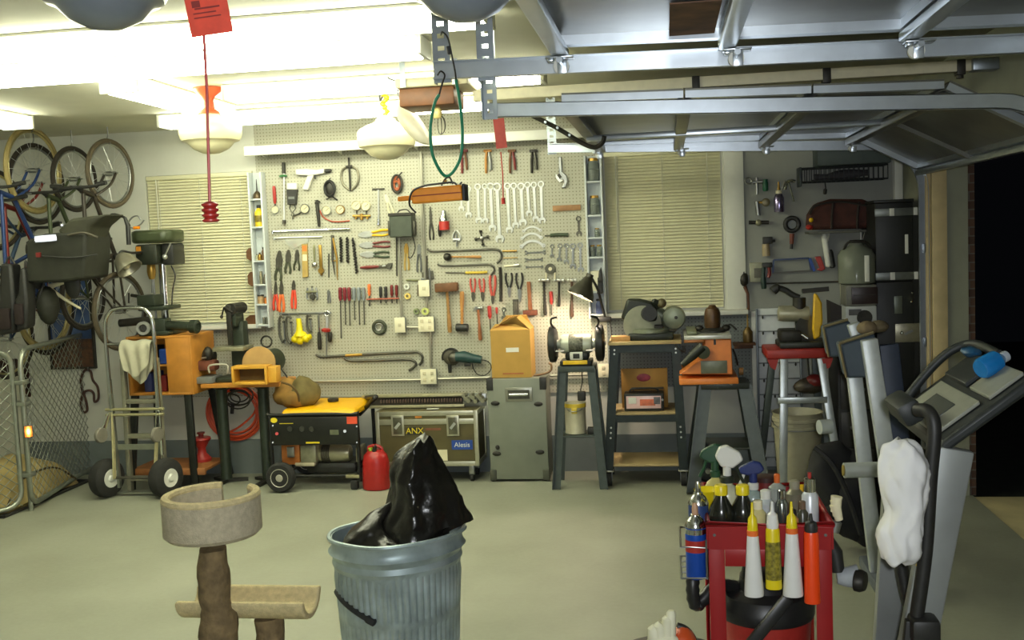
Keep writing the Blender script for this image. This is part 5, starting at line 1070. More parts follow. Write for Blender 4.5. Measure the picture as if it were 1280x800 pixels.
t.p('cross_bar', B().bar((-s_, .055, .36), (s_, .055, .36), .01, .04), GALV2); t.p('nose_plate', B().bx(-s_-.03, s_+.03, .03, .07, .018, .026, .003), GALV2)
t.p('cross_bar', B().cyl((-s_-.02, .05, zt-.26), (s_+.02, .05, zt-.26), .009), CHROME)
# rag draped on the cross bar
zc = zt-.245; xa = P(147, 430, hy).x; xb_ = P(186, 430, hy).x
b = B(); nu, nv = 16, 20; vs = []
for i in range(nu+1):
    for j in range(nv+1):
        u_ = i/nu; v_ = j/nv; q = (v_-.45); Ln = .3+.1*math.sin(u_*3.2)-.05*u_
        y_ = hy+.05+(-.03 if q < 0 else .03)*min(1, abs(q)*9)+.012*math.sin(u_*17+q*5)*min(1, abs(q)*5); z_ = zc+.016-abs(q)*Ln*1.6+.006*math.sin(u_*11)
        x_ = xa+(xb_-xa)*(u_+(.5-u_)*.35*max(0, abs(q)*2-.3)); vs.append((x_, y_-.01*(1 if q < 0 else -1), z_))
b._add(vs, [(i*(nv+1)+j, (i+1)*(nv+1)+j, (i+1)*(nv+1)+j+1, i*(nv+1)+j+1) for i in range(nu) for j in range(nv)])
one('cloth_rag', b, mat((186, 182, 158), .9, 0, .06, 30, name='pale_rag'), 'pale grey rag draped over the hand truck bar', 'rag', world=True, solid=.006, sub=1)
# ---- drill press stand (black A legs, plywood cubby, lower shelf)
sy = 7.42; PLY = mat((190, 128, 50), .55, 0, .15, 10, .05, name='orange_plywood')
X0, X1, Z0, Z1 = Q(166, 419, 246, 492, sy-.12); zs0 = Z0
t = T('tool_stand', 'black-legged stand with orange plywood cubby and lower shelf', 'stand', ((X0+X1)/2, sy, 0), (0, 0, 0), None, True)
yf = sy-.2; yk = sy+.2; xm = P(208, 450, yf).x; TH = .018
t.p('side_panel', B().bx(X1-TH, X1, yf, yk, Z0, Z1, .002), PLY); t.p('side_panel', B().bx(X0, X0+TH, yf, yk, Z0, Z1, .002), PLY)
t.p('top_panel', B().bx(X0+TH, X1-TH, yf, yk, Z1-TH, Z1, .002), PLY); t.p('bottom_panel', B().bx(X0+TH, X1-TH, yf, yk, Z0, Z0+TH, .002), PLY); t.p('back_panel', B().bx(X0+TH, X1-TH, yk-.008, yk, Z0+TH, Z1-TH), PLY)
t.p('front_panel', B().bx(xm, X1-TH, yf, yf+TH, Z0+TH, Z1-TH, .002), PLY); zz = (Z0+Z1)/2
t.p('divider', B().bx(X0+TH, xm, yf+.01, yk-.01, zz-.006, zz+.006), PLY)
BL = mat((34, 36, 32), .45, .3, .2, name='black_steel_leg')
for (xt_, yt_, xb2, yb2) in ((X0+.03, yf+.03, X0-.02, yf-.03), (X1-.06, yf+.03, X1-.02, yf-.03), (X0+.03, yk-.03, X0-.04, yk+.05), (X1-.03, yk-.03, X1+.04, yk+.05)): t.p('leg', B().bar((xt_, yt_, Z0), (xb2, yb2, .003), .055, .03, (0, 1, 0), .003), BL)
SW = mat((150, 96, 52), .6, 0, .2, 12, name='reddish_wood'); zs = .13
t.p('lower_shelf', B().bx(X0-.03, X1+.05, yf-.0, yk+.01, zs, zs+.02, .003), SW); t.p('shelf_edge', B().bx(X0-.03, X1+.06, yf-.025, yf-.001, zs-.02, zs+.03, .003), SW)
for k, (m_, z_) in enumerate(((BLUE, zz+.007), (DRED, Z0+TH+.001), (IRON, zz+.007), (mat((60, 70, 120), .5), Z0+TH+.001))):
    xk = xm-.05-.075*(k//2)-.02*k; one('drill_box', B().bx(xk-.03, xk+.03, yf+.05, yf+.25, z_, z_+.11+.01*k, .004), m_, '%s box inside the plywood cubby' % ('blue', 'dark red', 'black', 'slate-blue')[k], 'box', world=True)
# red jack on the shelf
t = T('jack_stand', 'red spool-shaped cast jack on the lower shelf of the stand', 'jack', (X1-.1, yk-.12, zs+.021)); t.p('body', B().lathe([(.07, 0), (.07, .02), (.035, .06), (.03, .1), (.06, .15), (.075, .17), (.07, .185), (.03, .185)], n=20), RED); t.p('screw_top', B().lathe([(.02, .185), (.02, .21), (.03, .214), (.03, .225)], n=14), DRED)
# grey ladder-like frame leaning inside the stand
t = T('step_ladder', 'weathered grey wooden step ladder behind the hand truck', 'step ladder', (hx+.0, hy+.165, 0)); LW = mat((130, 128, 108), .7, 0, .15, 14, name='weathered_wood')
for s in (-1, 1): t.p('rail', B().bar((s*.14, 0, 0.002), (s*.13, .0, 1.0), .03, .05, (0, 1, 0), .003), LW)
for z_ in (.1, .42, .68, .96): w_ = .128; t.p('step', B().bx(-w_, w_, -.024, .024, z_-.016, z_+.016, .003), LW)
# ---- drill press
dz = Z1+.001; dx0 = P(205, 400, sy).x
t = T('drill_press', 'dark green bench drill press with belt cover and vise', 'drill press', (dx0, sy, dz), (0, 0, 0), None, True)
def pt(px, py, yy=None): return P(px, py, yy or sy)
t.p('base', B().bx(dx0-.12, dx0+.12, sy-.18, sy+.14, dz, dz+.035, .01), GREEN)
col0 = pt(203, 400).x; ztop = pt(203, 330).z
t.p('column', B().cyl((col0, sy+.06, dz+.03), (col0, sy+.06, ztop), .032, n=18), CHROME); t.p('column', B().cyl((col0-.06, sy+.02, dz+.03), (col0-.06, sy+.02, pt(203, 340).z), .009), STEEL)
a, b_ = pt(171, 306), pt(224, 306); 
t.p('belt_cover', B().plz([(a.x+.01, sy-.1), (a.x+.06, sy-.16), (b_.x-.05, sy-.15), (b_.x, sy-.08), (b_.x, sy+.1), (b_.x-.06, sy+.17), (a.x+.07, sy+.16), (a.x, sy+.08)], pt(190, 304).z, pt(190, 288).z), mat((62, 70, 46), .4, .1, .15), bev=.025)
h0 = pt(180, 331); h1 = pt(222, 304)
t.p('head', B().bx(h0.x, pt(206, 310).x, sy-.13, sy+.1, h0.z, h1.z, .02), mat((40, 44, 34), .45, .1, .2)); t.p('motor', B().bx(pt(207, 310).x, h1.x, sy-.08, sy+.12, pt(214, 331).z, h1.z, .02), BLACK)
t.p('switch_plate', B().bx(pt(181, 313).x, pt(187, 313).x, sy-.135, sy-.13, pt(180, 317).z, pt(180, 308).z, .002), mat((196, 130, 40), .4), label='small amber badge')
t.p('chuck', B().lathe([(.02, 0), (.03, .03), (.034, .06), (.03, .12), (.02, .14)], pt(190, 349, sy-.03), (0, 0, 1), 16), BRASS); t.p('drill_bit', B().cyl(pt(190.5, 366, sy-.03), pt(190.3, 349, sy-.03), .007), STEEL)
t.p('feed_lever', B().cyl(pt(207, 318, sy-.15), pt(213, 304, sy-.2), .006).sph(pt(206, 321, sy-.15), .02, 10), STEEL2)
v = t.p('vise', B().bx(pt(182, 374).x, pt(204, 374).x, sy-.14, sy+.02, pt(190, 382).z, pt(190, 368).z, .01), GREEN); t.p('vise_screw', B().cyl(pt(184, 372, sy-.06), pt(164, 369, sy-.06), .012).cyl(pt(161, 379, sy-.06), pt(161, 366, sy-.06), .006), IRON, v)
t.p('table', B().bx(pt(186, 386).x, pt(218, 386).x, sy-.17, sy+.12, pt(190, 387).z, pt(190, 382).z, .01), GREEN)
t.p('cord', B().tube(smooth([pt(214, 332), pt(219, 345), pt(216, 362), pt(215, 378), pt(215, 386, sy+.08)], 5), .005, 6), BLACK)
lm = t.p('lamp_arm', B().tube(smooth([pt(180, 315, sy-.1), pt(165, 316, sy-.3), pt(152, 314, sy-.42), pt(147, 322, sy-.45)], 5), .009, 8), BLACK); t.p('lamp_shade', B().lathe([(.035, 0), (.07, .04), (.095, .13), (.088, .13), (.055, .03)], pt(150, 319, sy-.45), (.75, -.15, -1), 18, cap=False), mat((150, 146, 128), .35, .6, .1), lm); t.p('lamp_knuckle', B().sph(pt(146, 321, sy-.45), .028, 10), IRON, lm); t.p('lamp_bulb', B().sph(pt(157, 331, sy-.46), .034, 12), MILK, lm)
# pipe vise lying along the cubby top
t = T('pipe_vise', 'dark horizontal bench vise with round end on the plywood cubby', 'vise', pt(215, 400, sy-.1), (0, 0, 0), None, True); vz = pt(215, 412, sy-.12).z
t.p('barrel', B().lathe([(.03, 0), (.035, .02), (.035, .3), (.05, .31), (.052, .36), (.04, .37), (.03, .37), (.03, .36)], pt(193, 406, sy-.12), (1, -.1, -.06), 16), GREEN); t.p('body', B().bx(pt(188, 400, sy-.12).x, pt(210, 400, sy-.12).x, sy-.17, sy-.06, Z1+.001, pt(200, 398, sy-.12).z, .012), GREEN); t.p('handle_bar', B().cyl(pt(241, 404, sy-.14), pt(247, 403, sy-.14), .012), STEEL)
t = T('chain_bar_tool', 'steel pipe with a round flange resting on the cubby top', 'pipe', pt(160, 412, sy-.18), (0, 0, 0), None, True); t.p('pipe', B().cyl(pt(150, 404, sy-.16), pt(190, 400, sy-.16), .03), IRON); t.p('flange', B().lathe([(.05, 0), (.05, .03), (.03, .03), (.03, .0), (.05, 0)], pt(180, 410, sy-.22), (.2, -1, 0), 20, cap=False), STEEL2); t.p('flange_core', B().cyl(pt(180, 410, sy-.23), pt(180, 410, sy-.18), .022), IRON)
# bicycle lamp bracket shapes near the drill press head are part of the rightmost bike: amber reflector
t = T('amber_reflector', 'small amber reflector hanging beside the drill press cover', 'reflector', P(172, 283, 7.2), (0, 0, 0), None, True); t.p('lens', B().bx(P(167, 285, 7.2).x, P(175, 285, 7.2).x, 7.19, 7.205, P(170, 286.5, 7.2).z, P(170, 283, 7.2).z, .003), mat((226, 130, 20), .2, 0, .1, name='amber_lens')); t.p('arm', B().tube(smooth([P(176, 275, 7.2), P(172, 270, 7.2), P(165, 272, 7.2), P(160, 280, 7.2), P(166, 285, 7.2), P(175, 281, 7.2), P(180, 275, 7.2)], 5), .006, 6), STEEL); t.p('grip', B().tube([P(156, 272, 7.2), P(160, 282, 7.2), P(161, 306, 7.2)], [.012, .018, .016], 10), BLACK); t.p('bar', B().tube(smooth([P(156, 272, 7.2), P(140, 268, 7.22), P(128, 280, 7.25)], 4), .009, 8), IRON)
# ---- grinder bench between stand and generator
by = 7.42; bt = P(300, 476, by).z
t = T('pedestal_bench', 'narrow bench with orange wooden edge on two dark pedestals', 'bench', (P(300, 590, by).x, by, 0), (0, 0, 0), None, True); a = P(251, 476, by-.15).x; b_ = P(349, 476, by-.15).x
t.p('top', B().bx(a, b_, by-.16, by+.2, bt-.03, bt, .004), PLY)
for px in (283, 335):
    x_ = P(px, 590, by).x; t.p('pedestal', B().lathe([(.045, .03), (.042, .06), (.042, bt-.06), (.07, bt-.045), (.07, bt-.031)], (x_, by, 0), n=18), mat((56, 64, 54), .4, .4, .15))
    for k in range(3): an = k*2*PI/3+.4; t.p('foot', B().bar((x_, by, .02), (x_+.16*math.cos(an), by+.16*math.sin(an), .012), .045, .022), IRON)
x_ = P(294, 470, by).x
t = T('arbor_press', 'tall dark green arbor press on the bench', 'arbor press', (x_, by+.05, bt), (0, 0, 0), None, True)
c0 = P(294, 440, by+.05); t.p('column', B().bx(P(288, 430, by).x, P(305, 430, by).x, by, by+.1, bt+.001, P(296, 402, by).z, .01), GREEN); t.p('head', B().bx(P(286, 400, by).x, P(299, 400, by).x, by-.06, by+.1, P(293, 408, by).z, P(293, 382, by).z, .015), GREEN)
t.p('ram', B().bx(P(289, 400, by).x, P(295, 400, by).x, by-.09, by-.061, P(293, 430, by).z, P(293, 380, by).z, .004), IRON); t.p('lever', B().cyl(P(290, 390, by-.08), P(280, 384, by-.11), .01).sph(P(277, 396, by-.1), .014, 8).cyl(P(280, 384, by-.11), P(277, 396, by-.1), .006), IRON); t.p('pinion', B().cyl((P(293, 386, by).x, by-.08, P(293, 386, by).z), (P(293, 386, by).x, by+.14, P(293, 386, by).z), .045, n=18), IRON)
t.p('anvil_table', B().bx(P(274, 436, by).x, P(312, 436, by).x, by-.12, by+.08, P(293, 437, by).z, P(293, 432, by).z, .004), mat((150, 148, 124), .4, .5, .15)); t.p('base', B().bx(P(276, 470, by).x, P(308, 470, by).x, by-.1, by+.12, bt+.001, bt+.04, .008), GREEN)
t = T('belt_sander', 'small cluttered bench sander left of the arbor press', 'sander', (P(262, 470, by).x, by-.05, bt), (0, 0, 0), None, True)
t.p('base', B().bx(P(253, 470, by).x, P(275, 470, by).x, by-.14, by+.05, bt+.001, bt+.05, .006), GREY); t.p('belt', B().bx(P(252, 452, by).x, P(275, 452, by).x, by-.1, by+.0, P(262, 462, by).z, P(262, 449, by).z, .02), mat((110, 62, 44), .8, 0, .2)); t.p('motor', B().cyl(P(253, 446, by+.02), P(268, 446, by+.02), .05), IRON)
t.p('guard', B().sph(P(260, 443, by-.06), (.04, .04, .06), 12), IRON); t.p('handle', B().tube(smooth([P(262, 466, by-.15), P(262, 457, by-.16), P(283, 456, by-.16), P(284, 466, by-.15)], 4), .007, 8), mat((200, 196, 180), .4, .2)); t.p('tension_bar', B().cyl(P(252, 448, by-.1), P(258, 447, by-.1), .008), STEEL)
t = T('disc_sander', 'disc sander with tan wooden disc at the bench end', 'disc sander', (P(325, 460, by).x, by+.05, bt), (0, 0, 0), None, True)
c0 = P(323, 454, by-.04); t.p('disc', B().lathe([(.001, -.012), (.03, -.012), (.03, 0), (.06, 0), (.06, -.006), (.115, -.006), (.125, 0), (.125, .02), (.001, .02)], (c0.x, by-.02, c0.z), (.12, -1, 0), 30), mat((196, 158, 96), .6, 0, .15, 9)); t.p('motor', B().cyl((c0.x+.02, by+.0, c0.z), (c0.x+.05, by+.17, c0.z), .09, n=20), GREEN); t.p('foot', B().bx(c0.x-.06, c0.x+.08, by+.02, by+.16, bt+.001, c0.z-.06, .01), GREEN)
t.p('carry_ring', B().ring(P(333, 427, by+.1), .042, .007, (0, 1, 0), 22, 8), IRON); t.p('cord', B().tube(smooth([P(345, 452, by+.05), P(352, 462, by), P(358, 470, by-.02), P(361, 478, by-.02)], 5), .006, 6), BLACK)
t = T('wooden_frame_box', 'yellow open-fronted wooden box at the bench front', 'wooden box', (P(318, 480, by-.2).x, by-.24, P(318, 480, by-.22).z), (0, .0, .0), None, True); X0b, X1b, Z0b, Z1b = Q(292, 457, 336, 480, by-.24); YW = mat((216, 160, 56), .5, 0, .15, 10)
yf2 = by-.28; yk2 = by-.162
for s in ((X0b, X0b+.018, Z0b, Z1b), (X1b-.018, X1b, Z0b, Z1b), (X0b+.018, X1b-.018, Z1b-.02, Z1b), (X0b+.018, X1b-.018, Z0b, Z0b+.02)): t.p('board', B().bx(s[0], s[1], yf2, yk2, s[2], s[3], .002), YW)
t.p('back_board', B().bx(X0b+.018, X1b-.018, yk2-.01, yk2-.001, Z0b+.02, Z1b-.02), mat((96, 74, 34), .7)); t.p('end_block', B().bx(X1b+.001, P(349, 470, by-.2).x, yf2+.02, yk2, Z0b+.01, Z1b-.01, .004), YW)
# orange air hose on the wall
t = T('air_hose', 'bright orange air hose coiled on the wall under the bench', 'hose', P(297, 550, D-.03), (0, 0, 0), None, True); OH_ = mat((214, 82, 46), .45, 0, .08, name='orange_hose'); u = u1((297, 515)); c0 = P(296, 514, D)
for k in range(6): cc = (c0.x+random.uniform(-.012, .012), D-.025-.014*(k % 3), c0.z+random.uniform(-.01, .01)); t.p('loop', B().ring(cc, (33-2.4*(k//2)-k*.5)*u, .0085, (random.uniform(-.04, .04), 1, random.uniform(-.04, .04)), 36, 8, 1.08, .98), OH_)
t.p('sagging_loop', B().tube(smooth([P(275, 497, D-.05), P(268, 520, D-.05), P(285, 540, D-.05), P(315, 520, D-.05), P(322, 500, D-.05)], 6), .0085, 8), OH_); t.p('wall_hook', B().bx(c0.x-.02, c0.x+.02, D-.07, D-.007, c0.z+.17, c0.z+.185, .004), IRON)
t = T('cord_bundle', 'tangled dark extension cord hanging inside the orange hose coil', 'cord', P(297, 512, D-.1), (0, 0, 0), None, True); cb = B(); cc = P(296, 497, D-.1)
for k in range(5): cb.ring((cc.x+random.uniform(-.03, .03), D-.09-.01*k, cc.z+random.uniform(-.02, .02)), random.uniform(.05, .1), .006, (random.uniform(-.4, .4), 1, random.uniform(-.3, .3)), 20, 6, 1.2, .8)
t.p('coil', cb, mat((62, 62, 52), .6, 0, .2)); t.p('plug', B().cyl(P(291, 505, D-.12), P(290, 517, D-.12), .014), BLACK)
# ================================================================= CENTRE: GENERATOR, CASES, GRINDER, SAWS
# ---- generator
gy = 7.22; gl = P(338, 590, gy).x; gr = P(467, 590, gy).x; yf = gy-.06; yk = gy+.4
GY = mat((244, 184, 18), .4, 0, .04, name='generator_yellow'); GB = mat((24, 25, 22), .45, .1, .2, name='generator_black')
t = T('generator', 'yellow and black portable generator with one visible wheel', 'generator', ((gl+gr)/2, gy+.15, 0), (0, 0, 0), None, True)
def g(px, py, y=None): return P(px, py, yf if y is None else y)
zt0 = g(400, 520).z; zp0 = g(400, 556).z; zp1 = g(400, 521).z; ztop = P(420, 499, yk-.08).z
b = B(); x0 = g(349, 520).x; x1 = g(446, 520).x
b._add([(x0, yf, zt0), (x1, yf, zt0), (x1+.005, yk, zt0), (x0-.005, yk, zt0), (x0+.02, yf+.03, zt0+.045), (x1-.02, yf+.03, zt0+.045), (x1-.02, yk-.04, zt0+.07), (x0+.02, yk-.04, zt0+.07)], [(0, 1, 5, 4), (1, 2, 6, 5), (2, 3, 7, 6), (3, 0, 4, 7), (4, 5, 6, 7), (0, 3, 2, 1)])
t.p('fuel_tank', b, GY, bev=.018); tk = (x0, x1, zt0)
t.p('fuel_cap', B().lathe([(.04, 0), (.042, .02), (.03, .025)], (x0+.32, gy+.22, zt0+.062), n=18), BLACK)
pa = g(338, 521).x; pb = g(447, 521).x
pn = t.p('control_panel', B().bx(pa, pb, yf-.01, yf+.03, zp0, zp1, .008), GB)
YL = mat((230, 206, 40), .5, 0, .05, name='yellow_print')
t.p('badge', B().lathe([(.026, 0), (.026, .002), (.001, .002)], (g(343, 525).x, yf-.01, g(343, 525).z), (0, -1, 0), 18, sx=1, sy=.75), YL, pn, label='yellow oval badge')
text('3500', .034, YL, pn, (g(357, 525.5).x, yf-.011, g(357, 525.5).z), FR); t.p('stripe', B().bx(g(350, 529).x, g(367, 529).x, yf-.0115, yf-.01, g(350, 529.6).z, g(350, 528.8).z), YL, pn)
t.p('warning_sticker', B().bx(g(434, 525).x, g(447, 525).x, yf-.012, yf-.01, g(440, 529.5).z, g(440, 520.5).z), mat((226, 84, 54), .5, 0, .1), pn, label='orange-red warning sticker')
for px in (363, 378, 390): t.p('socket', B().lathe([(.02, 0), (.018, .006), (.001, .006)], (g(px, 536).x, yf-.01, g(px, 536).z), (0, -1, 0), 16), mat((48, 48, 42), .5), pn)
t.p('meter', B().bx(g(413, 540).x, g(424, 540).x, yf-.014, yf-.01, g(418, 543).z, g(418, 537).z, .002), mat((96, 100, 80), .3), pn); t.p('knob', B().cyl(g(346, 542, yf-.012), g(346, 542, yf-.026), .012), RED, pn); t.p('knob', B().cyl(g(431, 539, yf-.012), g(431, 539, yf-.026), .011), STEEL, pn); t.p('stripe', B().bx(g(383, 553).x, g(400, 553).x, yf-.0115, yf-.01, g(390, 554).z, g(390, 552).z), YL, pn)
for px, py in ((341, 532), (446, 533), (341, 553), (446, 553)): t.p('panel_screw', B().cyl(g(px, py, yf-.01), g(px, py, yf-.014), .006), STEEL, pn)
fr = GB
def loop(y): return [(g(341, 604).x, y, .06), (g(341, 604).x, y, zt0-.03), (g(341, 604).x+.04, y, zt0+.005), (g(449, 604).x-.04, y, zt0+.005), (g(449, 604).x, y, zt0-.03), (g(449, 604).x, y, .06)]
for y in (yf+.02, yk-.02): t.p('frame_hoop', B().tube(smooth(loop(y), 4), .015, 10), fr)
for px in (341, 449): x_ = g(px, 600).x; t.p('frame_rail', B().cyl((x_, yf+.02, .16), (x_, yk-.02, .16), .014), fr)
for y in (yf+.02, yk-.02): t.p('frame_rail', B().cyl((g(341, 600).x, y, .1), (g(449, 600).x, y, .1), .013), fr)
t.p('engine', B().bx(g(349, 580).x, g(372, 580).x, yf+.05, yf+.3, g(360, 583).z, zp0-.002, .01), mat((176, 106, 50), .4, .3, .15)); t.p('air_cleaner', B().bx(g(357, 575).x, g(366, 575).x, yf+.03, yf+.06, g(360, 573).z, g(360, 560).z, .005), STEEL)
t.p('engine_cover', B().bx(g(372, 580).x, g(393, 580).x, yf+.05, yf+.28, g(380, 582).z, zp0-.01, .02), mat((150, 148, 124), .4, .5, .15)); t.p('oil_sump', B().bx(g(366, 585).x, g(391, 585).x, yf+.04, yf+.24, g(380, 585).z, g(380, 580).z, .01), mat((186, 176, 150), .4, .4, .1))
al = mat((168, 164, 138), .35, .6, .1, name='alternator_metal'); c = g(417, 566, yf+.15); t.p('alternator', B().lathe([(.04, -.15), (.062, -.145), (.066, -.13), (.066, .1), (.055, .13), (.03, .14)], c, (1, 0, 0), 24), al)
fi = B()
for k in range(6): fi.lathe([(.074, 0), (.074, .006), (.04, .006), (.04, 0), (.074, 0)], (g(396, 566).x+k*.011, yf+.15, c.z), (1, 0, 0), 20, cap=False)
t.p('cooling_fins', fi, DSTEEL); t.p('end_plate', B().bx(g(442, 575).x, g(446, 575).x, yf+.06, yf+.24, g(440, 580).z, g(440, 562).z, .004), al)
t.p('muffler', B().bx(g(376, 590).x, g(440, 590).x, yf+.1, yf+.34, g(400, 596).z, g(400, 582).z, .03), BLACK)
wx = FL(355, 609); 
for y_ in (yf-.06, yk+.05):
    w_ = t.p('wheel', B().lathe([(.06, -.035), (.095, -.036), (.108, -.02), (.11, 0), (.108, .02), (.095, .036), (.06, .035)], (g(355, 595).x, y_, .111), (0, 1, 0), 30), RUBBER); t.p('wheel_rim', B().lathe([(.066, -.038), (.07, -.03), (.07, .03), (.066, .038), (.055, .03), (.03, .03), (.024, .04), (.001, .04)], (g(355, 595).x, y_, .111), (0, -1, 0), 24), mat((196, 192, 178), .4, .5, .05), w_)
t.p('axle', B().cyl((g(355, 595).x, yf-.09, .111), (g(355, 595).x, yk+.08, .111), .01), STEEL)
for y_ in (yf+.02, yk-.02): t.p('rubber_foot', B().bx(g(438, 605).x, g(447, 605).x, y_-.025, y_+.025, .002, .07, .01), RUBBER); 
t.p('foot_plate', B().bx(g(432, 600).x, g(449, 600).x, yf, yf+.05, .085, .11, .004), mat((150, 144, 110), .5, .3))
t.p('fold_handle', B().tube(smooth([P(449, 518, yk-.1), P(455, 512, yk-.15), P(466, 500, yf-.02), P(470, 496, yf-.03)], 5), .017, 10), GB); t.p('fold_handle', B().tube(smooth([P(448, 500, yk), P(458, 497, yk-.1), P(470, 496, yf-.03)], 5), .017, 10), GB)
# canvas bag on the tank
t = T('canvas_bag', 'brown canvas tool bag slumped on the yellow generator tank', 'bag', (P(370, 505, gy).x, gy+.14, zt0+.07), (0, 0, 0), None, True); CV = mat((134, 100, 44), .85, 0, .3, 9, .15, name='brown_canvas'); CV2 = mat((104, 92, 52), .85, 0, .3, 9, .15)
yb_ = gy+.13
def lump(x0, x1, y0, y1, dep, m, jit=.03, y_=None): 
    y_ = y_ or yb_; a = P(x0, y1, y_); b_ = P(x1, y0, y_); return t.p('bag_body', B().sph(((a.x+b_.x)/2, y_, (a.z+b_.z)/2), ((b_.x-a.x)/2, dep, (b_.z-a.z)/2), 26).jit(jit, 7).jit(jit*.4, 20), m)
lump(342, 378, 474, 508, .12, CV); lump(362, 397, 471, 508, .12, CV2); lump(352, 388, 482, 510, .15, CV)
t.p('drawstring', B().tube(smooth([P(352, 478, gy), P(364, 482, gy-.03), P(372, 492, gy-.03), P(374, 502, gy-.02)], 4), .008, 6), mat((86, 66, 30), .8))
# ---- gas can
c = FL(469, 605); t = T('fuel_can', 'red plastic fuel can on the floor beside the generator', 'fuel can', (P(471, 600, 7.2).x, 7.2, 0)); FR_ = mat((160, 30, 28), .35, 0, .08, name='fuel_red')
t.p('body', B().lathe([(.085, 0), (.1, .006), (.104, .03), (.1, .12), (.096, .2), (.085, .25), (.06, .275), (.045, .285)], n=4*7, sx=1, sy=.9), FR_)
t.p('handle', B().tube(smooth([(-.05, 0, .27), (-.045, 0, .305), (0, 0, .315), (.045, 0, .3), (.05, 0, .265)], 4), .012, 8), FR_); t.p('spout', B().tube([(.0, -.03, .27), (.005, -.035, .3), (.015, -.04, .325)], [.02, .014, .009], 10), IRON); t.p('cap', B().cyl((-.025, -.02, .275), (-.03, -.02, .305), .016), mat((150, 170, 50), .4))
# ---- road case with truss on top
ry = 7.36; X0, X1, Z0, Z1 = Q(470, 514, 598, 583, ry); yk = D-.03
t = T('road_case', 'brown flight case with aluminium edges, two latches and stickers', 'flight case', ((X0+X1)/2, ry+.15, 0), (0, 0, 0), 'flight cases', True); BRN = mat((84, 76, 44), .5, 0, .12, 8, name='olive_brown_laminate'); ALU = mat((186, 184, 164), .35, .7, .08, name='aluminium_edge')
t.p('body', B().bx(X0+.008, X1-.008, ry+.006, yk-.006, Z0+.006, Z1-.006), BRN)
zl = P(530, 527, ry).z; e = B()
for x_ in (X0, X1-.03): e.bx(x_, x_+.03, ry, ry+.03, Z0, Z1, .003).bx(x_, x_+.03, yk-.03, yk, Z0, Z1, .003)
for z_, h_ in ((Z0, .035), (Z1-.035, .035), (zl-.022, .04)): e.bx(X0+.03, X1-.03, ry, ry+.012, z_, z_+h_, .002)
for z_ in (Z0, Z1-.035):
    for x_ in (X0, X1-.012): e.bx(x_, x_+.012, ry+.03, yk-.03, z_, z_+.035, .002)
t.p('edge_trim', e, ALU)
for px in (497, 566):
    a = P(px-7, 545, ry); b_ = P(px+7.5, 519, ry); lt_ = t.p('latch', B().bx(a.x, b_.x, ry-.008, ry+.0, a.z, b_.z, .003), ALU); t.p('latch_dish', B().bx(a.x+.014, b_.x-.014, ry-.0095, ry-.008, a.z+.014, b_.z-.014, .001), mat((110, 108, 92), .3, .7, .2), lt_); t.p('latch_wing', B().bar((a.x+.03, ry-.014, (a.z+b_.z)/2-.02), (b_.x-.03, ry-.014, (a.z+b_.z)/2+.02), .02, .008, (0, 1, 0)), STEEL2, lt_)
def sticker(px0, py0, px1, py1, m, txt=None, tm=None, size=.04, label=None, yy=None, par=None):
    yy = ry+.0055 if yy is None else yy; a = P(px0, py1, yy); b_ = P(px1, py0, yy); o = t.p('sticker', B().bx(a.x, b_.x, yy-.0025, yy, a.z, b_.z), m, par, label=label, flat=True)
    if txt:
        L_ = text(txt, size, tm, o, ((a.x+b_.x)/2, yy-.003, (a.z+b_.z)/2), FR)
        L_.location = V(L_.location)-V(t.o.location)
    return o
sticker(509, 534, 528, 543.5, BLACK, 'ANX', YL, .062, 'black sticker with yellow letters'); sticker(565, 550, 590.5, 562, BLUE, 'Alesis', WHITE, .05, 'blue sticker with white letters'); sticker(540, 562, 559, 576, CREAM, None, None, 0, 'cream paper label'); sticker(519, 517, 527, 522.5, mat((190, 120, 40), .5), None, None, 0, 'small orange sticker'); sticker(532, 535, 551, 538, mat((120, 70, 50), .6), None, None, 0, 'thin worn strip sticker')
for px in (486, 588):
    for y_ in (ry+.06, yk-.06): cs = t.p('caster', B().cyl((P(px, 585, ry).x-.012, y_, .032), (P(px, 585, ry).x+.012, y_, .032), .032, n=16), RUBBER); t.p('caster_bracket', B().bx(P(px, 585, ry).x-.02, P(px, 585, ry).x+.02, y_-.02, y_+.02, .05, Z0, .004), STEEL, cs)
cw = Z1
sp = T('tow_bar_rack', 'long slotted steel rail with bolt clusters lying on the flight case', 'rail', (P(545, 500, ry+.2).x, ry+.2, Z1), (0, 0, 0), None, True); yr = ry+.15; rz0 = Z1+.001; rz1 = P(530, 493, yr).z
sp.p('rail', B().bx(P(452, 500, yr).x, P(580, 500, yr).x, yr, yr+.06, rz1-.02, rz1, .003).bx(P(452, 500, yr).x, P(580, 500, yr).x, yr, yr+.06, rz0, rz0+.02, .003), mat((178, 172, 140), .4, .5, .1)); sp.p('web', B().bx(P(452, 500, yr).x, P(578, 500, yr).x, yr+.03, yr+.036, rz0+.02, rz1-.02), mat((60, 54, 44), .6, .2, .2))
tb_ = B(); n = 30; xa, xb_ = P(476, 500, yr).x, P(576, 500, yr).x
for k in range(n): x_ = xa+(xb_-xa)*k/(n-1); tb_.bx(x_-.006, x_+.004, yr+.008, yr+.0299, (rz0+rz1)/2-.012, (rz0+rz1)/2+.014, .002)
sp.p('roller_row', tb_, mat((118, 96, 84), .4, .4, .2))
for k in range(9): v = P(580+3*k, 493+4*(k % 3)+random.uniform(-1, 1), yr); sp.p('bolt', B().cyl((v.x, yr-.03, max(v.z, rz0+.016)), (v.x+.01, yr+.05, max(v.z, rz0+.016)), .016, n=8), mat((170, 168, 150), .35, .8, .15))
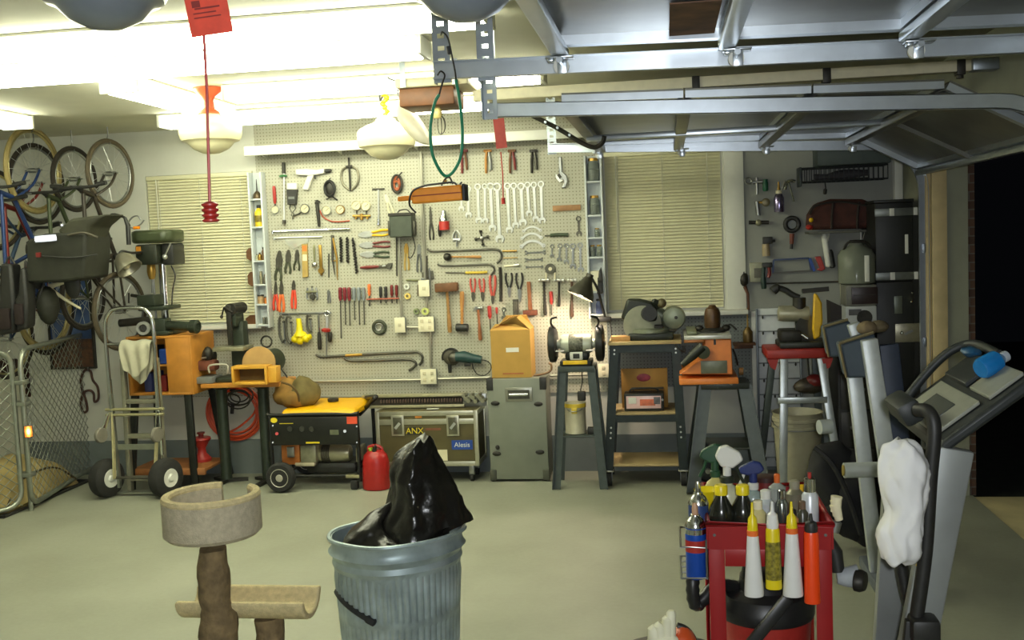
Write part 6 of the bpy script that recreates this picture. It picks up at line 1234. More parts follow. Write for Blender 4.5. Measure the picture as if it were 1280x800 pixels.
sp.p('end_bracket', B().bx(P(577, 500, yr).x, P(607, 500, yr).x, yr+.03, yr+.05, rz0, rz1-.005, .004), STEEL); sp.p('small_card', B().bx(P(530, 509, ry).x, P(545, 509, ry).x, yr-.08, yr-.04, rz0, rz0+.002), WHITE)
# ---- tall grey case and cardboard box
cy = 7.38; X0, X1, Z0, Z1 = Q(611, 473, 684, 598, cy); ck = cy+.28
t = T('tall_case', 'tall grey equipment case standing on end with recessed handle', 'equipment case', ((X0+X1)/2, cy+.14, 0), (0, 0, 0), None, True); GC = mat((122, 126, 114), .5, .1, .06, 10, name='case_grey')
t.p('body', B().bx(X0, X1, cy, ck, .018, Z1, .006), GC)
for x_ in (X0-.004, X1-.044):
    t.p('corner_guard', B().bx(x_, x_+.048, cy-.006, cy+.05, Z1-.085, Z1+.003, .004), BLACK); t.p('corner_guard', B().bx(x_, x_+.048, cy-.006, cy+.05, .012, .09, .004), mat((70, 72, 60), .5))
a = P(632, 502, cy); b_ = P(665, 484, cy); h = t.p('recessed_handle', B().bx(a.x, b_.x, cy-.005, cy, a.z, b_.z, .002), mat((150, 150, 138), .35, .7, .1)); t.p('handle_dish', B().bx(a.x+.02, b_.x-.02, cy-.0065, cy-.005, a.z+.018, b_.z-.018), mat((84, 84, 76), .35, .5, .2), h); t.p('handle_bar', B().cyl((a.x+.03, cy-.015, (a.z+b_.z)/2), (b_.x-.03, cy-.015, (a.z+b_.z)/2), .012), CHROME, h)
for px, py in ((619, 504), (673, 505), (621, 567), (675, 565), (622, 559)): v = P(px, py, cy); t.p('butterfly_catch', B().sph((v.x, cy-.004, v.z), ((.033 if py != 559 else .016), .008, .017), 12), mat((40, 38, 34), .5, .3, .2))
for px in (615, 681):
    for y_ in (cy+.04, ck-.04): t.p('foot', B().cyl((P(px, 598, cy).x, y_, .0005), (P(px, 598, cy).x, y_, .0178), .014), RUBBER)
CB = mat((176, 138, 66), .8, 0, .06, 12, name='cardboard'); bz = Z1+.004; x0 = P(614.5, 470, cy).x; x1 = P(664, 470, cy).x; zt = P(640, 413, cy+.02).z; yb0 = cy+.02; yb1 = cy+.26
t = T('cardboard_box', 'brown cardboard box with half-open flaps on the grey case', 'cardboard box', ((x0+x1)/2, (yb0+yb1)/2, bz), (0, 0, 0), None, True)
b = B(); tk_ = .006
for q in ((x0, x1, yb0, yb0+tk_), (x0, x1, yb1-tk_, yb1), (x0, x0+tk_, yb0+tk_, yb1-tk_), (x1-tk_, x1, yb0+tk_, yb1-tk_)): b.bx(q[0], q[1], q[2], q[3], bz, zt)
b.bx(x0+tk_, x1-tk_, yb0+tk_, yb1-tk_, bz, bz+tk_); t.p('carton', b, CB)
def flap(pts): return t.p('flap', B()._add([V(p) for p in pts]+[V(p)+V((0, .003, .005)) for p in pts], [(0, 1, 2, 3), (7, 6, 5, 4), (0, 4, 5, 1), (1, 5, 6, 2), (2, 6, 7, 3), (3, 7, 4, 0)]), CB)
flap([(x0, yb0, zt+.001), (x1-.01, yb0, zt+.001), (x1-.12, yb0+.11, zt+.03), (x0+.02, yb0+.11, zt+.035)]); flap([(x0+.001, yb1-.02, zt+.002), (x0+.001, yb0+.02, zt+.002), (x0+.13, yb0+.05, zt+.085), (x0+.15, yb1-.05, zt+.09)]); flap([(x1, yb0+.01, zt), (x1, yb1-.01, zt), (x1-.09, yb1-.02, zt+.09), (x1-.1, yb0+.06, zt+.085)]); flap([(x0+.01, yb1, zt), (x1-.01, yb1, zt), (x1-.05, yb1-.03, zt+.09), (x0+.09, yb1-.03, zt+.09)])
t.p('paper_label', B().bx(P(632, 438, cy).x, P(648, 438, cy).x, yb0-.0015, yb0, P(640, 440.5, cy).z, P(640, 435, cy).z), WHITE); t.p('printed_line', B().bx(P(628, 467, cy).x, P(654, 467, cy).x, yb0-.001, yb0, P(640, 468.5, cy).z, P(640, 466.5, cy).z), mat((160, 96, 56), .7))
one('corner_clamp', B().tube(smooth([P(667, 470, cy+.1), P(676, 468, cy+.1), P(684, 466, cy+.1), P(689, 462, cy+.1), P(689, 456, cy+.1), P(686, 454, cy+.1)], 3), .009, 6), mat((120, 96, 70), .5, .3), 'small bent metal rod lying on the grey case beside the carton', 'rod', world=True)
# ---- bench grinder on its stand
ny = 7.28; nx = P(722, 460, ny).x; nz = P(722, 457, ny-.1).z; SL = mat((72, 80, 78), .45, .35, .12, name='slate_steel')
def astand(name, label, x, y, z, dx0, dx1, dy0, dy1, col, group=None, w=.06, shelf=None):
    t = T(name, label, 'stand', (x, y, 0), (0, 0, 0), group)
    t.p('top_plate', B().bx(-dx0-.03, dx0+.03, -dy0-.02, dy0+.02, z-.045, z-.002, .004), col)
    for sx in (-1, 1):
        for sy_ in (-1, 1):
            p0 = V((sx*dx0, sy_*dy0, z-.02)); p1 = V((sx*dx1, sy_*dy1, .004)); d_ = p1-p0
            l = B().bar(p0, p1, w, .006, (0, 1, 0)); off = V((sx*w*.5, 0, 0)); l.bar(p0+off, p1+off, .006, w*.8, (0, 1, 0)); t.p('leg', l, col)
    if shelf: k = (z-shelf)/z; a = dx0+(dx1-dx0)*k; c_ = dy0+(dy1-dy0)*k; t.p('shelf', B().bx(-a-.01, a+.01, -c_, c_, shelf-.012, shelf, .003), col)
    return t
sh = P(722, 541, ny).z
astand('grinder_stand', 'four-legged grey steel stand carrying the bench grinder', nx, ny, nz, .1, .165, .09, .14, SL, None, .055, sh)
t = T('bench_grinder', 'bench grinder with black wheel guards, silver motor and yellow base', 'bench grinder', (nx, ny, nz), (0, 0, 0), None, True); cg_ = P(722, 430, ny-.05); GR = mat((196, 200, 184), .35, .3, .05, name='motor_silver')
t.p('base', B().bx(P(702, 455, ny).x, P(741, 455, ny).x, ny-.12, ny+.08, nz+.0, nz+.035, .006), GB); t.p('name_plate', B().bx(P(706, 453, ny).x, P(736, 453, ny).x, ny-.128, ny-.121, P(722, 455.5, ny-.12).z, P(722, 450.5, ny-.12).z, .003), mat((236, 196, 40), .4)); t.p('stand_pillar', B().bx(P(708, 448, ny).x, P(737, 448, ny).x, ny-.09, ny+.06, nz+.035, cg_.z-.055, .015), GB)
t.p('switch', B().bx(P(714, 447, ny).x, P(730, 447, ny).x, ny-.1, ny-.09, P(722, 450, ny-.1).z, P(722, 440, ny-.1).z, .004), WHITE); t.p('rocker', B().bx(P(718, 446, ny).x, P(726, 446, ny).x, ny-.105, ny-.1, P(722, 448, ny-.1).z, P(722, 442, ny-.1).z, .002), BLACK)
t.p('motor', B().lathe([(.03, -.115), (.06, -.108), (.068, -.09), (.068, .09), (.06, .108), (.03, .115)], (nx, ny-.03, cg_.z+.0), (1, 0, 0), 28), GR); fb = B()
for k in range(9): a = PI*(.95+k*.11); fb.bar((nx-.045, ny-.03+.069*math.cos(a+PI/2+.4), cg_.z+.069*math.sin(a-PI/2-.3)), (nx+.045, ny-.03+.069*math.cos(a+PI/2+.4), cg_.z+.069*math.sin(a-PI/2-.3)), .006, .006)
t.p('motor_band', B().lathe([(.0685, -.05), (.0695, -.048), (.0695, .048), (.0685, .05)], (nx, ny-.03, cg_.z), (1, 0, 0), 28, cap=False), mat((104, 104, 92), .5, .4, .5, 70))
for s in (-1, 1):
    xg = nx+s*.165; gd = t.p('wheel_guard', B().lathe([(.03, -.03), (.1, -.03), (.125, -.02), (.128, 0), (.125, .022), (.1, .03), (.001, .03)], (xg, ny-.03, cg_.z), (s, 0, 0), 26), GB); t.p('guard_bolt', B().cyl((xg+s*.03, ny-.03, cg_.z), (xg+s*.042, ny-.03, cg_.z), .014, n=8), STEEL, gd)
    t.p('shaft_collar', B().cyl((nx+s*.11, ny-.03, cg_.z), (nx+s*.14, ny-.03, cg_.z), .032), GR); t.p('tool_rest', B().bx(xg-s*.06-.03, xg-s*.06+.03, ny-.17, ny-.1, cg_.z-.04, cg_.z-.033, .003), STEEL, gd); t.p('eye_shield_arm', B().tube(smooth([(xg-s*.02, ny-.06, cg_.z+.115), (xg+s*.0, ny-.1, cg_.z+.15), (xg-s*.01, ny-.15, cg_.z+.19), (xg+s*-.05, ny-.16, cg_.z+.2)], 4), .008, 6), GB, gd)
# gooseneck lamp (lit)
ly = ny+.1; t = T('gooseneck_lamp', 'lit clip-on gooseneck work lamp shining on the grinder', 'lamp', P(757, 400, ly+.1), (0, 0, 0), None, True); LM = mat((64, 62, 52), .4, .4, .15, name='lamp_shade_metal')
tip = P(733, 354, ly); dr = V((-.48, -.18, -1)).normalized()
t.p('lamp_shade', B().lathe([(.022, -.05), (.035, -.03), (.045, 0), (.09, .07), (.1, .105), (.095, .105), (.085, .07), (.04, .005)], tip, dr, 26, cap=False), LM)
t.p('socket', B().cyl(tip-dr*.07, tip+dr*.005, .026), LM)
bc = tip+dr*.07; t.p('bulb', B().sph(bc, .034, 14), emit((1, .8, .62), LAMPB, 'lit_bulb'))
t.p('gooseneck', B().tube(smooth([tip-dr*.06, P(741, 350, ly), P(748, 364, ly+.03), P(753, 384, ly+.08), P(757, 398, ly+.1)], 5), .009, 8), BLACK); t.p('clamp', B().bx(P(748, 400, ly+.1).x, P(764, 400, ly+.1).x, ly+.07, ly+.13, P(757, 402, ly+.1).z, P(757, 396, ly+.1).z, .006), BLACK); t.p('cord', B().tube(smooth([P(762, 400, ly+.1), P(764, 412, ly+.1), P(764, 428, ly+.1), P(763, 440, ly+.12)], 4), .004, 6), BLACK)
# paint can on stand shelf
t = T('paint_can', 'white paint can with yellow rim on the grinder stand shelf', 'paint can', (P(720, 540, ny).x, ny-.0, sh+.001)); hh = P(720, 503, ny).z-sh; t.p('can', B().lathe([(.072, 0), (.076, .004), (.074, .01), (.074, hh-.012), (.078, hh-.006), (.078, hh)], n=26), mat((206, 200, 172), .4, .1, .05)); t.p('rim_band', B().lathe([(.0785, hh-.03), (.0785, hh-.002), (.06, hh), (.06, hh-.006), (.001, hh-.006)], n=26), mat((214, 186, 60), .4, 0, .1)); t.p('spilled_drip', B().bx(-.02, .02, -.079, -.074, hh-.07, hh-.03, .006), mat((214, 186, 60), .4)); t.p('bail_handle', B().tube(smooth([(-.078, 0, hh-.03), (-.03, -.08, hh-.05), (.03, -.08, hh-.05), (.078, 0, hh-.03)], 4), .003, 6), STEEL)
t = T('plug_adapter', 'black plug hanging on its cord under the grinder', 'plug', P(728, 495, ny), (0, 0, 0), None, True); t.p('cord', B().tube(smooth([P(727, 463, ny+.03), P(728, 476, ny+.02), P(726, 486, ny), P(726, 490, ny)], 4), .004, 6), BLACK); t.p('plug', B().bx(P(722, 494, ny).x, P(732, 494, ny).x, ny-.02, ny+.02, P(727, 501, ny).z, P(727, 489, ny).z, .008), BLACK)
one('small_box', B().bx(.06, .12, -.07, -.01, 0, .045, .004), BLACK, 'small black box beside the white paint can', 'box', loc=(nx, ny, sh+.001))
# ---- mitre saw stand
my = 7.22; X0, X1, Z0, Z1 = Q(757, 432, 858, 600, my); yk = my+.42; NB = mat((44, 52, 52), .4, .4, .15, name='blue_black_steel'); PLW = mat((176, 154, 108), .6, 0, .12, 8, name='pale_plywood')
t = T('saw_stand', 'blue-black steel rolling stand with plywood shelves under the mitre saw', 'stand', ((X0+X1)/2, my+.2, 0), (0, 0, 0), None, True); tz = P(800, 430, my).z; x0t = P(763, 440, my).x; x1t = P(850, 440, my).x; x0b = P(756, 597, my).x; x1b = P(860, 597, my).x
for (a, c_) in ((x0t, x0b), (x1t, x1b)):
    for y_ in (my, yk):
        sx = 1 if a == x0t else -1; l = B().bar((a+sx*.03, y_, tz-.005), (c_+sx*.03, y_, .115), .06, .005, (0, 1, 0)).bar((a, y_+(.03 if y_ == my else -.03), tz-.005), (c_, y_+(.03 if y_ == my else -.03), .115), .005, .06, (0, 1, 0)); lg = t.p('leg', l, NB)
        if y_ == my:
            for k in (.02, .05, .62, .66, .7): v = V((a+sx*.03, y_-.003, tz-.02)).lerp(V((c_+sx*.03, y_-.003, .075)), k); t.p('bolt', B().cyl(v, v+V((0, -.006, 0)), .007, n=8), STEEL2, lg)
            if True:
                pass
def lerpx(z_): k = (tz-z_)/(tz-.075); return x0t+(x0b-x0t)*k, x1t+(x1b-x1t)*k
t.p('top_frame', B().bx(x0t, x1t, my-.004, my, tz-.06, tz-.004).bx(x0t, x1t, yk, yk+.004, tz-.06, tz-.004).bx(x0t-.004, x0t, my, yk, tz-.06, tz-.004).bx(x1t, x1t+.004, my, yk, tz-.06, tz-.004), NB)
t.p('top_board', B().bx(x0t-.012, x1t+.012, my-.03, yk+.03, tz-.003, tz+.02, .004), PLW)
zs = P(800, 519, my).z; a, c_ = lerpx(zs); t.p('shelf', B().bx(a+.008, c_-.008, my+.008, yk-.008, zs, zs+.018, .003), PLW); t.p('shelf_rail', B().bx(a+.008, c_-.008, my+.004, my+.008, zs-.05, zs-.001), NB)
zl_ = .14; a, c_ = lerpx(zl_); t.p('shelf', B().bx(a+.008, c_-.008, my+.008, yk-.008, zl_, zl_+.018, .003), PLW)
for x_ in (x0b+.03, x1b-.03):
    for y_ in (my+.03, yk-.03):
        cs = t.p('caster', B().cyl((x_-.018, y_, .05), (x_+.018, y_, .05), .05, n=20), RUBBER); t.p('caster_plate', B().bx(x_-.035, x_+.035, y_-.03, y_+.03, .103, .115, .003), ALU, cs); t.p('caster_fork', B().bx(x_-.022, x_-.018, y_-.018, y_+.018, .04, .103).bx(x_+.018, x_+.022, y_-.018, y_+.018, .04, .103), STEEL, cs)
TOPZ = tz+.0205
# board, charger on the shelf
wy = my+.2; a = P(778, 518, wy); b_ = P(834, 460, wy)
t = T('wooden_carrier', 'brown wooden board with a red printed mark standing on the saw stand shelf', 'board', ((a.x+b_.x)/2, wy, zs+.019), (0, 0, 0), None, True); t.p('board', B().bx(a.x, b_.x, wy, wy+.02, zs+.019, b_.z, .003), mat((166, 122, 50), .6, 0, .15, 9)); t.p('printed_mark', B().sph(((a.x+b_.x)/2-.005, wy-.001, P(800, 472, wy).z), (.05, .003, .028), 16), mat((140, 40, 60), .5, 0, .3, 40)); t.p('ledge', B().bx(a.x+.07, b_.x-.03, wy-.03, wy-.001, P(800, 486, wy).z, P(800, 484, wy).z, .002), mat((70, 60, 44), .5))
for px0, px1 in ((792, 786), (822, 826)): t.p('cord', B().tube(smooth([P(px0, 485, wy-.02), P((px0+px1)/2+2, 495, wy-.06), P(px1, 506, wy-.1)], 4), .004, 6), BLACK)
ty = my+.05; a = P(781, 527, ty); b_ = P(830, 505, ty)
t = T('battery_charger', 'black battery charger with a bright pinkish front panel on the shelf', 'battery charger', ((a.x+b_.x)/2, ty, zs+.019), (0, 0, 0), None, True); zc0 = zs+.0188
t.p('case', B().bx(a.x, b_.x, ty, ty+.14, zc0, zc0+.125, .008), BLACK); t.p('front_panel', B().bx(a.x+.015, b_.x-.02, ty-.004, ty, zc0+.02, zc0+.108, .001), mat((226, 190, 190), .3, 0, .08, name='pinkish_white_panel')); t.p('meter', B().bx(a.x+.03, a.x+.085, ty-.006, ty-.004, zc0+.055, zc0+.1, .001), WHITE); t.p('red_band', B().bx(a.x+.11, b_.x-.06, ty-.0055, ty-.004, zc0+.04, zc0+.085), mat((206, 110, 80), .4, 0, .3, 30)); t.p('grey_band', B().bx(b_.x-.07, b_.x-.025, ty-.006, ty-.004, zc0+.05, zc0+.1), mat((90, 90, 96), .4, 0, .5, 30)); t.p('knob', B().cyl((b_.x-.01, ty-.0, zc0+.08), (b_.x-.01, ty-.012, zc0+.08), .008), STEEL)
t.p('handle', B().tube(smooth([(a.x+.04, ty+.07, zc0+.123), (a.x+.06, ty+.07, zc0+.15), (b_.x-.06, ty+.07, zc0+.15), (b_.x-.04, ty+.07, zc0+.123)], 4), .007, 6), BLACK)
# ---- mitre saw
sy2 = my+.14; sx0 = P(808, 420, sy2).x; t = T('mitre_saw', 'grey and black compound mitre saw on the rolling stand', 'mitre saw', (sx0, sy2, TOPZ), (0, 0, 0), None, True)
def s2(px, py, dy=0): return P(px, py, sy2+dy)
MG = mat((40, 44, 37), .45, .2, .15, name='saw_dark_green'); MG2 = mat((140, 146, 126), .4, .4, .12, name='saw_grey')
t.p('base', B().bx(s2(786, 430).x, s2(842, 430).x, sy2-.12, sy2+.16, TOPZ, TOPZ+.05, .012), MG); t.p('turntable', B().lathe([(.14, 0), (.14, .02), (.12, .03)], (s2(812, 430).x, sy2, TOPZ+.05), n=28), MG2); t.p('fence', B().bx(s2(782, 420).x, s2(830, 420).x, sy2+.06, sy2+.09, TOPZ+.05, s2(810, 417).z, .006), mat((176, 150, 116), .5, .2, .1)); t.p('side_lever', B().cyl(s2(786, 421, -.02), s2(764, 424, -.05), .012), BLACK)
t.p('blade', B().lathe([(.001, -.002), (.135, -.002), (.135, .002), (.001, .002)], s2(803, 406, -.065), (.25, -1, 0), 40), mat((176, 178, 156), .4, .2, .08))
t.p('blade_guard', B().pl([(s2(a_, b_).x, s2(a_, b_).z) for a_, b_ in ((776, 398), (782, 380), (784, 373), (800, 373), (816, 377), (822, 387), (821, 401), (804, 403))], sy2-.06, sy2+.02), MG, bev=.018); t.p('motor', B().cyl(s2(810, 392, -.06), s2(812, 392, -.19), .05, n=20), BLACK); t.p('guard_window', B().bx(s2(786, 390).x, s2(818, 390).x, sy2-.064, sy2-.0605, s2(800, 396).z, s2(800, 388).z, .002), mat((84, 70, 54), .4))
t.p('arm', B().tube([s2(818, 388, .05), s2(833, 398, .06), s2(838, 412, .06), (s2(832, 425).x, sy2+.08, TOPZ+.04)], [.045, .05, .045, .05], 14), MG2); t.p('pivot_housing', B().lathe([(.03, -.05), (.075, -.04), (.085, 0), (.075, .05), (.04, .06)], s2(842, 397, .04), (0, -1, 0), 24), MG2); t.p('pivot_bolt', B().cyl(s2(845, 397, -.02), s2(845, 397, -.035), .012), IRON); t.p('handle_knob', B().sph(s2(827, 379, -.05), .034, 14), mat((96, 88, 60), .5, .1, .2)); t.p('trigger_handle', B().tube(smooth([s2(823, 385, -.03), s2(817, 376, -.06), s2(824, 379, -.06)], 4), .016, 8), MG)
t.p('depth_stop', B().bx(s2(818, 418).x, s2(830, 418).x, sy2-.08, sy2-.02, TOPZ+.05, s2(820, 405).z, .008), IRON); t.p('cord', B().tube(smooth([s2(838, 420, -.05), s2(846, 434, -.16), s2(856, 440, -.16), s2(854, 432, -.16)], 4), .006, 6), BLACK)
one('plywood_offcut', B().bx(P(764, 428, my+.04).x, P(788, 428, my+.04).x, my+.0, my+.1, TOPZ+.0005, TOPZ+.035, .002), mat((196, 150, 92), .6, 0, .1), 'orange-tinted wood offcut at the left of the mitre saw', 'offcut', world=True)
# ---- orange table saw on blue stand
oy = 7.25; ox = P(895, 470, oy).x; oz = P(895, 473, oy).z; BLS = mat((70, 76, 70), .4, .4, .1, name='blue_grey_steel')
ax_ = P(905, 480, oy).x; astand('sawhorse_stand', 'blue-grey splayed steel stand under the orange table saw', ax_, oy, oz-.012, .13, .235, .12, .24, BLS, None, .085, .3)
t = T('table_saw', 'orange bench-top table saw with pale metal top', 'table saw', (ox, oy, oz-.01), (0, 0, 0), None, True); SO = mat((226, 132, 60), .4, 0, .05, name='saw_orange'); yf = oy-.2; yk = oy+.2
def o2(px, py, y=None): return P(px, py, yf if y is None else y)
t.p('base', B().bx(o2(849, 472).x, o2(923, 472).x, yf-.02, yk+.02, oz-.01, oz+.03, .006), SO)
b = B().pl([(o2(a_, c_).x, o2(a_, c_).z) for a_, c_ in ((849, 468), (858, 462), (880, 447), (881, 424), (914, 424), (916, 468))], yf, yk); t.p('body', b, SO, bev=.006)
t.p('motor_housing', B().tube([o2(853, 456, yf-.03), o2(866, 444, yf-.04), o2(878, 433, yf-.03)], [.02, .032, .036], 14), MG); t.p('tilt_wheel', B().lathe([(.02, 0), (.045, .005), (.045, .025), (.02, .03)], o2(879, 440, yf-.02), (0, -1, 0), 18), mat((60, 66, 44), .5))
t.p('rating_plate', B().bx(o2(876, 459).x, o2(909, 459).x, yf-.004, yf, o2(890, 467).z, o2(890, 451).z, .002), mat((112, 116, 100), .4, .3, .15)); t.p('mitre_slot', B().bx(o2(892, 426).x, o2(895, 430).x, yf-.002, yf, o2(893, 431).z, o2(893, 424).z), BLACK)
tzz = o2(880, 424).z; t.p('table', B().bx(o2(855, 420).x, o2(914, 420).x, yf-.02, yk+.06, tzz+.0, tzz+.028, .004), mat((206, 206, 196), .35, .5, .05, name='saw_table_metal')); t.p('fence_rail', B().bx(o2(855, 426).x, o2(880, 426).x, yf-.02, yf+.01, tzz-.02, tzz-.001, .003), mat((170, 110, 60), .4, .2))
t.p('rip_fence', B().bx(o2(858, 414, oy).x, o2(870, 414, oy).x, yf-.0, yk, tzz+.03, o2(858, 411, oy).z, .004), mat((120, 126, 100), .4, .3, .1)); t.p('bevel_knob', B().cyl(o2(924, 464), o2(929, 464), .025), mat((110, 76, 40), .5)); t.p('power_cord', B().tube(smooth([o2(916, 436, oy-.12), o2(920, 446, oy-.14), o2(922, 456, oy-.1)], 4), .006, 6), BLACK)
for px in (894, 914): t.p('mount_bolt', B().sph(o2(px, 479), .014, 10), STEEL2)
t = T('router', 'brown and black router standing on the table saw top', 'router', (P(891, 414, oy).x, oy, tzz+.029), (0, 0, 0), None, True); c = P(891, 414, oy)
t.p('base', B().lathe([(.085, 0), (.085, .012), (.06, .03)], (c.x, oy, tzz+.029), n=24), BLACK); t.p('motor', B().lathe([(.05, .03), (.055, .05), (.054, .13), (.045, .16), (.03, .17), (.02, .185)], (c.x, oy, tzz+.029), n=22), mat((84, 60, 36), .4, .2, .2))
for s in (-1, 1): t.p('side_knob', B().sph((c.x+s*.09, oy, tzz+.055), (.03, .024, .024), 10), IRON)
t.p('cord', B().tube(smooth([(c.x+.09, oy+.02, tzz+.06), (c.x+.12, oy+.02, tzz+.075), (c.x+.15, oy, tzz+.05), (c.x+.16, oy+.0, tzz+.04)], 4), .007, 6), BLACK)
# brass oil can on little shelf at right of window
hy_ = D-.07; zs_ = P(930, 428, hy_).z
t = T('corner_bracket_shelf', 'small brown wooden shelf under the right end of the window', 'shelf', (P(930, 430, hy_).x, hy_, zs_-.02), (0, 0, 0), None, True); t.p('board', B().bx(P(916, 428, hy_).x, P(944, 428, hy_).x, hy_-.06, D-.014, zs_-.018, zs_, .003), DWOOD); t.p('cleat', B().bx(P(918, 428, hy_).x, P(942, 428, hy_).x, D-.03, D-.014, zs_-.05, zs_-.0185, .003), DWOOD)
t = T('brass_oiler', 'brown brass oiler with a long thin spout on the little shelf', 'oil can', (P(935, 428, hy_).x, hy_, zs_+.001)); t.p('body', B().lathe([(.034, 0), (.036, .01), (.036, .075), (.02, .1), (.012, .11)], n=18), mat((110, 88, 48), .4, .5, .2)); t.p('spout', B().lathe([(.007, .11), (.004, .2), (.0025, .25)], n=8), BRASS)
# ---- small dark air tank under the table saw stand
c = P(884, 585, 7.18); t = T('air_tank', 'small dark round air tank on the floor under the table saw stand', 'air tank', (c.x, 7.18, 0)); AK = mat((40, 44, 54), .3, .3, .15, name='tank_blue_black')
t.p('tank', B().lathe([(.02, -.13), (.07, -.12), (.1, -.07), (.105, 0), (.1, .07), (.07, .12), (.02, .13)], (0, 0, .15), (0, -1, 0), 26), AK); t.p('valve', B().cyl((0, -.13, .15), (0, -.16, .15), .018), STEEL); t.p('gauge', B().lathe([(.025, 0), (.025, .02), (.001, .02)], (.03, -.03, .27), (0, -1, 0), 16), STEEL); t.p('gauge_stem', B().cyl((.03, -.02, .24), (.03, -.04, .27), .008), STEEL)
for y_ in (-.07, .07): t.p('foot', B().bx(-.08, .08, y_-.015, y_+.015, .001, .07, .006), AK)
t.p('carry_handle', B().tube(smooth([(0, -.08, .24), (0, -.06, .3), (0, .06, .3), (0, .08, .24)], 4), .009, 8), AK)
# ================================================================= RIGHT SIDE: WALL TOOLS, TILE SAW, CASES, EXERCISE MACHINES
YB = D-.0015
def w2_(px, py, off=0): return P(px, py, YB-off)
u2 = M1(980, 280, YB)
def wt(name, label, cat, px, py, group=None): return T(name, label, cat, w2_(px, py), (0, 0, 0), group, True)
def cyl2(t, nm, a, b, r, m, off=.02, r2=None, of=None): return t.p(nm, B().cyl(w2_(*a, off), w2_(*b, off), r, r2), m, of)
# air tools
t = wt('blow_gun', 'steel air fitting with a ring, top left of the right wall group', 'air tool', 947, 238); t.p('ring', B().ring(w2_(935.5, 226, .012), .022, .006, (0, 1, 0), 18, 6), STEEL); cyl2(t, 'body', (940, 228), (953, 227), .014, STEEL); cyl2(t, 'stem', (946, 222), (946.5, 243), .011, STEEL)
one('green_cartridge', B().lathe([(.015, 0), (.02, .01), (.02, .06), (.016, .07), (.016, .085)], w2_(957, 239, .022), (0, 0, 1), 14), mat((28, 92, 62), .4, 0, .1), 'small dark green cylinder beside the steel air fitting', 'cartridge', world=True)
t = wt('spray_bottle', 'shiny purple-silver spray bottle hanging on the right wall', 'bottle', 974, 265); c = w2_(974, 265, .035)
t.p('body', B().lathe([(.034, 0), (.036, .006), (.036, .1), (.026, .125), (.022, .13)], c, (0, 0, 1), 22), mat((150, 140, 176), .18, .9, .15, 8, name='iridescent_metal')); t.p('collar', B().lathe([(.022, .13), (.022, .152), (.015, .156)], c, (0, 0, 1), 18), CREAM); t.p('nozzle', B().lathe([(.012, .156), (.009, .175), (.005, .215)], c, (0, 0, 1), 12), BRASS)
t = wt('air_gun', 'chrome spray gun with lever hanging right of the shiny bottle', 'air tool', 990, 253); t.p('body', B().tube(smooth([w2_(981, 237, .03), w2_(983, 229, .03), w2_(988, 226, .03), w2_(994, 227, .03)], 4), .013, 8), CHROME); t.p('handle', B().tube(smooth([w2_(986, 229, .03), w2_(989, 240, .03), w2_(992, 252, .03)], 4), .008, 8), CHROME); t.p('lever', B().tube(smooth([w2_(981, 225, .04), w2_(979, 233, .045), w2_(977, 238, .045)], 3), .005, 6), STEEL)
t = wt('air_regulator', 'small steel regulator with round gauge on the right wall', 'air tool', 948, 270); cyl2(t, 'body', (946, 252), (948, 269), .016, STEEL); t.p('gauge', B().lathe([(.03, 0), (.03, .02), (.022, .024), (.001, .022)], w2_(957, 253, .006), (0, -1, 0), 18), mat((120, 112, 84), .4, .5, .1)); cyl2(t, 'fitting', (947, 253), (955, 253), .009, BRASS)
t = wt('hose_clamp_tool', 'black two-ended air coupling hung level on the right wall', 'air tool', 948, 282); cyl2(t, 'bar', (936, 278), (961, 278), .014, IRON); t.p('hub', B().sph(w2_(948, 278.5, .024), .024, 12), mat((150, 148, 120), .4, .5, .1))
t = wt('air_hose_reel', 'black ring-shaped reel with a reddish handle hanging below', 'reel', 990, 310); t.p('ring', B().ring(w2_(990, 280.5, .02), .047, .017, (0, 1, 0), 26, 10), BLACK); t.p('core', B().lathe([(.03, 0), (.03, .012), (.001, .012)], w2_(990, 280.5, .005), (0, -1, 0), 18), GREY); cyl2(t, 'handle', (990, 292), (989.5, 305), .018, mat((120, 62, 46), .5), .02, .014); cyl2(t, 'tip', (989.5, 305), (989, 311), .011, BLACK)
t = wt('spray_gun', 'black and cream paint spray gun on the right wall', 'spray gun', 958, 322); cyl2(t, 'cup', (957, 305), (958, 320), .026, mat((164, 146, 112), .4, 0, .15), .03, .03); t.p('head', B().bx(w2_(953, 300).x, w2_(965, 300).x, YB-.05, YB-.005, w2_(958, 305).z, w2_(958, 296).z, .006), BLACK); cyl2(t, 'nozzle', (964, 301), (969, 301), .01, IRON)
t = wt('wall_charger', 'grey wall charger box with dark grille at the window trim', 'charger', 941, 350); t.p('case', B().bx(w2_(937, 350).x, w2_(954, 350).x, YB-.06, YB, w2_(945, 352).z, w2_(945, 328).z, .006), mat((150, 150, 130), .5)); t.p('grille', B().bx(w2_(942, 350).x, w2_(953, 350).x, YB-.063, YB-.06, w2_(945, 347).z, w2_(945, 335).z, .002), mat((92, 90, 80), .6)); t.p('aerial', B().cyl(w2_(939, 328, .03), w2_(938, 322, .03), .005), STEEL)
t = wt('soldering_iron', 'dark green handled tool hanging in front of the grey charger', 'hand tool', 957, 362); t.p('handle', B().tube(smooth([w2_(955, 329, .075), w2_(954, 345, .075), w2_(955, 361, .075)], 4), [.014]*5+[.02]*3+[.018], 10), mat((28, 52, 44), .45, 0, .15)); t.p('guard', B().bx(w2_(951, 332).x, w2_(964, 332).x, YB-.095, YB-.061, w2_(956, 334).z, w2_(956, 328).z, .006), BLACK); t.p('trigger', B().tube(smooth([w2_(961, 333, .08), w2_(962, 342, .08), w2_(960, 347, .08)], 3), .012, 8), DRED)
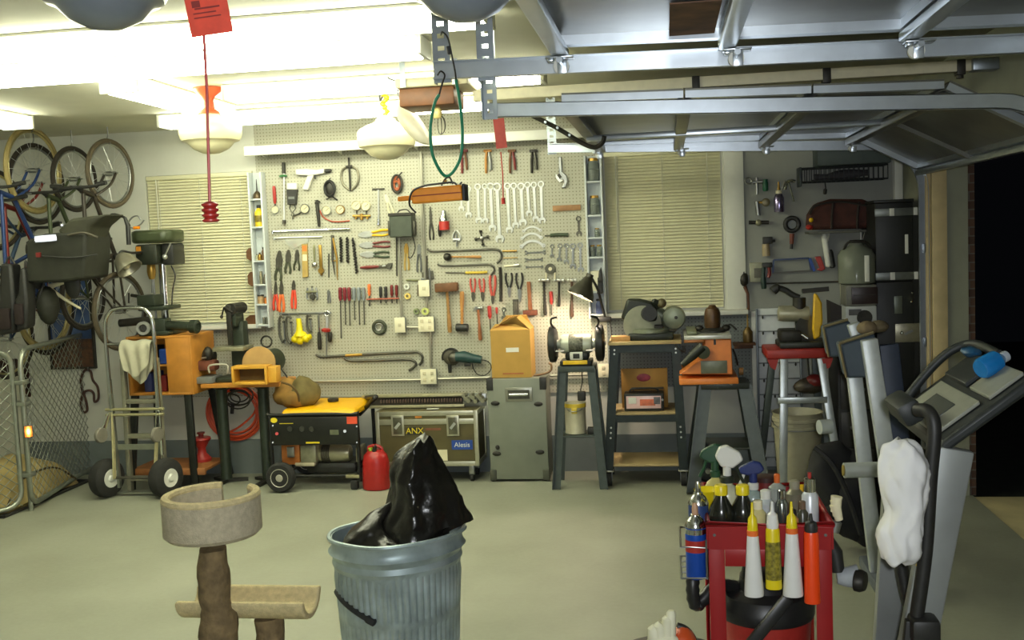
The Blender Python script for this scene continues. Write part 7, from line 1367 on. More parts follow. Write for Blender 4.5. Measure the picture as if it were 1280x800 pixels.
t = T('corner_brush', 'dark brush hanging by its cord on the window trim', 'brush', P(931, 362, D-.05), (0, 0, 0), None, True); yy = D-.05; t.p('head', B().sph(P(930.5, 350, yy), (.03, .022, .05), 12).jit(.008, 30), IRON); t.p('tail', B().tube([P(931, 358, yy), P(935, 368, yy), P(936, 388, yy)], [.014, .01, .008], 8), mat((96, 60, 44), .6)); t.p('cord', B().tube([P(929, 344, yy), P(930, 340, D-.021)], .004, 6), BLACK)
t = wt('hacksaw', 'hacksaw with blue frame and red handle hung level', 'hacksaw', 1000, 340); fr_ = B().bar(w2_(967, 325, .02), w2_(1011, 322.5, .02), .012, .016, (0, 1, 0)).bar(w2_(967, 325, .02), w2_(966, 341, .02), .012, .012, (0, 1, 0)).bar(w2_(1011, 322.5, .02), w2_(1014, 338, .02), .012, .016, (0, 1, 0)); t.p('frame', fr_, mat((50, 62, 92), .4, .3, .1)); t.p('blade', B().bar(w2_(965, 341.5, .02), w2_(1017, 338, .02), .002, .012), DSTEEL); hr = B().pl([(w2_(a_, b_).x, w2_(a_, b_).z) for a_, b_ in ((1018, 321), (1025, 320), (1031, 336), (1026, 339), (1020, 337), (1024, 335))], YB-.034, YB-.006); t.p('handle', hr, RED, bev=.005); t.p('handle_brace', B().bar(w2_(1012, 323, .02), w2_(1018, 339, .02), .02, .02, (0, 1, 0)), BLUE)
one('long_rod', B().cyl(w2_(958, 354.5, .012), w2_(1050, 352, .012), .006, n=8), DSTEEL, 'long thin dark rod hung level below the hacksaw', 'rod', world=True)
for (a_, b_, m_, nm, l) in (((1030, 292), (1036, 334), WHITE, 'white_tube', 'white plastic tube hung upright on the wall under the red-brown tool bag'), ((1037, 312), (1041, 335), BLACK, 'black_tube', 'short black tube hung on the wall right of the white tube'), ((1053, 345), (1055, 378), mat((206, 198, 170), .4), 'caulk_tube', 'cream caulk tube hung on the wall left of the cloudy jug')): one(nm, B().lathe([(.012, 0), (.022, .01), (.022, (P(*a_, D-.08)-P(*b_, D-.08)).length-.02), (.015, (P(*a_, D-.08)-P(*b_, D-.08)).length)], P(*b_, D-.05), P(*a_, D-.05)-P(*b_, D-.05), 16), m_, l, 'tube', world=True)
# wall racks: grey box, wire basket, red-brown tool bag on bracket shelf
t = T('wire_basket', 'dark wire rack of odds and ends high on the right wall', 'rack', P(1052, 224, D-.1), (0, 0, 0), None, True); X0, X1, Z0, Z1 = Q(998, 209, 1107, 226, D-.1)
b = B()
for z_ in (Z0, Z1): b.tube([(X0, D-.18, z_), (X1, D-.18, z_), (X1, D-.03, z_), (X0, D-.03, z_)], .006, 6, True)
for k in range(19): x_ = X0+(X1-X0)*k/18; b.tube([(x_, D-.03, Z1), (x_, D-.03, Z0), (x_, D-.18, Z0), (x_, D-.18, Z1)], .003, 5)
t.p('wire_frame', b, mat((50, 54, 56), .5, .4, .1)); t.p('side_plate', B().bx(X0-.004, X0+.012, D-.19, D-.02, Z0-.03, Z1+.01, .004), mat((54, 62, 64), .5)); t.p('mount', B().bx(X0+.1, X1-.1, D-.03, D-.002, Z0-.005, Z0+.02, .002), IRON)
one('rolled_cloth', B().tube(smooth([(X0+.1, D-.1, Z0+.035), (X0+.3, D-.11, Z0+.04), (X1-.12, D-.1, Z0+.05)], 4), [.02]*3+[.03]*4+[.025]*2, 10).jit(.012, 14), mat((58, 56, 60), .8, 0, .4, 20), 'bundle of dark cloth lying in the wire rack', 'cloth', world=True)
one('hanging_plug', B().tube(smooth([P(1031, 226, D-.15), P(1032, 234, D-.15), P(1031.5, 238, D-.15), P(1031, 243, D-.15)], 3), [.004]*5+[.013]*4+[.008], 8), BLACK, 'small dark plug dangling under the wire rack', 'plug', world=True)
a = P(1018, 210, D-.1); b_ = P(1108, 185, D-.1); one('storage_box', B().bx(a.x, b_.x, D-.26, D-.02, Z1+.008, a.z+.16, .008), mat((70, 80, 80), .6, 0, .1), 'dull grey-green storage box sitting on the wire rack', 'box', world=True)
sz_ = P(1050, 288, D-.12).z; t = T('bracket_shelf', 'narrow shelf on white brackets under the red-brown tool bag', 'shelf', (P(1050, 288, D).x, D-.1, sz_-.02), (0, 0, 0), None, True); t.p('board', B().bx(P(1008, 288, D-.1).x, P(1095, 288, D-.1).x, D-.2, D-.002, sz_-.018, sz_, .003), mat((96, 96, 86), .6))
for px in (1033, 1078): x_ = P(px, 300, D-.03).x; t.p('bracket', B().bx(x_-.012, x_+.012, D-.02, D-.002, sz_-.12, sz_-.019, .002).bar((x_, D-.02, sz_-.1), (x_, D-.15, sz_-.02), .012, .008), WHITE)
t = T('tool_bag', 'dark red-brown canvas tool bag on the bracket shelf', 'bag', (P(1048, 288, D-.12).x, D-.12, sz_+.001), (0, 0, 0), None, True); TB = mat((70, 36, 28), .8, 0, .35, 14, .1, name='red_brown_canvas'); yy = D-.12
t.p('body', B().pl([(P(a_, b_, yy).x, P(a_, b_, yy).z) for a_, b_ in ((1008, 287), (1010, 268), (1018, 255), (1036, 249), (1075, 249), (1092, 256), (1095, 270), (1093, 286))], yy-.1, yy+.1).jit(.01, 12), TB, bev=.03)
t.p('zip_band', B().tube(smooth([P(1012, 268, yy-.1), P(1020, 257, yy-.11), P(1050, 252, yy-.115), P(1088, 258, yy-.11)], 4), .008, 6), mat((36, 30, 26), .6)); t.p('end_patch', B().sph(P(1012, 284, yy-.06), (.03, .05, .02), 12), RED); t.p('buckle', B().sph(P(1014, 275, yy-.11), .016, 10), YELLOW)
for px in (1040, 1072): t.p('webbing_strap', B().tube(smooth([P(px, 286, yy-.108), P(px, 270, yy-.11), P(px+2, 252, yy-.1)], 4), .01, 6), mat((44, 34, 30), .8))
# white slotted organiser on the wall
X0, X1, Z0, Z1 = Q(949, 385, 1000, 583, D-.02); Z0 = max(Z0, .02)
t = T('louvred_rack', 'white louvred storage rack on the wall behind the tile saw', 'rack', ((X0+X1)/2, D-.02, Z0), (0, 0, 0), None, True); t.p('back_panel', B().bx(X0, X1, D-.02, D-.007, Z0, Z1, .003), mat((200, 204, 202), .45, .1, .04, name='rack_white'))
for s_ in (X0-.016, X1): t.p('edge_rail', B().bx(s_, s_+.016, D-.045, D-.007, Z0, Z1, .003), mat((110, 116, 120), .4, .5, .1))
n = 10
for k in range(n):
    z_ = Z0+.07+(Z1-Z0-.12)*k/(n-1); t.p('louvre', B().bx(X0+.002, X1-.002, D-.034, D-.0205, z_-.004, z_+.004, .001), mat((120, 124, 122), .5, .2, .1))
    for q_ in (.12, .38, .64, .9):
        if k % 2 == 0 or q_ in (.12, .64): t.p('louvre_hook', B().sph((X0+(X1-X0)*q_, D-.036, z_-.012), (.007, .006, .014), 8), IRON)
# ---- tile saw on red folding stand
yy = 6.95; tx = P(998, 440, yy).x; tz = P(998, 436, yy-.15).z; RS = mat((150, 40, 34), .45, .1, .1, name='stand_red')
t = T('red_work_stand', 'red-topped folding stand with splayed silver legs', 'stand', (tx, yy, 0), (0, 0, 0), None, True); a = P(958, 440, yy-.15).x; b_ = P(1040, 440, yy-.15).x
t.p('top_tray', B().bx(a, b_, yy-.18, yy+.18, tz-.06, tz, .008), RS); t.p('end_flange', B().pl([(a, tz-.06), (a+.07, tz-.06), (a+.05, tz-.13), (a+.02, tz-.11)], yy-.19, yy-.17), RS); t.p('end_flange', B().pl([(b_-.07, tz-.06), (b_, tz-.06), (b_-.02, tz-.12), (b_-.05, tz-.13)], yy-.19, yy-.17), RS)
LG = mat((176, 182, 182), .35, .7, .08, name='silver_leg')
f1 = FL(962, 592); f2 = FL(1043, 560); f0 = FL(952, 585)
t.p('leg', B().bar((P(980, 450, yy-.17).x, yy-.175, tz-.06), (f1.x, yy-.24, .004), .05, .025, (0, 1, 0), .003), LG); t.p('leg', B().bar((P(1026, 450, yy-.17).x, yy-.175, tz-.06), (P(1042, 530, yy-.2).x+.05, yy-.24, .004), .05, .025, (0, 1, 0), .003), LG)
t.p('leg', B().bar((P(968, 450, yy+.1).x, yy+.16, tz-.06), (P(948, 560, yy+.2).x, yy+.26, .004), .045, .025, (0, 1, 0), .003), SL); t.p('leg', B().bar((P(1020, 450, yy+.1).x, yy+.16, tz-.06), (P(1030, 560, yy+.2).x, yy+.26, .004), .045, .025, (0, 1, 0), .003), SL)
zc = P(1000, 500, yy-.2).z; t.p('cross_brace', B().bx(P(972, 500, yy-.2).x, P(1034, 500, yy-.2).x, yy-.215, yy-.195, zc-.02, zc+.02, .003), LG)
def t2(px, py, dy=0.): return P(px, py, yy+dy)
t = T('tile_saw', 'grey cut-off saw with tall yellow guard on the red stand', 'saw', (tx, yy, tz+.001), (0, 0, 0), None, True)
t.p('base', B().bx(t2(972, 436).x, t2(1032, 436).x, yy-.14, yy+.14, tz+.001, tz+.04, .008), MG); t.p('rear_base', B().bx(t2(974, 424).x, t2(1000, 424).x, yy-.1, yy+.12, tz+.0405, t2(980, 412).z, .012), IRON)
t.p('motor', B().lathe([(.03, -.1), (.048, -.095), (.052, -.07), (.052, .07), (.048, .095), (.03, .1)], t2(992, 392), (1, 0, -.05), 22), mat((176, 172, 148), .4, .4, .1)); t.p('motor_cap', B().cyl(t2(999, 372), t2(999, 386), .042), IRON); t.p('top_handle', B().tube(smooth([t2(966, 364), t2(972, 360), t2(982, 363), t2(990, 368), t2(999, 372)], 4), [.03]*5+[.02]*12, 10), BLACK); t.p('rear_bar', B().bar(t2(1003, 364, .05), t2(1036, 361, .05), .02, .03), IRON)
t.p('blade_guard', B().pl([(t2(a_, b_).x, t2(a_, b_).z) for a_, b_ in ((1016, 366), (1020, 367), (1026, 378), (1027, 400), (1024, 420), (1016, 424), (1014, 410))], yy-.06, yy-.02), mat((226, 178, 26), .4, 0, .08, name='guard_yellow'), bev=.012); t.p('blade', B().lathe([(.001, -.0015), (.085, -.0015), (.085, .0015), (.001, .0015)], t2(1010, 410, -.03), (.3, -1, 0), 28), STEEL); t.p('arm', B().tube([t2(999, 398), t2(1000, 414), (t2(992, 425).x, yy, tz+.04)], .03, 10), GREEN); t.p('clamp_screw', B().cyl(t2(1002, 418, -.12), t2(1010, 423, -.13), .01), CHROME)
t = T('circular_saw_item', 'dark red-brown power tool hanging inside the red stand', 'power tool', P(1010, 488, yy+.05), (0, 0, 0), None, True); t.o.name = 'belt_pump'; t.p('body', B().sph(P(1012, 482, yy+.05), (.1, .07, .055), 16).jit(.012, 14), mat((60, 52, 42), .5, .2, .3)); t.p('cover', B().sph(P(1018, 476, yy+.03), (.06, .06, .045), 14), DRED); t.p('strap', B().tube([P(1012, 475, yy+.05), P(1010, 450, yy+.05), (P(1010, 450, yy+.05).x, yy+.05, tz-.061)], .006, 6), BLACK)
# bucket
by_ = 6.96; c = P(1002, 585, 6.96); hb = P(1002, 514, by_).z; t = T('plastic_bucket', 'cream plastic bucket on the floor under the tile saw', 'bucket', (c.x-.02, by_, 0)); BK = mat((158, 153, 130), .45, 0, .06, name='bucket_cream')
t.p('pail', B().lathe([(.125, 0), (.13, .006), (.155, hb-.06), (.165, hb-.055), (.165, hb-.035), (.157, hb-.03), (.16, hb-.008), (.166, hb), (.158, hb), (.15, hb-.02), (.125, .02), (.001, .015)], n=30), BK); t.p('rib_band', B().lathe([(.157, hb-.1), (.168, hb-.098), (.168, hb-.085), (.158, hb-.082)], n=30, cap=False), BK); t.p('bail', B().tube(smooth([(-.166, 0, hb-.07), (-.1, -.15, hb-.1), (.1, -.15, hb-.1), (.166, 0, hb-.07)], 5), .004, 6), STEEL); 
# black bag heap
t = T('black_gear_bag', 'large black fabric bag slumped on the floor beside the exercise machine', 'bag', (P(1056, 640, 5.75).x, 5.8, 0), (0, 0, 0), None, True); yy2 = 5.75; BF = mat((22, 22, 24), .85, 0, .3, 12, .1, name='black_fabric')
for x0_, x1_, y0_, y1_, dp in ((1004, 1075, 546, 640, .14), (1030, 1098, 560, 680, .16), (1008, 1060, 600, 660, .13), (1060, 1096, 600, 682, .12)):
    a = P(x0_, y1_, yy2); b_ = P(x1_, y0_, yy2); zc_ = max((a.z+b_.z)/2, .004); hz_ = (b_.z-a.z)/2; zc_ = max(zc_, hz_*.9)
    q = B().sph(((a.x+b_.x)/2, yy2, zc_), ((b_.x-a.x)/2, dp, hz_), 30).jit(.06, 4).jit(.02, 11); q.v = [V((v.x, v.y, max(v.z, .002))) for v in q.v]; t.p('bag_body', q, BF)
t.p('strap', B().tube(smooth([P(1018, 560, yy2-.14), P(1040, 580, yy2-.17), P(1060, 620, yy2-.16), P(1076, 668, yy2-.14)], 4), .014, 6), mat((34, 34, 34), .7))
# ---- black flight case tower
fy = 7.2; X0 = P(1096, 430, fy).x; X1 = XR-.05; fk = D-.02
FB = mat((22, 24, 22), .5, 0, .15, 10, name='black_laminate'); zt = P(1120, 253, fy).z; zm = P(1120, 352, fy).z
def fcase(z0, z1, label, bands):
    t = T('rack_case', label, 'flight case', ((X0+X1)/2, fy+.2, z0), (0, 0, 0), 'flight cases', True); t.p('body', B().bx(X0, X1, fy, fk, z0, z1, .008), FB)
    for z_ in bands: t.p('metal_band', B().bx(X0-.002, X1+.002, fy-.004, fy-.0005, z_-.025, z_+.025, .001), mat((112, 116, 112), .4, .6, .1)); t.p('band_corner', B().bx(P(1112, 300, fy).x, P(1118, 300, fy).x, fy-.008, fy-.004, z_-.025, z_+.025, .001), WHITE); t.p('band_corner', B().bx(P(1142, 300, fy).x, P(1147, 300, fy).x, fy-.008, fy-.004, z_-.025, z_+.025, .001), WHITE)
    return t
t = fcase(zm+.001, zt, 'black flight case on top of the tower, with a white slot mark', (P(1120, 265, fy).z, P(1120, 345, fy).z)); t.p('slot_handle', B().bx(P(1131, 300, fy).x, P(1135, 300, fy).x, fy-.008, fy-.0005, P(1133, 317, fy).z, P(1133, 293, fy).z, .001), WHITE); t.p('lid_edge', B().bx(X0-.01, X1+.004, fy-.012, fk, zt+.0005, zt+.02, .004), FB)
zb = .55
t = fcase(zb+.001, zm, 'black flight case in the middle of the tower, with a square metal dish latch', ()); a = P(1119, 428, fy); b_ = P(1149, 404, fy); l = t.p('dish_latch', B().bx(a.x, b_.x, fy-.006, fy-.0005, a.z, b_.z, .004), mat((150, 146, 126), .35, .6, .1)); t.p('latch_screw', B().sph(P(1127, 416, fy-.008), .012, 10), CHROME, l); t.p('latch_wing', B().bar(P(1131, 418, fy-.01), P(1141, 413, fy-.01), .016, .008, (0, 1, 0)), STEEL, l)
t.p('small_latch', B().bx(P(1117.5, 380, fy).x, P(1127.5, 380, fy).x, fy-.006, fy-.0005, P(1122, 392, fy).z, P(1122, 370, fy).z, .002), mat((104, 110, 100), .4, .5, .1)); t.p('rivet', B().sph(P(1140, 366, fy-.004), .008, 8), CHROME); t.p('rivet', B().sph(P(1139, 377, fy-.004), .008, 8), CHROME)
fcase(.012, zb, 'black flight case at the bottom of the tower by the door track', ()).p('foot', B().bx(X0+.02, X1-.02, fy+.02, fk-.02, .0005, .0118), RUBBER)
# glass carboy, radio boxes in front of tower
dyy = 7.1; X0d, X1d, Z0d, Z1d = Q(1060, 387, 1106, 470, dyy); 
t = T('drawer_cabinet', 'dark cabinet standing left of the flight case tower', 'cabinet', (P(1075, 470, dyy).x, dyy+.2, 0), (0, 0, 0), None, True); cx0 = P(1047, 470, dyy).x; cx1 = P(1094, 470, dyy).x; ctz = P(1070, 412, dyy).z; DC = mat((46, 46, 44), .55, .1, .15, name='dark_cabinet'); t.p('body', B().bx(cx0, cx1, dyy, dyy+.4, .002, ctz, .006), DC)
for k in range(4): z0 = .04+k*(ctz-.06)/4; d_ = t.p('drawer', B().bx(cx0+.015, cx1-.015, dyy-.012, dyy-.0005, z0, z0+(ctz-.06)/4-.02, .003), mat((58, 56, 52), .5)); t.p('drawer_pull', B().bx((cx0+cx1)/2-.05, (cx0+cx1)/2+.05, dyy-.025, dyy-.012, z0+.12, z0+.14, .003), STEEL, d_)
a = P(1058, 411, dyy); b_ = P(1105, 382, dyy); t = T('white_radio', 'white and grey boxed device on the dark cabinet', 'radio', ((a.x+b_.x)/2, dyy+.1, ctz), (0, 0, 0), None, True); b2 = min(b_.x, X0-.012); t.p('case', B().bx(a.x, b2, dyy+.02, dyy+.24, ctz+.001, b_.z, .008), mat((186, 190, 190), .45, 0, .04)); t.p('speaker_mesh', B().lathe([(.05, 0), (.05, .004), (.001, .004)], ((a.x+b_.x)/2, dyy+.02, (ctz+b_.z)/2), (0, -1, 0), 20), IRON); t.p('panel', B().bx(a.x+.02, a.x+.1, dyy+.016, dyy+.02, b_.z-.06, b_.z-.02), mat((90, 90, 92), .5))
rz = b_.z+.001; r1 = P(1090, 356, dyy).z; t = T('slotted_device', 'grey device with a dark front slot stacked on the white radio', 'electronic device', ((a.x+b_.x)/2, dyy+.1, rz), (0, 0, 0), None, True); t.p('case', B().bx(P(1058, 370, dyy).x, min(P(1101, 370, dyy).x, X0-.012), dyy+.02, dyy+.24, rz, r1, .006), mat((112, 112, 104), .5)); t.p('front_slot', B().bx(P(1065, 370, dyy).x, P(1098, 370, dyy).x, dyy+.014, dyy+.02, rz+.012, r1-.015, .002), mat((40, 28, 28), .4)); t.p('tray_line', B().bx(P(1067, 370, dyy).x, P(1096, 370, dyy).x, dyy+.011, dyy+.014, (rz+r1)/2, (rz+r1)/2+.005), IRON)
cw = .115; cz0 = r1+.001; cz1 = P(1072, 304, dyy).z; cc = (P(1075, 330, dyy).x, dyy+.13); t = T('glass_carboy', 'cloudy clear jug standing on the stacked devices', 'jug', (cc[0], cc[1], cz0)); hc = cz1-cz0; t.p('jug', B().lathe([(.1, 0), (.118, .01), (.12, hc*.7), (.1, hc*.84), (.05, hc*.93), (.04, hc)], n=26), mat((150, 156, 140), .15, 0, .08, 8, name='cloudy_plastic', trans=.35)); t.p('cap', B().lathe([(.044, hc), (.044, hc+.02), (.001, hc+.022)], n=18), IRON); t.p('white_strip', B().bx(.03, .06, -.125, -.119, .02, hc*.7, .001), WHITE); t.p('handle', B().tube(smooth([(-.09, -.03, hc*.8), (-.06, -.05, hc+.005), (.0, -.06, hc+.012), (.06, -.05, hc), (.1, -.03, hc*.8)], 4), .008, 6), IRON)
a = P(1036, 378, D-.2); one('dark_wedge_box', B().pl([(P(1037, 376, 7.3).x, P(1037, 376, 7.3).z), (P(1061, 387, 7.3).x, P(1061, 387, 7.3).z), (P(1061, 402, 7.3).x, P(1061, 402, 7.3).z), (P(1038, 408, 7.3).x, P(1038, 408, 7.3).z)], 7.28, 7.44), mat((34, 26, 24), .6), 'dark wedge-shaped box beside the yellow saw guard', 'box', world=True)
# ---- grey exercise machine (two padded blocks on slanted pale posts)
ey = 5.1; PAD = mat((72, 84, 96), .55, .1, .08, 8, name='slate_blue_panel'); POST = mat((190, 196, 196), .4, .3, .06, name='pale_grey_tube'); PE = mat((120, 108, 76), .6, 0, .1)
def e_(px, py, y=None): return P(px, py, ey if y is None else y)
t = T('exercise_machine', 'grey exercise machine with two tilted panels on pale slanted posts', 'exercise machine', (e_(1100, 640).x, ey, 0), (0, 0, 0), None, True)
for (q, y_) in ((((1029, 409), (1060, 400), (1072, 420), (1080, 440), (1062, 444), (1036, 446)), ey+.35), (((1049, 430), (1092, 416), (1098, 440), (1104, 470), (1058, 472)), ey)):
    t.p('tilted_panel', B().pl([(P(a_, b_, y_).x, P(a_, b_, y_).z) for a_, b_ in q], y_-.03, y_+.12), PAD, bev=.012)
    (a0, b0), (a1, b1) = q[0], q[1]; t.p('panel_edge', B().tube([P(a0, b0-.5, y_-.03), P(a1, b1-.5, y_-.03)], .007, 8).tube([P(q[0][0], q[0][1], y_-.03), P(q[-1][0], q[-1][1], y_-.03)], .006, 8), PE)
t.p('post', B().bar(e_(1086, 424, ey-.06), V((e_(1120, 600).x, ey-.06, .26)), .075, .05, (0, 1, 0), .006), POST); t.p('post', B().bar(e_(1066, 404, ey+.28), e_(1080, 445, ey+.28), .06, .05, (0, 1, 0), .006), POST); t.p('post', B().bar(e_(1068, 470, ey+.12), V((e_(1096, 640, ey+.12).x, ey+.12, .03)), .07, .05, (0, 1, 0), .006), POST); t.p('rear_post', B().bar(e_(1110, 430, ey+.08), V((e_(1142, 600).x, ey+.08, .2)), .09, .06, (0, 1, 0), .006), mat((50, 60, 78), .5, .1, .1))
for px, py, y_ in ((1055, 588, ey-.12), (1024, 534, ey+.25)): a = P(px, py, y_); t.p('peg', B().cyl(a, a+V((.19 if px == 1055 else .06, .02, 0)), .036, n=18), POST); 
t.p('peg_cap', B().cyl(P(1053, 588, ey-.12), P(1055, 588, ey-.12), .025), mat((150, 130, 60), .5)); t.p('round_cushion', B().sph(e_(1084, 410, ey+.1), (.05, .05, .035), 14), mat((120, 104, 78), .8, 0, .15)); t.p('round_cushion', B().sph(e_(1098, 408, ey+.12), (.05, .05, .03), 14), mat((110, 98, 74), .8, 0, .15))
t.p('lower_arm', B().bar(V((e_(1098, 590).x, ey-.06, .3)), V((e_(1125, 600).x, ey-.06, .26)), .06, .05, (0, 1, 0), .004), POST); t.p('base', B().bx(e_(1090, 640).x, e_(1150, 640).x, ey-.08, ey+.38, .001, .06, .01), mat((90, 96, 104), .5)); t.p('base_foot', B().bx(e_(1115, 640).x, e_(1130, 640).x, ey-.1, ey-.02, .06, .27, .006), POST)
# ---- treadmill in the foreground right
ty = 3.35; TG = mat((150, 154, 152), .45, .3, .08, 8, name='treadmill_grey'); TD = mat((46, 50, 50), .5, .1, .15, name='treadmill_dark')
def m_(px, py, y=None): return P(px, py, ty if y is None else y)
t = T('treadmill', 'grey treadmill with tilted console and black handrail, right foreground', 'treadmill', (m_(1180, 790).x, ty, 0), (0, 0, 0), None, True)
top = m_(1193, 560); bot = V((m_(1150, 800).x-.07, ty, .12)); t.p('upright', B().bar(top, bot, .11, .05, (0, 1, 0), .008), TG); yb = ty+.62; tp2 = P(1106, 660, yb); t.p('upright', B().bar(P(1124, 560, yb), V((P(1124, 760, yb).x-.05, yb, .12)), .1, .05, (0, 1, 0), .008), TG)
# console: slab running away from camera, tilted
c0 = m_(1176, 572, ty-.02); c1 = m_(1290, 490, ty-.02); 
ax = (c1-c0); b = B(); th = V((0, 0, .045)); dp = V((0, .62, .0)); up_ = V((-.0, 0, .0))
q = [c0, c1, c1+dp, c0+dp]; b._add(q+[v+th for v in q], [(0, 3, 2, 1), (4, 5, 6, 7), (0, 1, 5, 4), (1, 2, 6, 5), (2, 3, 7, 6), (3, 0, 4, 7)]); t.p('console_base', b, TD, bev=.012)
def cz(u, v, h=0): return c0+ax*u+dp*v+th+V((0, 0, .003+h))
def patch(nm, u0, u1, v0, v1, m, h=.012, of=None):
    q = [cz(u0, v0), cz(u1, v0), cz(u1, v1), cz(u0, v1)]; return t.p(nm, B()._add(q+[v_+V((-.004, 0, h)) for v_ in q], [(0, 3, 2, 1), (4, 5, 6, 7), (0, 1, 5, 4), (1, 2, 6, 5), (2, 3, 7, 6), (3, 0, 4, 7)]), m, of, bev=.003)
LC = mat((150, 152, 140), .45, 0, .06, name='console_light')
cp_ = patch('console_panel', .02, .52, .12, .85, LC); patch('display', .1, .36, .3, .68, mat((70, 74, 72), .2), .016, cp_); patch('cup_tray', .6, .98, .08, .42, LC); patch('cup_tray', .6, .98, .5, .92, TD, .016)
bk = B(); arc = [cz(1.0, 0), cz(1.0, .0, .12), cz(.98, .3, .2), cz(.98, .7, .2), cz(1.0, 1, .12), cz(1.0, 1)]
t.p('console_hood', B().tube(smooth([cz(.0, .97, .0), cz(.4, 1., .05), cz(.7, .98, .07), cz(.95, .9, .05), cz(1.0, .5, .03)], 5), [.016]*21, 10), TD)
t.p('pivot_cover', B().bx(m_(1133, 500).x, m_(1165, 500).x, ty+.1, ty+.32, m_(1150, 540).z, m_(1150, 508).z, .02, (0, -.5, 0)), TD); t.p('safety_key', B().sph(m_(1156, 514, ty+.08), .012, 8), RED)
hr_ = smooth([m_(1146, 512, ty-.06), m_(1162, 516, ty-.1), m_(1168, 540, ty-.12), m_(1163, 600, ty-.12), m_(1157, 690, ty-.12), V((m_(1146, 760, ty-.12).x, ty-.12, m_(1146, 770, ty-.12).z))], 6); t.p('handrail', B().tube(hr_, .021, 10), BLACK)
t.p('handrail', B().tube(smooth([m_(1150, 560, ty+.45), m_(1130, 620, ty+.45), m_(1126, 700, ty+.42), m_(1140, 770, ty+.4)], 5), .024, 10), BLACK); t.p('rail_joint', B().bx(m_(1125, 760).x, m_(1160, 760).x, ty-.17, ty-.08, m_(1140, 782).z, m_(1140, 752).z, .015), BLACK)
t.p('yellow_strap', B().tube([m_(1152, 676, ty-.02), m_(1154, 692, ty-.02), m_(1149, 708, ty-.02)], .012, 8), YELLOW); t.p('brace', B().bar(V((m_(1140, 770, ty-.12).x, ty-.12, m_(1140, 775, ty-.12).z)), V((m_(1112, 700).x, ty-.1, .14)), .04, .03, (0, 1, 0), .004), BLACK)
t.p('deck', B().bx(m_(1110, 800).x-.02, m_(1110, 800).x+.72, ty+.04, ty+.56, .05, .13, .02), TD); t.p('running_belt', B().bx(m_(1110, 800).x+.1, m_(1110, 800).x+.7, ty+.1, ty+.5, .131, .138, .002), BLACK); t.p('side_rail', B().bx(m_(1110, 800).x-.1, m_(1110, 800).x+.75, ty-.03, ty+.035, .03, .15, .015), TG); t.p('side_rail', B().bx(m_(1110, 800).x-.1, m_(1110, 800).x+.75, ty+.565, ty+.66, .03, .15, .015), TG)
for x_ in (m_(1110, 800).x, m_(1110, 800).x+.6): t.p('foot', B().bx(x_, x_+.06, ty, ty+.6, .001, .049, .004), RUBBER)
# blue bottle + tissue on the console
v = cz(.77, .25, .03); t = T('blue_bottle', 'bright blue bottle lying in the treadmill cup tray', 'bottle', v+V((-.03, .05, .012)), (0, 1.25, .5)); BB = mat((30, 120, 190), .25, 0, .1, name='bright_blue'); t.p('body', B().lathe([(.03, 0), (.036, .01), (.036, .07), (.02, .09), (.016, .095)], n=18), BB); t.p('cap', B().lathe([(.018, .095), (.018, .115), (.001, .117)], n=14), mat((190, 200, 210), .4))
v = cz(.8, .7, .035); one('blue_pouch', B().sph((0, 0, .03), (.035, .04, .02), 12).jit(.01, 25), mat((34, 84, 120), .4, 0, .2), 'dark blue pouch on the far side of the treadmill console', 'pouch', loc=v)
# white shirt over the handrail
n = 72; prof = [(1125, 551, 8), (1127, 557, 17), (1130, 570, 25), (1129, 590, 31), (1131, 612, 29), (1131, 640, 24), (1126, 665, 26), (1125, 688, 22), (1124, 697, 18), (1124, 702, 9)]
sy3 = ty-.14; b = B(); vs = []; pv = smooth([(a_, b_, c_) for a_, b_, c_ in prof], 4); mrow = len(pv)
for i, q in enumerate(pv):
    c = P(q.x, q.y, sy3); w = q.z*M1(q.x, q.y, sy3); k = i/(mrow-1)
    for j in range(n):
        a = 2*PI*j/n; f_ = abs(math.sin(a*1.5+2.2*math.sin(k*4)+.7+k*3))**.7*.14+.08*abs(math.sin(a*3-k*8))**.7+.025*math.sin(a*9+k*13)
        r = .89+f_; vs.append(c+V((w*r*math.cos(a), .07*min(1, w/.06)*r*math.sin(a), .008*math.sin(a*4+k*8))))
fs = [(i*n+j, i*n+(j+1) % n, (i+1)*n+(j+1) % n, (i+1)*n+j) for i in range(mrow-1) for j in range(n)]+[tuple(range(n)), tuple((mrow-1)*n+k for k in range(n))]
b._add(vs, fs); b.jit(.012, 14).jit(.005, 34); WC = mat((236, 236, 236), .85, 0, .02, 20, .2, name='white_cotton', bscale=14)
t = T('white_shirt', 'white shirt draped over the black treadmill handrail', 'shirt', P(1130, 700, sy3), (0, 0, 0), None, True); t.p('cloth', b, WC, ang=80)
# ================================================================= FOREGROUND: CAT TREE, TRASH CAN, RED CART
# ---- cat tree
ky = 2.92; CPT = mat((206, 190, 144), .95, 0, .14, 60, .5, name='beige_carpet', bscale=260); CPT2 = mat((180, 170, 144), .95, 0, .14, 60, .5, name='greyer_carpet', bscale=260); BARK = mat((116, 98, 68), .9, 0, .35, 30, .6, name='bark', bscale=60)
kc = P(266, 655, ky); rx = 57*M1(266, 650, ky)
t = T('cat_tree', 'beige carpeted cat tree with a cup perch and a half-pipe perch', 'cat tree', (kc.x, ky, 0), (0, 0, 0), None, True)
zt = P(266, 634, ky-rx).z; zb = P(266, 686, ky-rx).z; zt += .0; th = .025; n = 48; vs = []; fs = []
a0, a1 = R(100), R(100+312)          # open at the back right
def ringpts(r, z): return [(kc.x+r*math.cos(a0+(a1-a0)*i/n), ky+r*math.sin(a0+(a1-a0)*i/n), z) for i in range(n+1)]
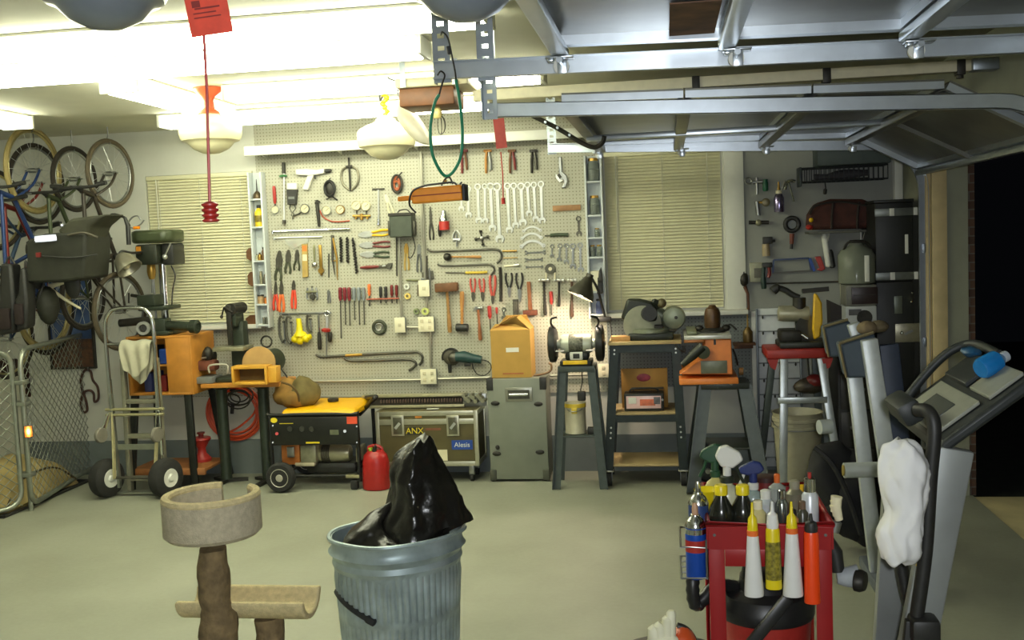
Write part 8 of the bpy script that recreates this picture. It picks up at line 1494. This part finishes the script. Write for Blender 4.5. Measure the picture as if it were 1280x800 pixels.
prof = [(rx-th, zb+.02), (rx-th, zt-.012), (rx-th*.75, zt), (rx-th*.25, zt), (rx, zt-.012), (rx, zb+.012), (rx-.012, zb)]
k = n+1
for r_, z_ in prof: vs += ringpts(r_, z_)
m = len(prof)
for q in range(m):
    for i in range(n): fs.append((q*k+i, q*k+i+1, ((q+1) % m)*k+i+1, ((q+1) % m)*k+i))
fs += [tuple(q*k for q in range(m)), tuple(reversed([q*k+n for q in range(m)]))]
t.p('cup_wall', B()._add(vs, fs), CPT2); t.p('cup_floor', B().lathe([(.001, zb), (rx-.012, zb), (rx-th, zb+.02), (.001, zb+.025)], (kc.x, ky, 0), n=40), CPT2)
t.p('cup_rim', B().tube(ringpts(rx-th/2, zt-.004), .0135, 8), CPT)
def trunk(pts, r, nm='trunk'): return t.p(nm, B().tube(smooth(pts, 6), r, 16).jit(.012, 14), BARK)
x_ = kc.x; zz = zb
trunk([P(265, 686, ky)+V((0, 0, .0)), P(266, 710, ky), P(271, 760, ky), P(274, 810, ky), V((P(276, 900, ky).x, ky, .04))], [.045*1]*7+[.048]*6+[.056]*6+[.06]*6)
# half-pipe perch to the right, behind the trunk
hy_ = ky+.1; a = P(228, 765, hy_); b_ = P(383, 757, hy_); L = b_.x-a.x+.02; zc = P(300, 742, hy_).z; rr = .072; vs = []; nn = 16
b = B(); 
for xx_ in (a.x+.02, a.x+L):
    for r_ in (rr, rr-.02):
        for i in range(nn+1): an = PI+PI*i/nn; vs.append((xx_, hy_+1.25*r_*math.cos(an), zc+r_*math.sin(an)))
k = nn+1; fs = []
for i in range(nn): fs += [(i, i+1, 2*k+i+1, 2*k+i), (k+i, 3*k+i, 3*k+i+1, k+i+1), (i, k+i, k+i+1, i+1), (2*k+i, 2*k+i+1, 3*k+i+1, 3*k+i)]
fs += [(0, 2*k, 3*k, k), (nn, k+nn, 3*k+nn, 2*k+nn)]
b._add(vs, fs); t.p('half_pipe_perch', b, CPT, bev=.006)
x2 = P(336, 790, hy_).x; trunk([(x2, hy_, zc-rr-.005), (x2+.005, hy_, .4), (x2, hy_, .03)], [.044]*13, 'support_post')
t.p('carpeted_base', B().bx(kc.x-.22, kc.x+.42, ky-.25, ky+.32, .001, .05, .015), CPT)
# ---- trash can
gz = mat((160, 176, 178), .42, .35, .32, 9, .06, name='dull_galvanised'); ty2 = 3.72; c = P(495, 664, ty2); cx_, rt = c.x, .258
Hc = c.z
t = T('trash_can', 'galvanised steel trash can with dented rim', 'trash can', (cx_, ty2, 0)); n = 168; prof = [(.2, 0.0), (.205, .012), (.208, .03)]
vs = []; fs = []; zs_l = [.0, .012, .03, .05, .1, .2, .3, .40, .415, .43, .445, .5, .56, .6, .62, .64, .655, .665, .675, .69, .705, .72]
for z_ in zs_l:
    k = z_/.72; zz = z_*Hc/.72; base = .2+(.238-.2)*k
    for j in range(n):
        a = 2*PI*j/n; rib = .0065*(0 if j % 3 == 0 else 1) if (.04 < z_ < .41 or .44 < z_ < .57) else 0
        if .41 < z_ < .44: rib = .006
        bulge = .016*math.exp(-((z_-.665)/.011)**2)+.01*math.exp(-((z_-.625)/.008)**2)
        r_ = base+rib+bulge; dent = .02*math.sin(a*2+1.2)*k**6+.008*math.sin(a*5)*k**8
        vs.append(((r_+dent*.6)*math.cos(a), (r_-dent*.6)*math.sin(a), zz+.013*math.sin(a+2.6)*k**8))
m = len(zs_l)
for i in range(m-1):
    for j in range(n): fs.append((i*n+j, i*n+(j+1) % n, (i+1)*n+(j+1) % n, (i+1)*n+j))
o = len(vs)                                            # inner wall
for i, z_ in ((0, .72), (1, .03)):
    k = z_/.72; base = .2+.038*k-.006
    for j in range(n): a = 2*PI*j/n; dent = .02*math.sin(a*2+1.2)*k**6+.008*math.sin(a*5)*k**8; vs.append(((base+dent*.6)*math.cos(a), (base-dent*.6)*math.sin(a), z_*Hc/.72+.013*math.sin(a+2.6)*k**8))
for j in range(n):
    fs += [((m-1)*n+j, (m-1)*n+(j+1) % n, o+(j+1) % n, o+j), (o+j, o+(j+1) % n, o+n+(j+1) % n, o+n+j)]
fs += [tuple(reversed(range(n))), tuple(o+n+j for j in range(n))]
t.p('can_body', B()._add(vs, fs), gz, ang=28)
rimp = []
for j in range(n): a = 2*PI*j/n; dent = .02*math.sin(a*2+1.2)+.008*math.sin(a*5); rimp.append(((.243+dent*.6)*math.cos(a), (.243-dent*.6)*math.sin(a), Hc+.013*math.sin(a+2.6)))
t.p('rolled_rim', B().tube(rimp, .0085, 8, True), gz)
sc = B(); pts = []
for i in range(13): a = R(262-70+72*i/12)-.0; k = i/12; a = R(203+60*k); zz = Hc*(.71-.10*k**1.6); rr_ = .2+.038*zz/Hc+.004; pts.append(V((rr_*math.cos(a), rr_*math.sin(a), zz)))
t.p('black_scuff', B().tube(smooth(pts, 3), [.006]+[.012]*30+[.016]*5+[.006], 6), mat((40, 42, 42), .7, .2, .2), label='dark curved scuff streak')
# black bag rising out of it
BAG = mat((26, 25, 22), .28, 0, .1, 10, .5, name='black_poly', bscale=22)
t = T('garbage_bag', 'black garbage bag standing up out of the trash can', 'garbage bag', (cx_, ty2, Hc-.12), (0, 0, 0), None, True); yb = ty2+.02; S_ = [(470, 690, 585, .16), (478, 655, 583, .15), (486, 630, 574, .13), (489, 605, 565, .115), (495, 580, 556, .1), (505, 563, 546, .085), (517, 553, 541, .06), (524, 546, 538, .035)]
n = 72; vs = []; rows_ = smooth([(xl, py, xr) for xl, py, xr, dp in S_], 6); dps = smooth([(dp, 0, 0) for *_, dp in S_], 6); m = len(rows_)
from mathutils import noise as NZ
def crum(v, k=1.): return V((NZ.noise(v*7+V((3, 1, 9))), NZ.noise(v*7+V((7, 5, 2))), .6*NZ.noise(v*6)))*.03*k-V((abs(NZ.noise(v*13)), abs(NZ.noise(v*15+V((4, 4, 4)))), 0))*.03*k
for i, q in enumerate(rows_):
    a = P(q.x, q.y, yb); b_ = P(q.z, q.y, yb); cc = (a+b_)/2; w = (b_-a).length/2; dp = dps[i].x
    for j in range(n):
        an = 2*PI*j/n; sq = (abs(math.cos(an))+abs(math.sin(an)))**-.35; f_ = sq*(1.06+.05*math.sin(an*4+i*.13)+.03*math.sin(an*9-i*.2)); v = cc+V((w*f_*math.cos(an), dp*f_*math.sin(an), .01*math.sin(an*3+i*.2)))
        v = v+crum(v, .75); d_ = V((v.x-cx_, v.y-ty2, 0))
        if v.z < Hc+.02 and d_.length > .2: d_ = d_.normalized()*.2; v = V((cx_+d_.x, ty2+d_.y, v.z))
        vs.append(v)
fs = [(i*n+j, i*n+(j+1) % n, (i+1)*n+(j+1) % n, (i+1)*n+j) for i in range(m-1) for j in range(n)]+[tuple(range(n)), tuple((m-1)*n+q for q in range(n))]
t.p('bag_body', B()._add(vs, fs), BAG, ang=50)
n2 = 72; vs = []; rows_ = smooth([(.185, -.1, 0), (.18, -.04, 0), (.165, .0, 0), (.12, .03, 0), (.06, .045, 0), (.005, .05, 0)], 5); m = len(rows_)
for i, q in enumerate(rows_):
    for j in range(n2):
        a = 2*PI*j/n2; r_ = q.x*(1+.05*math.sin(a*5+i*.2)); lift = .1*max(0, math.cos(a-R(205)))*(1-q.x/.2); v = V((cx_-.02+r_*math.cos(a), ty2-.01+r_*math.sin(a), Hc+q.y-.03+lift)); v = v+crum(v, .9)
        d_ = V((v.x-cx_, v.y-ty2, 0))
        if d_.length > .205: d_ = d_.normalized()*.205; v = V((cx_+d_.x, ty2+d_.y, v.z))
        vs.append(v)
fs = [(i*n2+j, i*n2+(j+1) % n2, (i+1)*n2+(j+1) % n2, (i+1)*n2+j) for i in range(m-1) for j in range(n2)]+[tuple(range((m-1)*n2, m*n2)), tuple(range(n2))]
t.p('bunched_plastic', B()._add(vs, fs), BAG, ang=50)
# ---- red cart
cy = 3.3; RC = mat((150, 22, 26), .38, .1, .06, 8, name='cart_red'); zt = P(960, 652, cy).z; x0 = P(886, 700, cy).x; x1 = P(1040, 700, cy).x; ck = cy+.5
t = T('tool_cart', 'red steel utility cart crowded with bottles and cans', 'cart', ((x0+x1)/2, cy+.25, 0), (0, 0, 0), None, True)
for x_, sx in ((x0, 1), (x1, -1)):
    for y_, s_ in ((cy, 1), (ck, -1)): t.p('corner_post', B().bx(x_, x_+sx*.05, y_, y_+s_*.004, .1, zt-.012, .001).bx(x_, x_+sx*.004, y_+s_*.0045, y_+s_*.05, .1, zt-.012, .001), RC)
tz_ = zt-.085; b = B().bx(x0+.005, x1-.005, cy+.005, ck-.005, tz_-.004, tz_)
for q in ((x0+.001, x1-.001, cy-.006, cy-.0005), (x0+.001, x1-.001, ck+.0005, ck+.006)): b.bx(q[0], q[1], q[2], q[3], tz_-.004, zt-.012)
for q in ((x0-.006, x0-.0005), (x1+.0005, x1+.006)): b.bx(q[0], q[1], cy, ck, tz_-.004, zt-.012)
t.p('top_tray', b, RC); t.p('top_rail', B().tube([(x0, cy-.012, zt-.006), (x1, cy-.012, zt-.006), (x1, ck+.012, zt-.006), (x0, ck+.012, zt-.006)], .011, 10, True), RC)
t.p('apron', B().bx(x0+.051, x1-.051, cy-.002, cy+.002, tz_-.06, tz_-.005, .001), RC); zl = .16; b = B().bx(x0+.005, x1-.005, cy+.005, ck-.005, zl-.004, zl)
for q in (cy-.006, ck+.001): b.bx(x0+.051, x1-.051, q, q+.004, zl-.004, zl+.05)
t.p('lower_tray', b, RC)
for px in (893, 1032): t.p('rivet', B().cyl(P(px, 669, cy-.0065), P(px, 669, cy-.01), .005, n=8), IRON)
for x_ in (x0+.03, x1-.03):
    for y_ in (cy+.04, ck-.04): cs = t.p('caster', B().cyl((x_-.014, y_, .045), (x_+.014, y_, .045), .045, n=18), RUBBER); t.p('caster_fork', B().bx(x_-.02, x_+.02, y_-.02, y_+.02, .085, .11, .003), STEEL, cs)
TR = tz_+.0008
# hanging bottles on the front rail
def hang_bottle(px, ytop, ybot, w0, w1, capc, body, label, cone, capband=None):
    yh = cy-.055; a = P(px[0], ytop, yh); b_ = P(px[1], ybot, yh); u = M1(px[0], 700, yh); L = a.z-b_.z; t = T('squeeze_bottle', label, 'bottle', (a.x, yh, b_.z), (0, 0, 0), 'bottles hanging on the cart rail'); dx_ = b_.x-a.x
    hb = L*(1-cone); t.p('body', B().lathe([(w1*u*.97, 0), (w1*u, .006), (w1*u*.97, .02), (w0*u*1.05, hb*.96), (w0*u*.9, hb)], (0, 0, 0), n=22, sy=.85), body)
    t.p('cap', B().lathe([(w0*u*.9, hb), (w0*u*.95, hb+.012), (w0*u*.8, hb+L*cone*.5), (w0*u*.3, hb+L*cone*.62), (w0*u*.18, L)], (0, 0, 0), n=18), capc)
    if capband: t.p('cap_band', B().lathe([(w0*u*1.02, hb-.004), (w0*u*1.04, hb+.012), (w0*u*.9, hb+.014)], (0, 0, 0), n=20), capband)
    t.p('rail_hook', B().tube(smooth([(0, w0*u*.6, hb*.9), (0, .02, hb*.96), (0, .043, zt-b_.z+.014), (0, .058, zt-b_.z-.005)], 4), .0035, 6), STEEL)
    return t, u, L, hb
CW = mat((226, 226, 222), .35, 0, .02, name='bottle_white'); CY = mat((228, 206, 24), .35, 0, .05, name='bottle_yellow'); CO = mat((240, 72, 18), .35, 0, .04, name='bottle_orange')
hang_bottle((940, 938), 628, 744, 7, 12.5, CY, CW, 'left white squeeze bottle with yellow nozzle hanging on the cart', .34, ORANGE)
t_, u_, L_, hb_ = hang_bottle((965, 963), 627, 735, 8.3, 10.5, CW, CY, 'yellow squeeze bottle with white nozzle hanging on the cart', .30)
t_.p('printed_label', B().lathe([(10.6*u_, .03), (10.0*u_, hb_*.5), (9.4*u_, hb_*.78)], n=20, cap=False, sy=.86), mat((130, 120, 40), .4, 0, .6, 90), label='printed band with dark and red marks')
hang_bottle((989, 988), 627, 744, 7.5, 13, CY, CW, 'right white squeeze bottle with yellow nozzle hanging on the cart', .32, ORANGE)
hang_bottle((1013.5, 1013), 642, 753, 9, 10.5, BLACK, CO, 'orange squeeze bottle with black cap hanging at the cart corner', .2)
# spray cans on the left side rack
def can(px, ytop, ybot, y, r, body, label, extra=None, grp='aerosol cans beside the cart'):
    a = P(px, ytop, y); b_ = P(px, ybot, y); L = a.z-b_.z; t = T('spray_can', label, 'spray can', (b_.x, y, b_.z), (0, 0, 0), grp); t.p('can', B().lathe([(r*.96, 0), (r, .004), (r, L*.68), (r*.98, L*.69)], n=24), body); t.p('dome', B().lathe([(r*1.02, L*.685), (r*1.02, L*.7), (r*.75, L*.79), (r*.5, L*.82), (r*.45, L*.85)], n=24), CHROME); t.p('nozzle', B().lathe([(r*.3, L*.85), (r*.3, L*.94), (r*.2, L)], n=12), mat((190, 150, 120), .4) if extra else CHROME)
    return t, L
rk = T('can_rack', 'wire rack on the left side of the red cart', 'rack', (x0-.05, cy+.05, zt-.26), (0, 0, 0), None, True); b = B(); zr = P(871, 719, cy).z
for z_ in (zr+.0, zr+.1): b.tube([(x0-.0075, cy-.03, z_), (x0-.088, cy-.03, z_), (x0-.088, cy+.2, z_), (x0-.0075, cy+.2, z_)], .0035, 6, True)
for y_ in (cy-.03, cy+.2): b.tube([(x0-.088, y_, zr), (x0-.0075, y_, zr), (x0-.0075, y_, zt-.05)], .0035, 6)
for k in range(5): b.tube([(x0-.088, cy-.03+.0575*k, zr), (x0-.0075, cy-.03+.0575*k, zr)], .003, 6)
rk.p('wire_frame', b, STEEL)
BC = mat((24, 74, 170), .3, .2, .06, name='blue_can')
t_, L_ = can(871, 629, 721, cy+.025, .0335, BC, 'blue aerosol can with red band at the cart side, nearest the camera', 1); t_.p('red_band', B().lathe([(.034, L_*.36), (.034, L_*.52)], n=24, cap=False), RED, label='red band'); t_.p('silver_band', B().lathe([(.034, L_*.6), (.034, L_*.67)], n=24, cap=False), CHROME)
t_, L_ = can(874.5, 602, 690, cy+.13, .0335, mat((54, 76, 124), .3, .2, .1), 'darker blue aerosol can behind the nearest one at the cart side')
t_.p('pale_band', B().lathe([(.034, L_*.3), (.034, L_*.4)], n=24, cap=False), mat((120, 130, 150), .3))
# bottles standing in the tray
def stand(px, ytop, y): v = P(px, ytop, y); return v
def oilb(px, y, ytop, r, label):
    v = P(px, ytop, y); L = v.z-TR; t = T('oil_bottle', label, 'bottle', (v.x, y, TR), (0, 0, 0), 'dark bottles with yellow caps'); t.p('body', B().lathe([(r*.95, 0), (r, .006), (r, L*.5), (r*.85, L*.62), (r*.42, L*.8), (r*.4, L*.86)], n=24), mat((30, 32, 26), .2, 0, .1, name='dark_brown_plastic')); t.p('cap', B().lathe([(r*.52, L*.83), (r*.52, L*.98), (r*.45, L)], n=18), CY)
oilb(901, cy+.07, 606, .041, 'left dark bottle with yellow cap standing in the cart tray'); oilb(928, cy+.08, 606, .041, 'right dark bottle with yellow cap standing in the cart tray')
# spray bottles
def sprayer(px, ytop, y, r, body, headm, label, flip=-1, trig=None, hl=.1):
    v = P(px, ytop, y); L = v.z-TR; hb = L-hl; t = T('trigger_sprayer', label, 'spray bottle', (v.x, y, TR), (0, 0, 0), 'trigger spray bottles')
    t.p('bottle', B().lathe([(r*.95, 0), (r, .008), (r, hb*.7), (r*.75, hb*.86), (r*.35, hb*.95), (r*.35, hb)], n=24, sy=.75), body); t.p('collar', B().lathe([(r*.45, hb), (r*.47, hb+.02), (r*.35, hb+.024)], n=18), trig or headm)
    f = flip; t.p('head', B().pl([(-f*.02, hb+.055), (f*.02, hb+.05), (f*.055, hb+hl*.6), (f*.045, hb+hl*.8), (f*.0, hb+hl), (-f*.025, hb+hl*.95), (-f*.04, hb+hl*.7)], -.014, .014), headm, bev=.006); t.p('neck', B().cyl((0, 0, hb+.022), (0, 0, hb+.062), .014), headm); t.p('trigger', B().tube(smooth([(f*.03, 0, hb+.06), (f*.04, 0, hb+.03), (f*.055, 0, hb+.0)], 4), .006, 6), trig or headm)
    return t
sprayer(908, 556, cy+.28, .05, mat((196, 196, 164), .3, 0, .05, name='milky_plastic'), WHITE, 'cream spray bottle with white trigger head, tallest on the cart', 1, GREEN, .13)
sprayer(893, 554, cy+.4, .04, mat((200, 190, 120), .3, 0, .1), mat((36, 74, 50), .4), 'spray bottle with dark green trigger head at the back of the cart', -1, mat((36, 74, 50), .4), .12)
sprayer(941, 576, cy+.36, .04, mat((150, 166, 160), .2, 0, .1), mat((40, 54, 110), .4), 'spray bottle with blue trigger head behind the dark bottles', -1, WHITE, .1)
one('yellow_funnel', B().lathe([(.012, 0), (.014, .06), (.045, .11), (.047, .115), (.042, .11), (.01, .06)], P(884, 612, cy+.3), (0, 0, 1), 22), CY, 'yellow funnel tip at the back left of the cart', 'funnel', world=True)
bpy.data.objects['yellow_funnel'].location.z = TR+.0
# cluster at the right rear of tray
def sm(name, px, ytop, y, r, m, capm, label, cat, grp=None, neck=.5, capf=.84):
    v = P(px, ytop, y); L = v.z-TR; t = T(name, label, cat, (v.x, y, TR), (0, 0, 0), grp); t.p('body', B().lathe([(r*.95, 0), (r, .005), (r, L*.7), (r*neck*1.1, L*capf-.006)], n=22), m); t.p('cap', B().lathe([(r*neck*1.15, L*capf-.006), (r*neck*1.15, L*.98), (r*neck*.8, L)], n=16), capm); return t
t_ = sm('small_can', 1012, 597, cy+.12, .027, mat((206, 210, 214), .35, .2, .04), CHROME, 'white aerosol can with red tip at the right of the tray', 'spray can', None, .6, .8); t_.p('tip', B().cyl((0, 0, P(1012, 597, cy+.12).z-TR), (0, 0, P(1012, 592, cy+.12).z-TR+.004), .006), RED)
sm('small_bottle', 947, 625, cy+.05, .026, mat((206, 196, 140), .25, 0, .1), CREAM, 'small cream-capped bottle right of the dark bottles', 'bottle', 'little bottles on the cart'); sm('small_bottle', 957, 612, cy+.16, .03, mat((190, 196, 196), .2, 0, .1), WHITE, 'white-capped clear bottle in the middle of the cart', 'bottle', 'little bottles on the cart')
sm('small_bottle', 977, 612, cy+.14, .02, mat((130, 136, 130), .15, .8, .2), CHROME, 'shiny metal flask in the middle of the cart', 'bottle', 'little bottles on the cart'); sm('small_bottle', 971, 592, cy+.34, .03, mat((170, 176, 168), .2, .1, .15), ORANGE, 'clear bottle with orange tip at the back of the cart', 'bottle', 'little bottles on the cart', .3); sm('small_bottle', 993, 600, cy+.28, .03, mat((136, 132, 110), .3, .3, .2), mat((150, 146, 124), .4), 'grey-brown bottle at the back of the cart', 'bottle', 'little bottles on the cart'); sm('small_bottle', 957, 594, cy+.42, .04, DRED, mat((54, 30, 28), .4), 'dark red squat tin at the rear edge of the cart', 'tin', 'little bottles on the cart', .9, .9); sm('small_bottle', 1003, 606, cy+.36, .028, mat((120, 130, 120), .3, .2, .2), YELLOW, 'greenish can with yellow cap behind the white aerosol can', 'spray can', 'little bottles on the cart')
sm('small_bottle', 1003, 626, cy+.08, .018, mat((64, 64, 50), .3, 0, .2), mat((110, 90, 70), .4), 'small dark bottle near the right front of the cart', 'bottle', 'little bottles on the cart'); sm('small_bottle', 991, 636, cy+.06, .018, mat((200, 140, 90), .3, 0, .2), IRON, 'small amber bottle near the cart front', 'bottle', 'little bottles on the cart'); sm('small_bottle', 965, 640, cy+.04, .022, mat((90, 96, 96), .25, .4, .2), STEEL, 'short grey pot near the cart front', 'bottle', 'little bottles on the cart')
t = T('brush_heads', 'cluster of pale brushes hooked at the right side of the cart', 'brush', (x1+.02, cy+.03, zt-.03), (0, 0, 0), None, True)
for k in range(3): v = P(1043+3*k, 640+5*k, cy+.03); t.p('bristle_tuft', B().cyl(v, v+V((.008-.01*k, 0, .05)), .012, .018), CREAM)
t.p('ferrule', B().cyl((x1+.012, cy+.03, P(1046, 668, cy).z), P(1046, 652, cy+.03), .016), STEEL)
# shop vacuum on the lower tray
vx = (x0+x1)/2+.005; vy = cy+.25; t = T('shop_vacuum', 'black and red shop vacuum drum on the cart lower tray', 'vacuum', (vx, vy, zl+.001)); VB = mat((32, 32, 32), .4, 0, .15, name='vacuum_black'); zlid = P(960, 745, vy).z-zl
t.p('drum', B().lathe([(.13, .05), (.135, .06), (.15, zlid-.07), (.152, zlid-.06)], n=36), RED); t.p('lid', B().lathe([(.158, zlid-.06), (.162, zlid-.05), (.162, zlid-.02), (.14, zlid+.015), (.09, zlid+.03), (.085, zlid+.075), (.06, zlid+.09), (.001, zlid+.092)], n=36), VB); t.p('carry_handle', B().tube(smooth([(-.07, -.03, zlid+.07), (-.05, -.04, zlid+.13), (.05, -.04, zlid+.13), (.07, -.03, zlid+.07)], 5), .014, 8), VB)
for a in (45, 135, 225, 315): t.p('castor', B().sph((.1*math.cos(R(a)), .1*math.sin(R(a)), .025), .024, 10), VB)
t.p('wand', B().bar((-.1, -.19, zlid-.14), (.06, -.175, zlid+.06), .04, .03, (0, 1, 0), .01), VB)
t.p('corrugated_hose', B().tube(smooth([(-.1, .0, zlid+.03), (-.17, -.06, zlid+.05), (-.235, -.1, zlid+.0), (-.245, -.1, zlid+.08), (-.225, -.04, zlid+.14)], 7), [.024 if k % 2 else .021 for k in range(29)], 10), VB)
# torch-like gun lying at the right side
t = T('heat_gun', 'white and black cone-nosed gun hanging at the right side of the cart', 'heat gun', P(1064, 722, cy+.1), (0, 0, 0), None, True); a = P(1046, 722, cy+.1); b_ = P(1064, 721, cy+.1); t.p('nose', B().lathe([(.02, 0), (.03, .02), (.038, .06), (.04, .065)], a, b_-a, 18), mat((170, 176, 180), .4)); t.p('face', B().lathe([(.042, .06), (.044, .075), (.036, .09), (.001, .092)], a, V((b_.x-a.x, -.02, 0)), 20, sx=1, sy=.8), IRON); t.p('handle', B().tube([P(1048, 715, cy+.1), P(1044, 690, cy+.11), V((x1+.0075, cy+.11, P(1040, 676, cy+.1).z))], [.02, .024, .018], 10), BLACK)
# ---- white glove shape and orange cap at the bottom edge
gy2 = 2.75; gz0 = .0
t = T('work_gloves', 'pale rubber gloves and orange knob on a low stool at the bottom edge', 'gloves', P(835, 800, gy2), (0, 0, 0), None, True); GL = mat((206, 204, 176), .6, 0, .05, name='pale_glove')
for px, py0, py1, r_ in ((819, 796, 783, .018), (826, 798, 779, .018), (834, 800, 770, .016), (838, 800, 763, .013)): t.p('finger', B().tube([P(px, 815, gy2), P(px, py0, gy2), P(px+(1 if px > 830 else -1), py1+3, gy2), P(px+1, py1, gy2)], [r_*1.2, r_*1.15, r_, r_*.6], 12), GL)
t.p('palm', B().sph(P(830, 806, gy2), (.05, .03, .035), 14), GL); sx_ = P(838, 806, gy2); zst = P(830, 816, gy2).z
t2_ = T('low_stool', 'low dark stool under the pale gloves at the bottom edge', 'stool', (sx_.x, gy2, 0)); t2_.p('seat', B().lathe([(.14, zst-.035), (.15, zst-.03), (.15, zst-.008), (.14, zst-.004)], n=28), IRON)
for a in (45, 135, 225, 315): t2_.p('leg', B().cyl((.1*math.cos(R(a)), .1*math.sin(R(a)), zst-.035), (.14*math.cos(R(a)), .14*math.sin(R(a)), .002), .015), IRON)
t = T('orange_knob_tool', 'orange and black power tool end beside the pale gloves', 'power tool', P(852, 800, gy2+.02), (0, 0, 0), None, True); t.p('housing', B().sph(P(853, 804, gy2+.03), (.04, .05, .045), 16), mat((180, 70, 30), .4, 0, .1)); t.p('grip', B().tube(smooth([P(846, 784, gy2+.04), P(856, 788, gy2+.04), P(864, 798, gy2+.03), P(868, 812, gy2+.03)], 4), .014, 8), BLACK)
# ================================================================= LIGHT, CAMERA, VIEW
wd = bpy.data.worlds.new('night'); SC.world = wd; wd.use_nodes = True
wd.node_tree.nodes['Background'].inputs[0].default_value = (.35, .4, .5, 1); wd.node_tree.nodes['Background'].inputs[1].default_value = .004
fl = bpy.data.lights.new('camera_flash', 'AREA'); fl.energy = FLASH; fl.size = .06; fl.color = (.93, .97, 1.0)
fo = bpy.data.objects.new('camera_flash', fl); COL.objects.link(fo); fo.location = (.05, -.03, EYE+.05)
cam = bpy.data.cameras.new('camera'); cam.sensor_width = 36; cam.lens = 36*FPX/1280; cam.clip_start = .05
co = bpy.data.objects.new('camera', cam); COL.objects.link(co)
rt = V((_X.x, _Y.x, _U.x)); up = V((_X.y, _Y.y, _U.y)); fw = V((_X.z, _Y.z, _U.z))
m = MX((rt, up, -fw)).transposed().to_4x4(); m.translation = (0, 0, EYE); co.matrix_world = m
fo.rotation_euler = m.to_euler()
SC.camera = co
SC.cycles.use_denoising = True
SC.cycles.max_bounces = 6; SC.cycles.diffuse_bounces = 4; SC.cycles.glossy_bounces = 3; SC.cycles.transmission_bounces = 6; SC.cycles.transparent_max_bounces = 8
SC.cycles.caustics_reflective = False; SC.cycles.caustics_refractive = False
SC.cycles.sample_clamp_indirect = 6
SC.view_settings.view_transform = 'Standard'; SC.view_settings.look = 'None'; SC.view_settings.gamma = 1; SC.view_settings.use_curve_mapping = False
SC.view_settings.exposure = EXPO
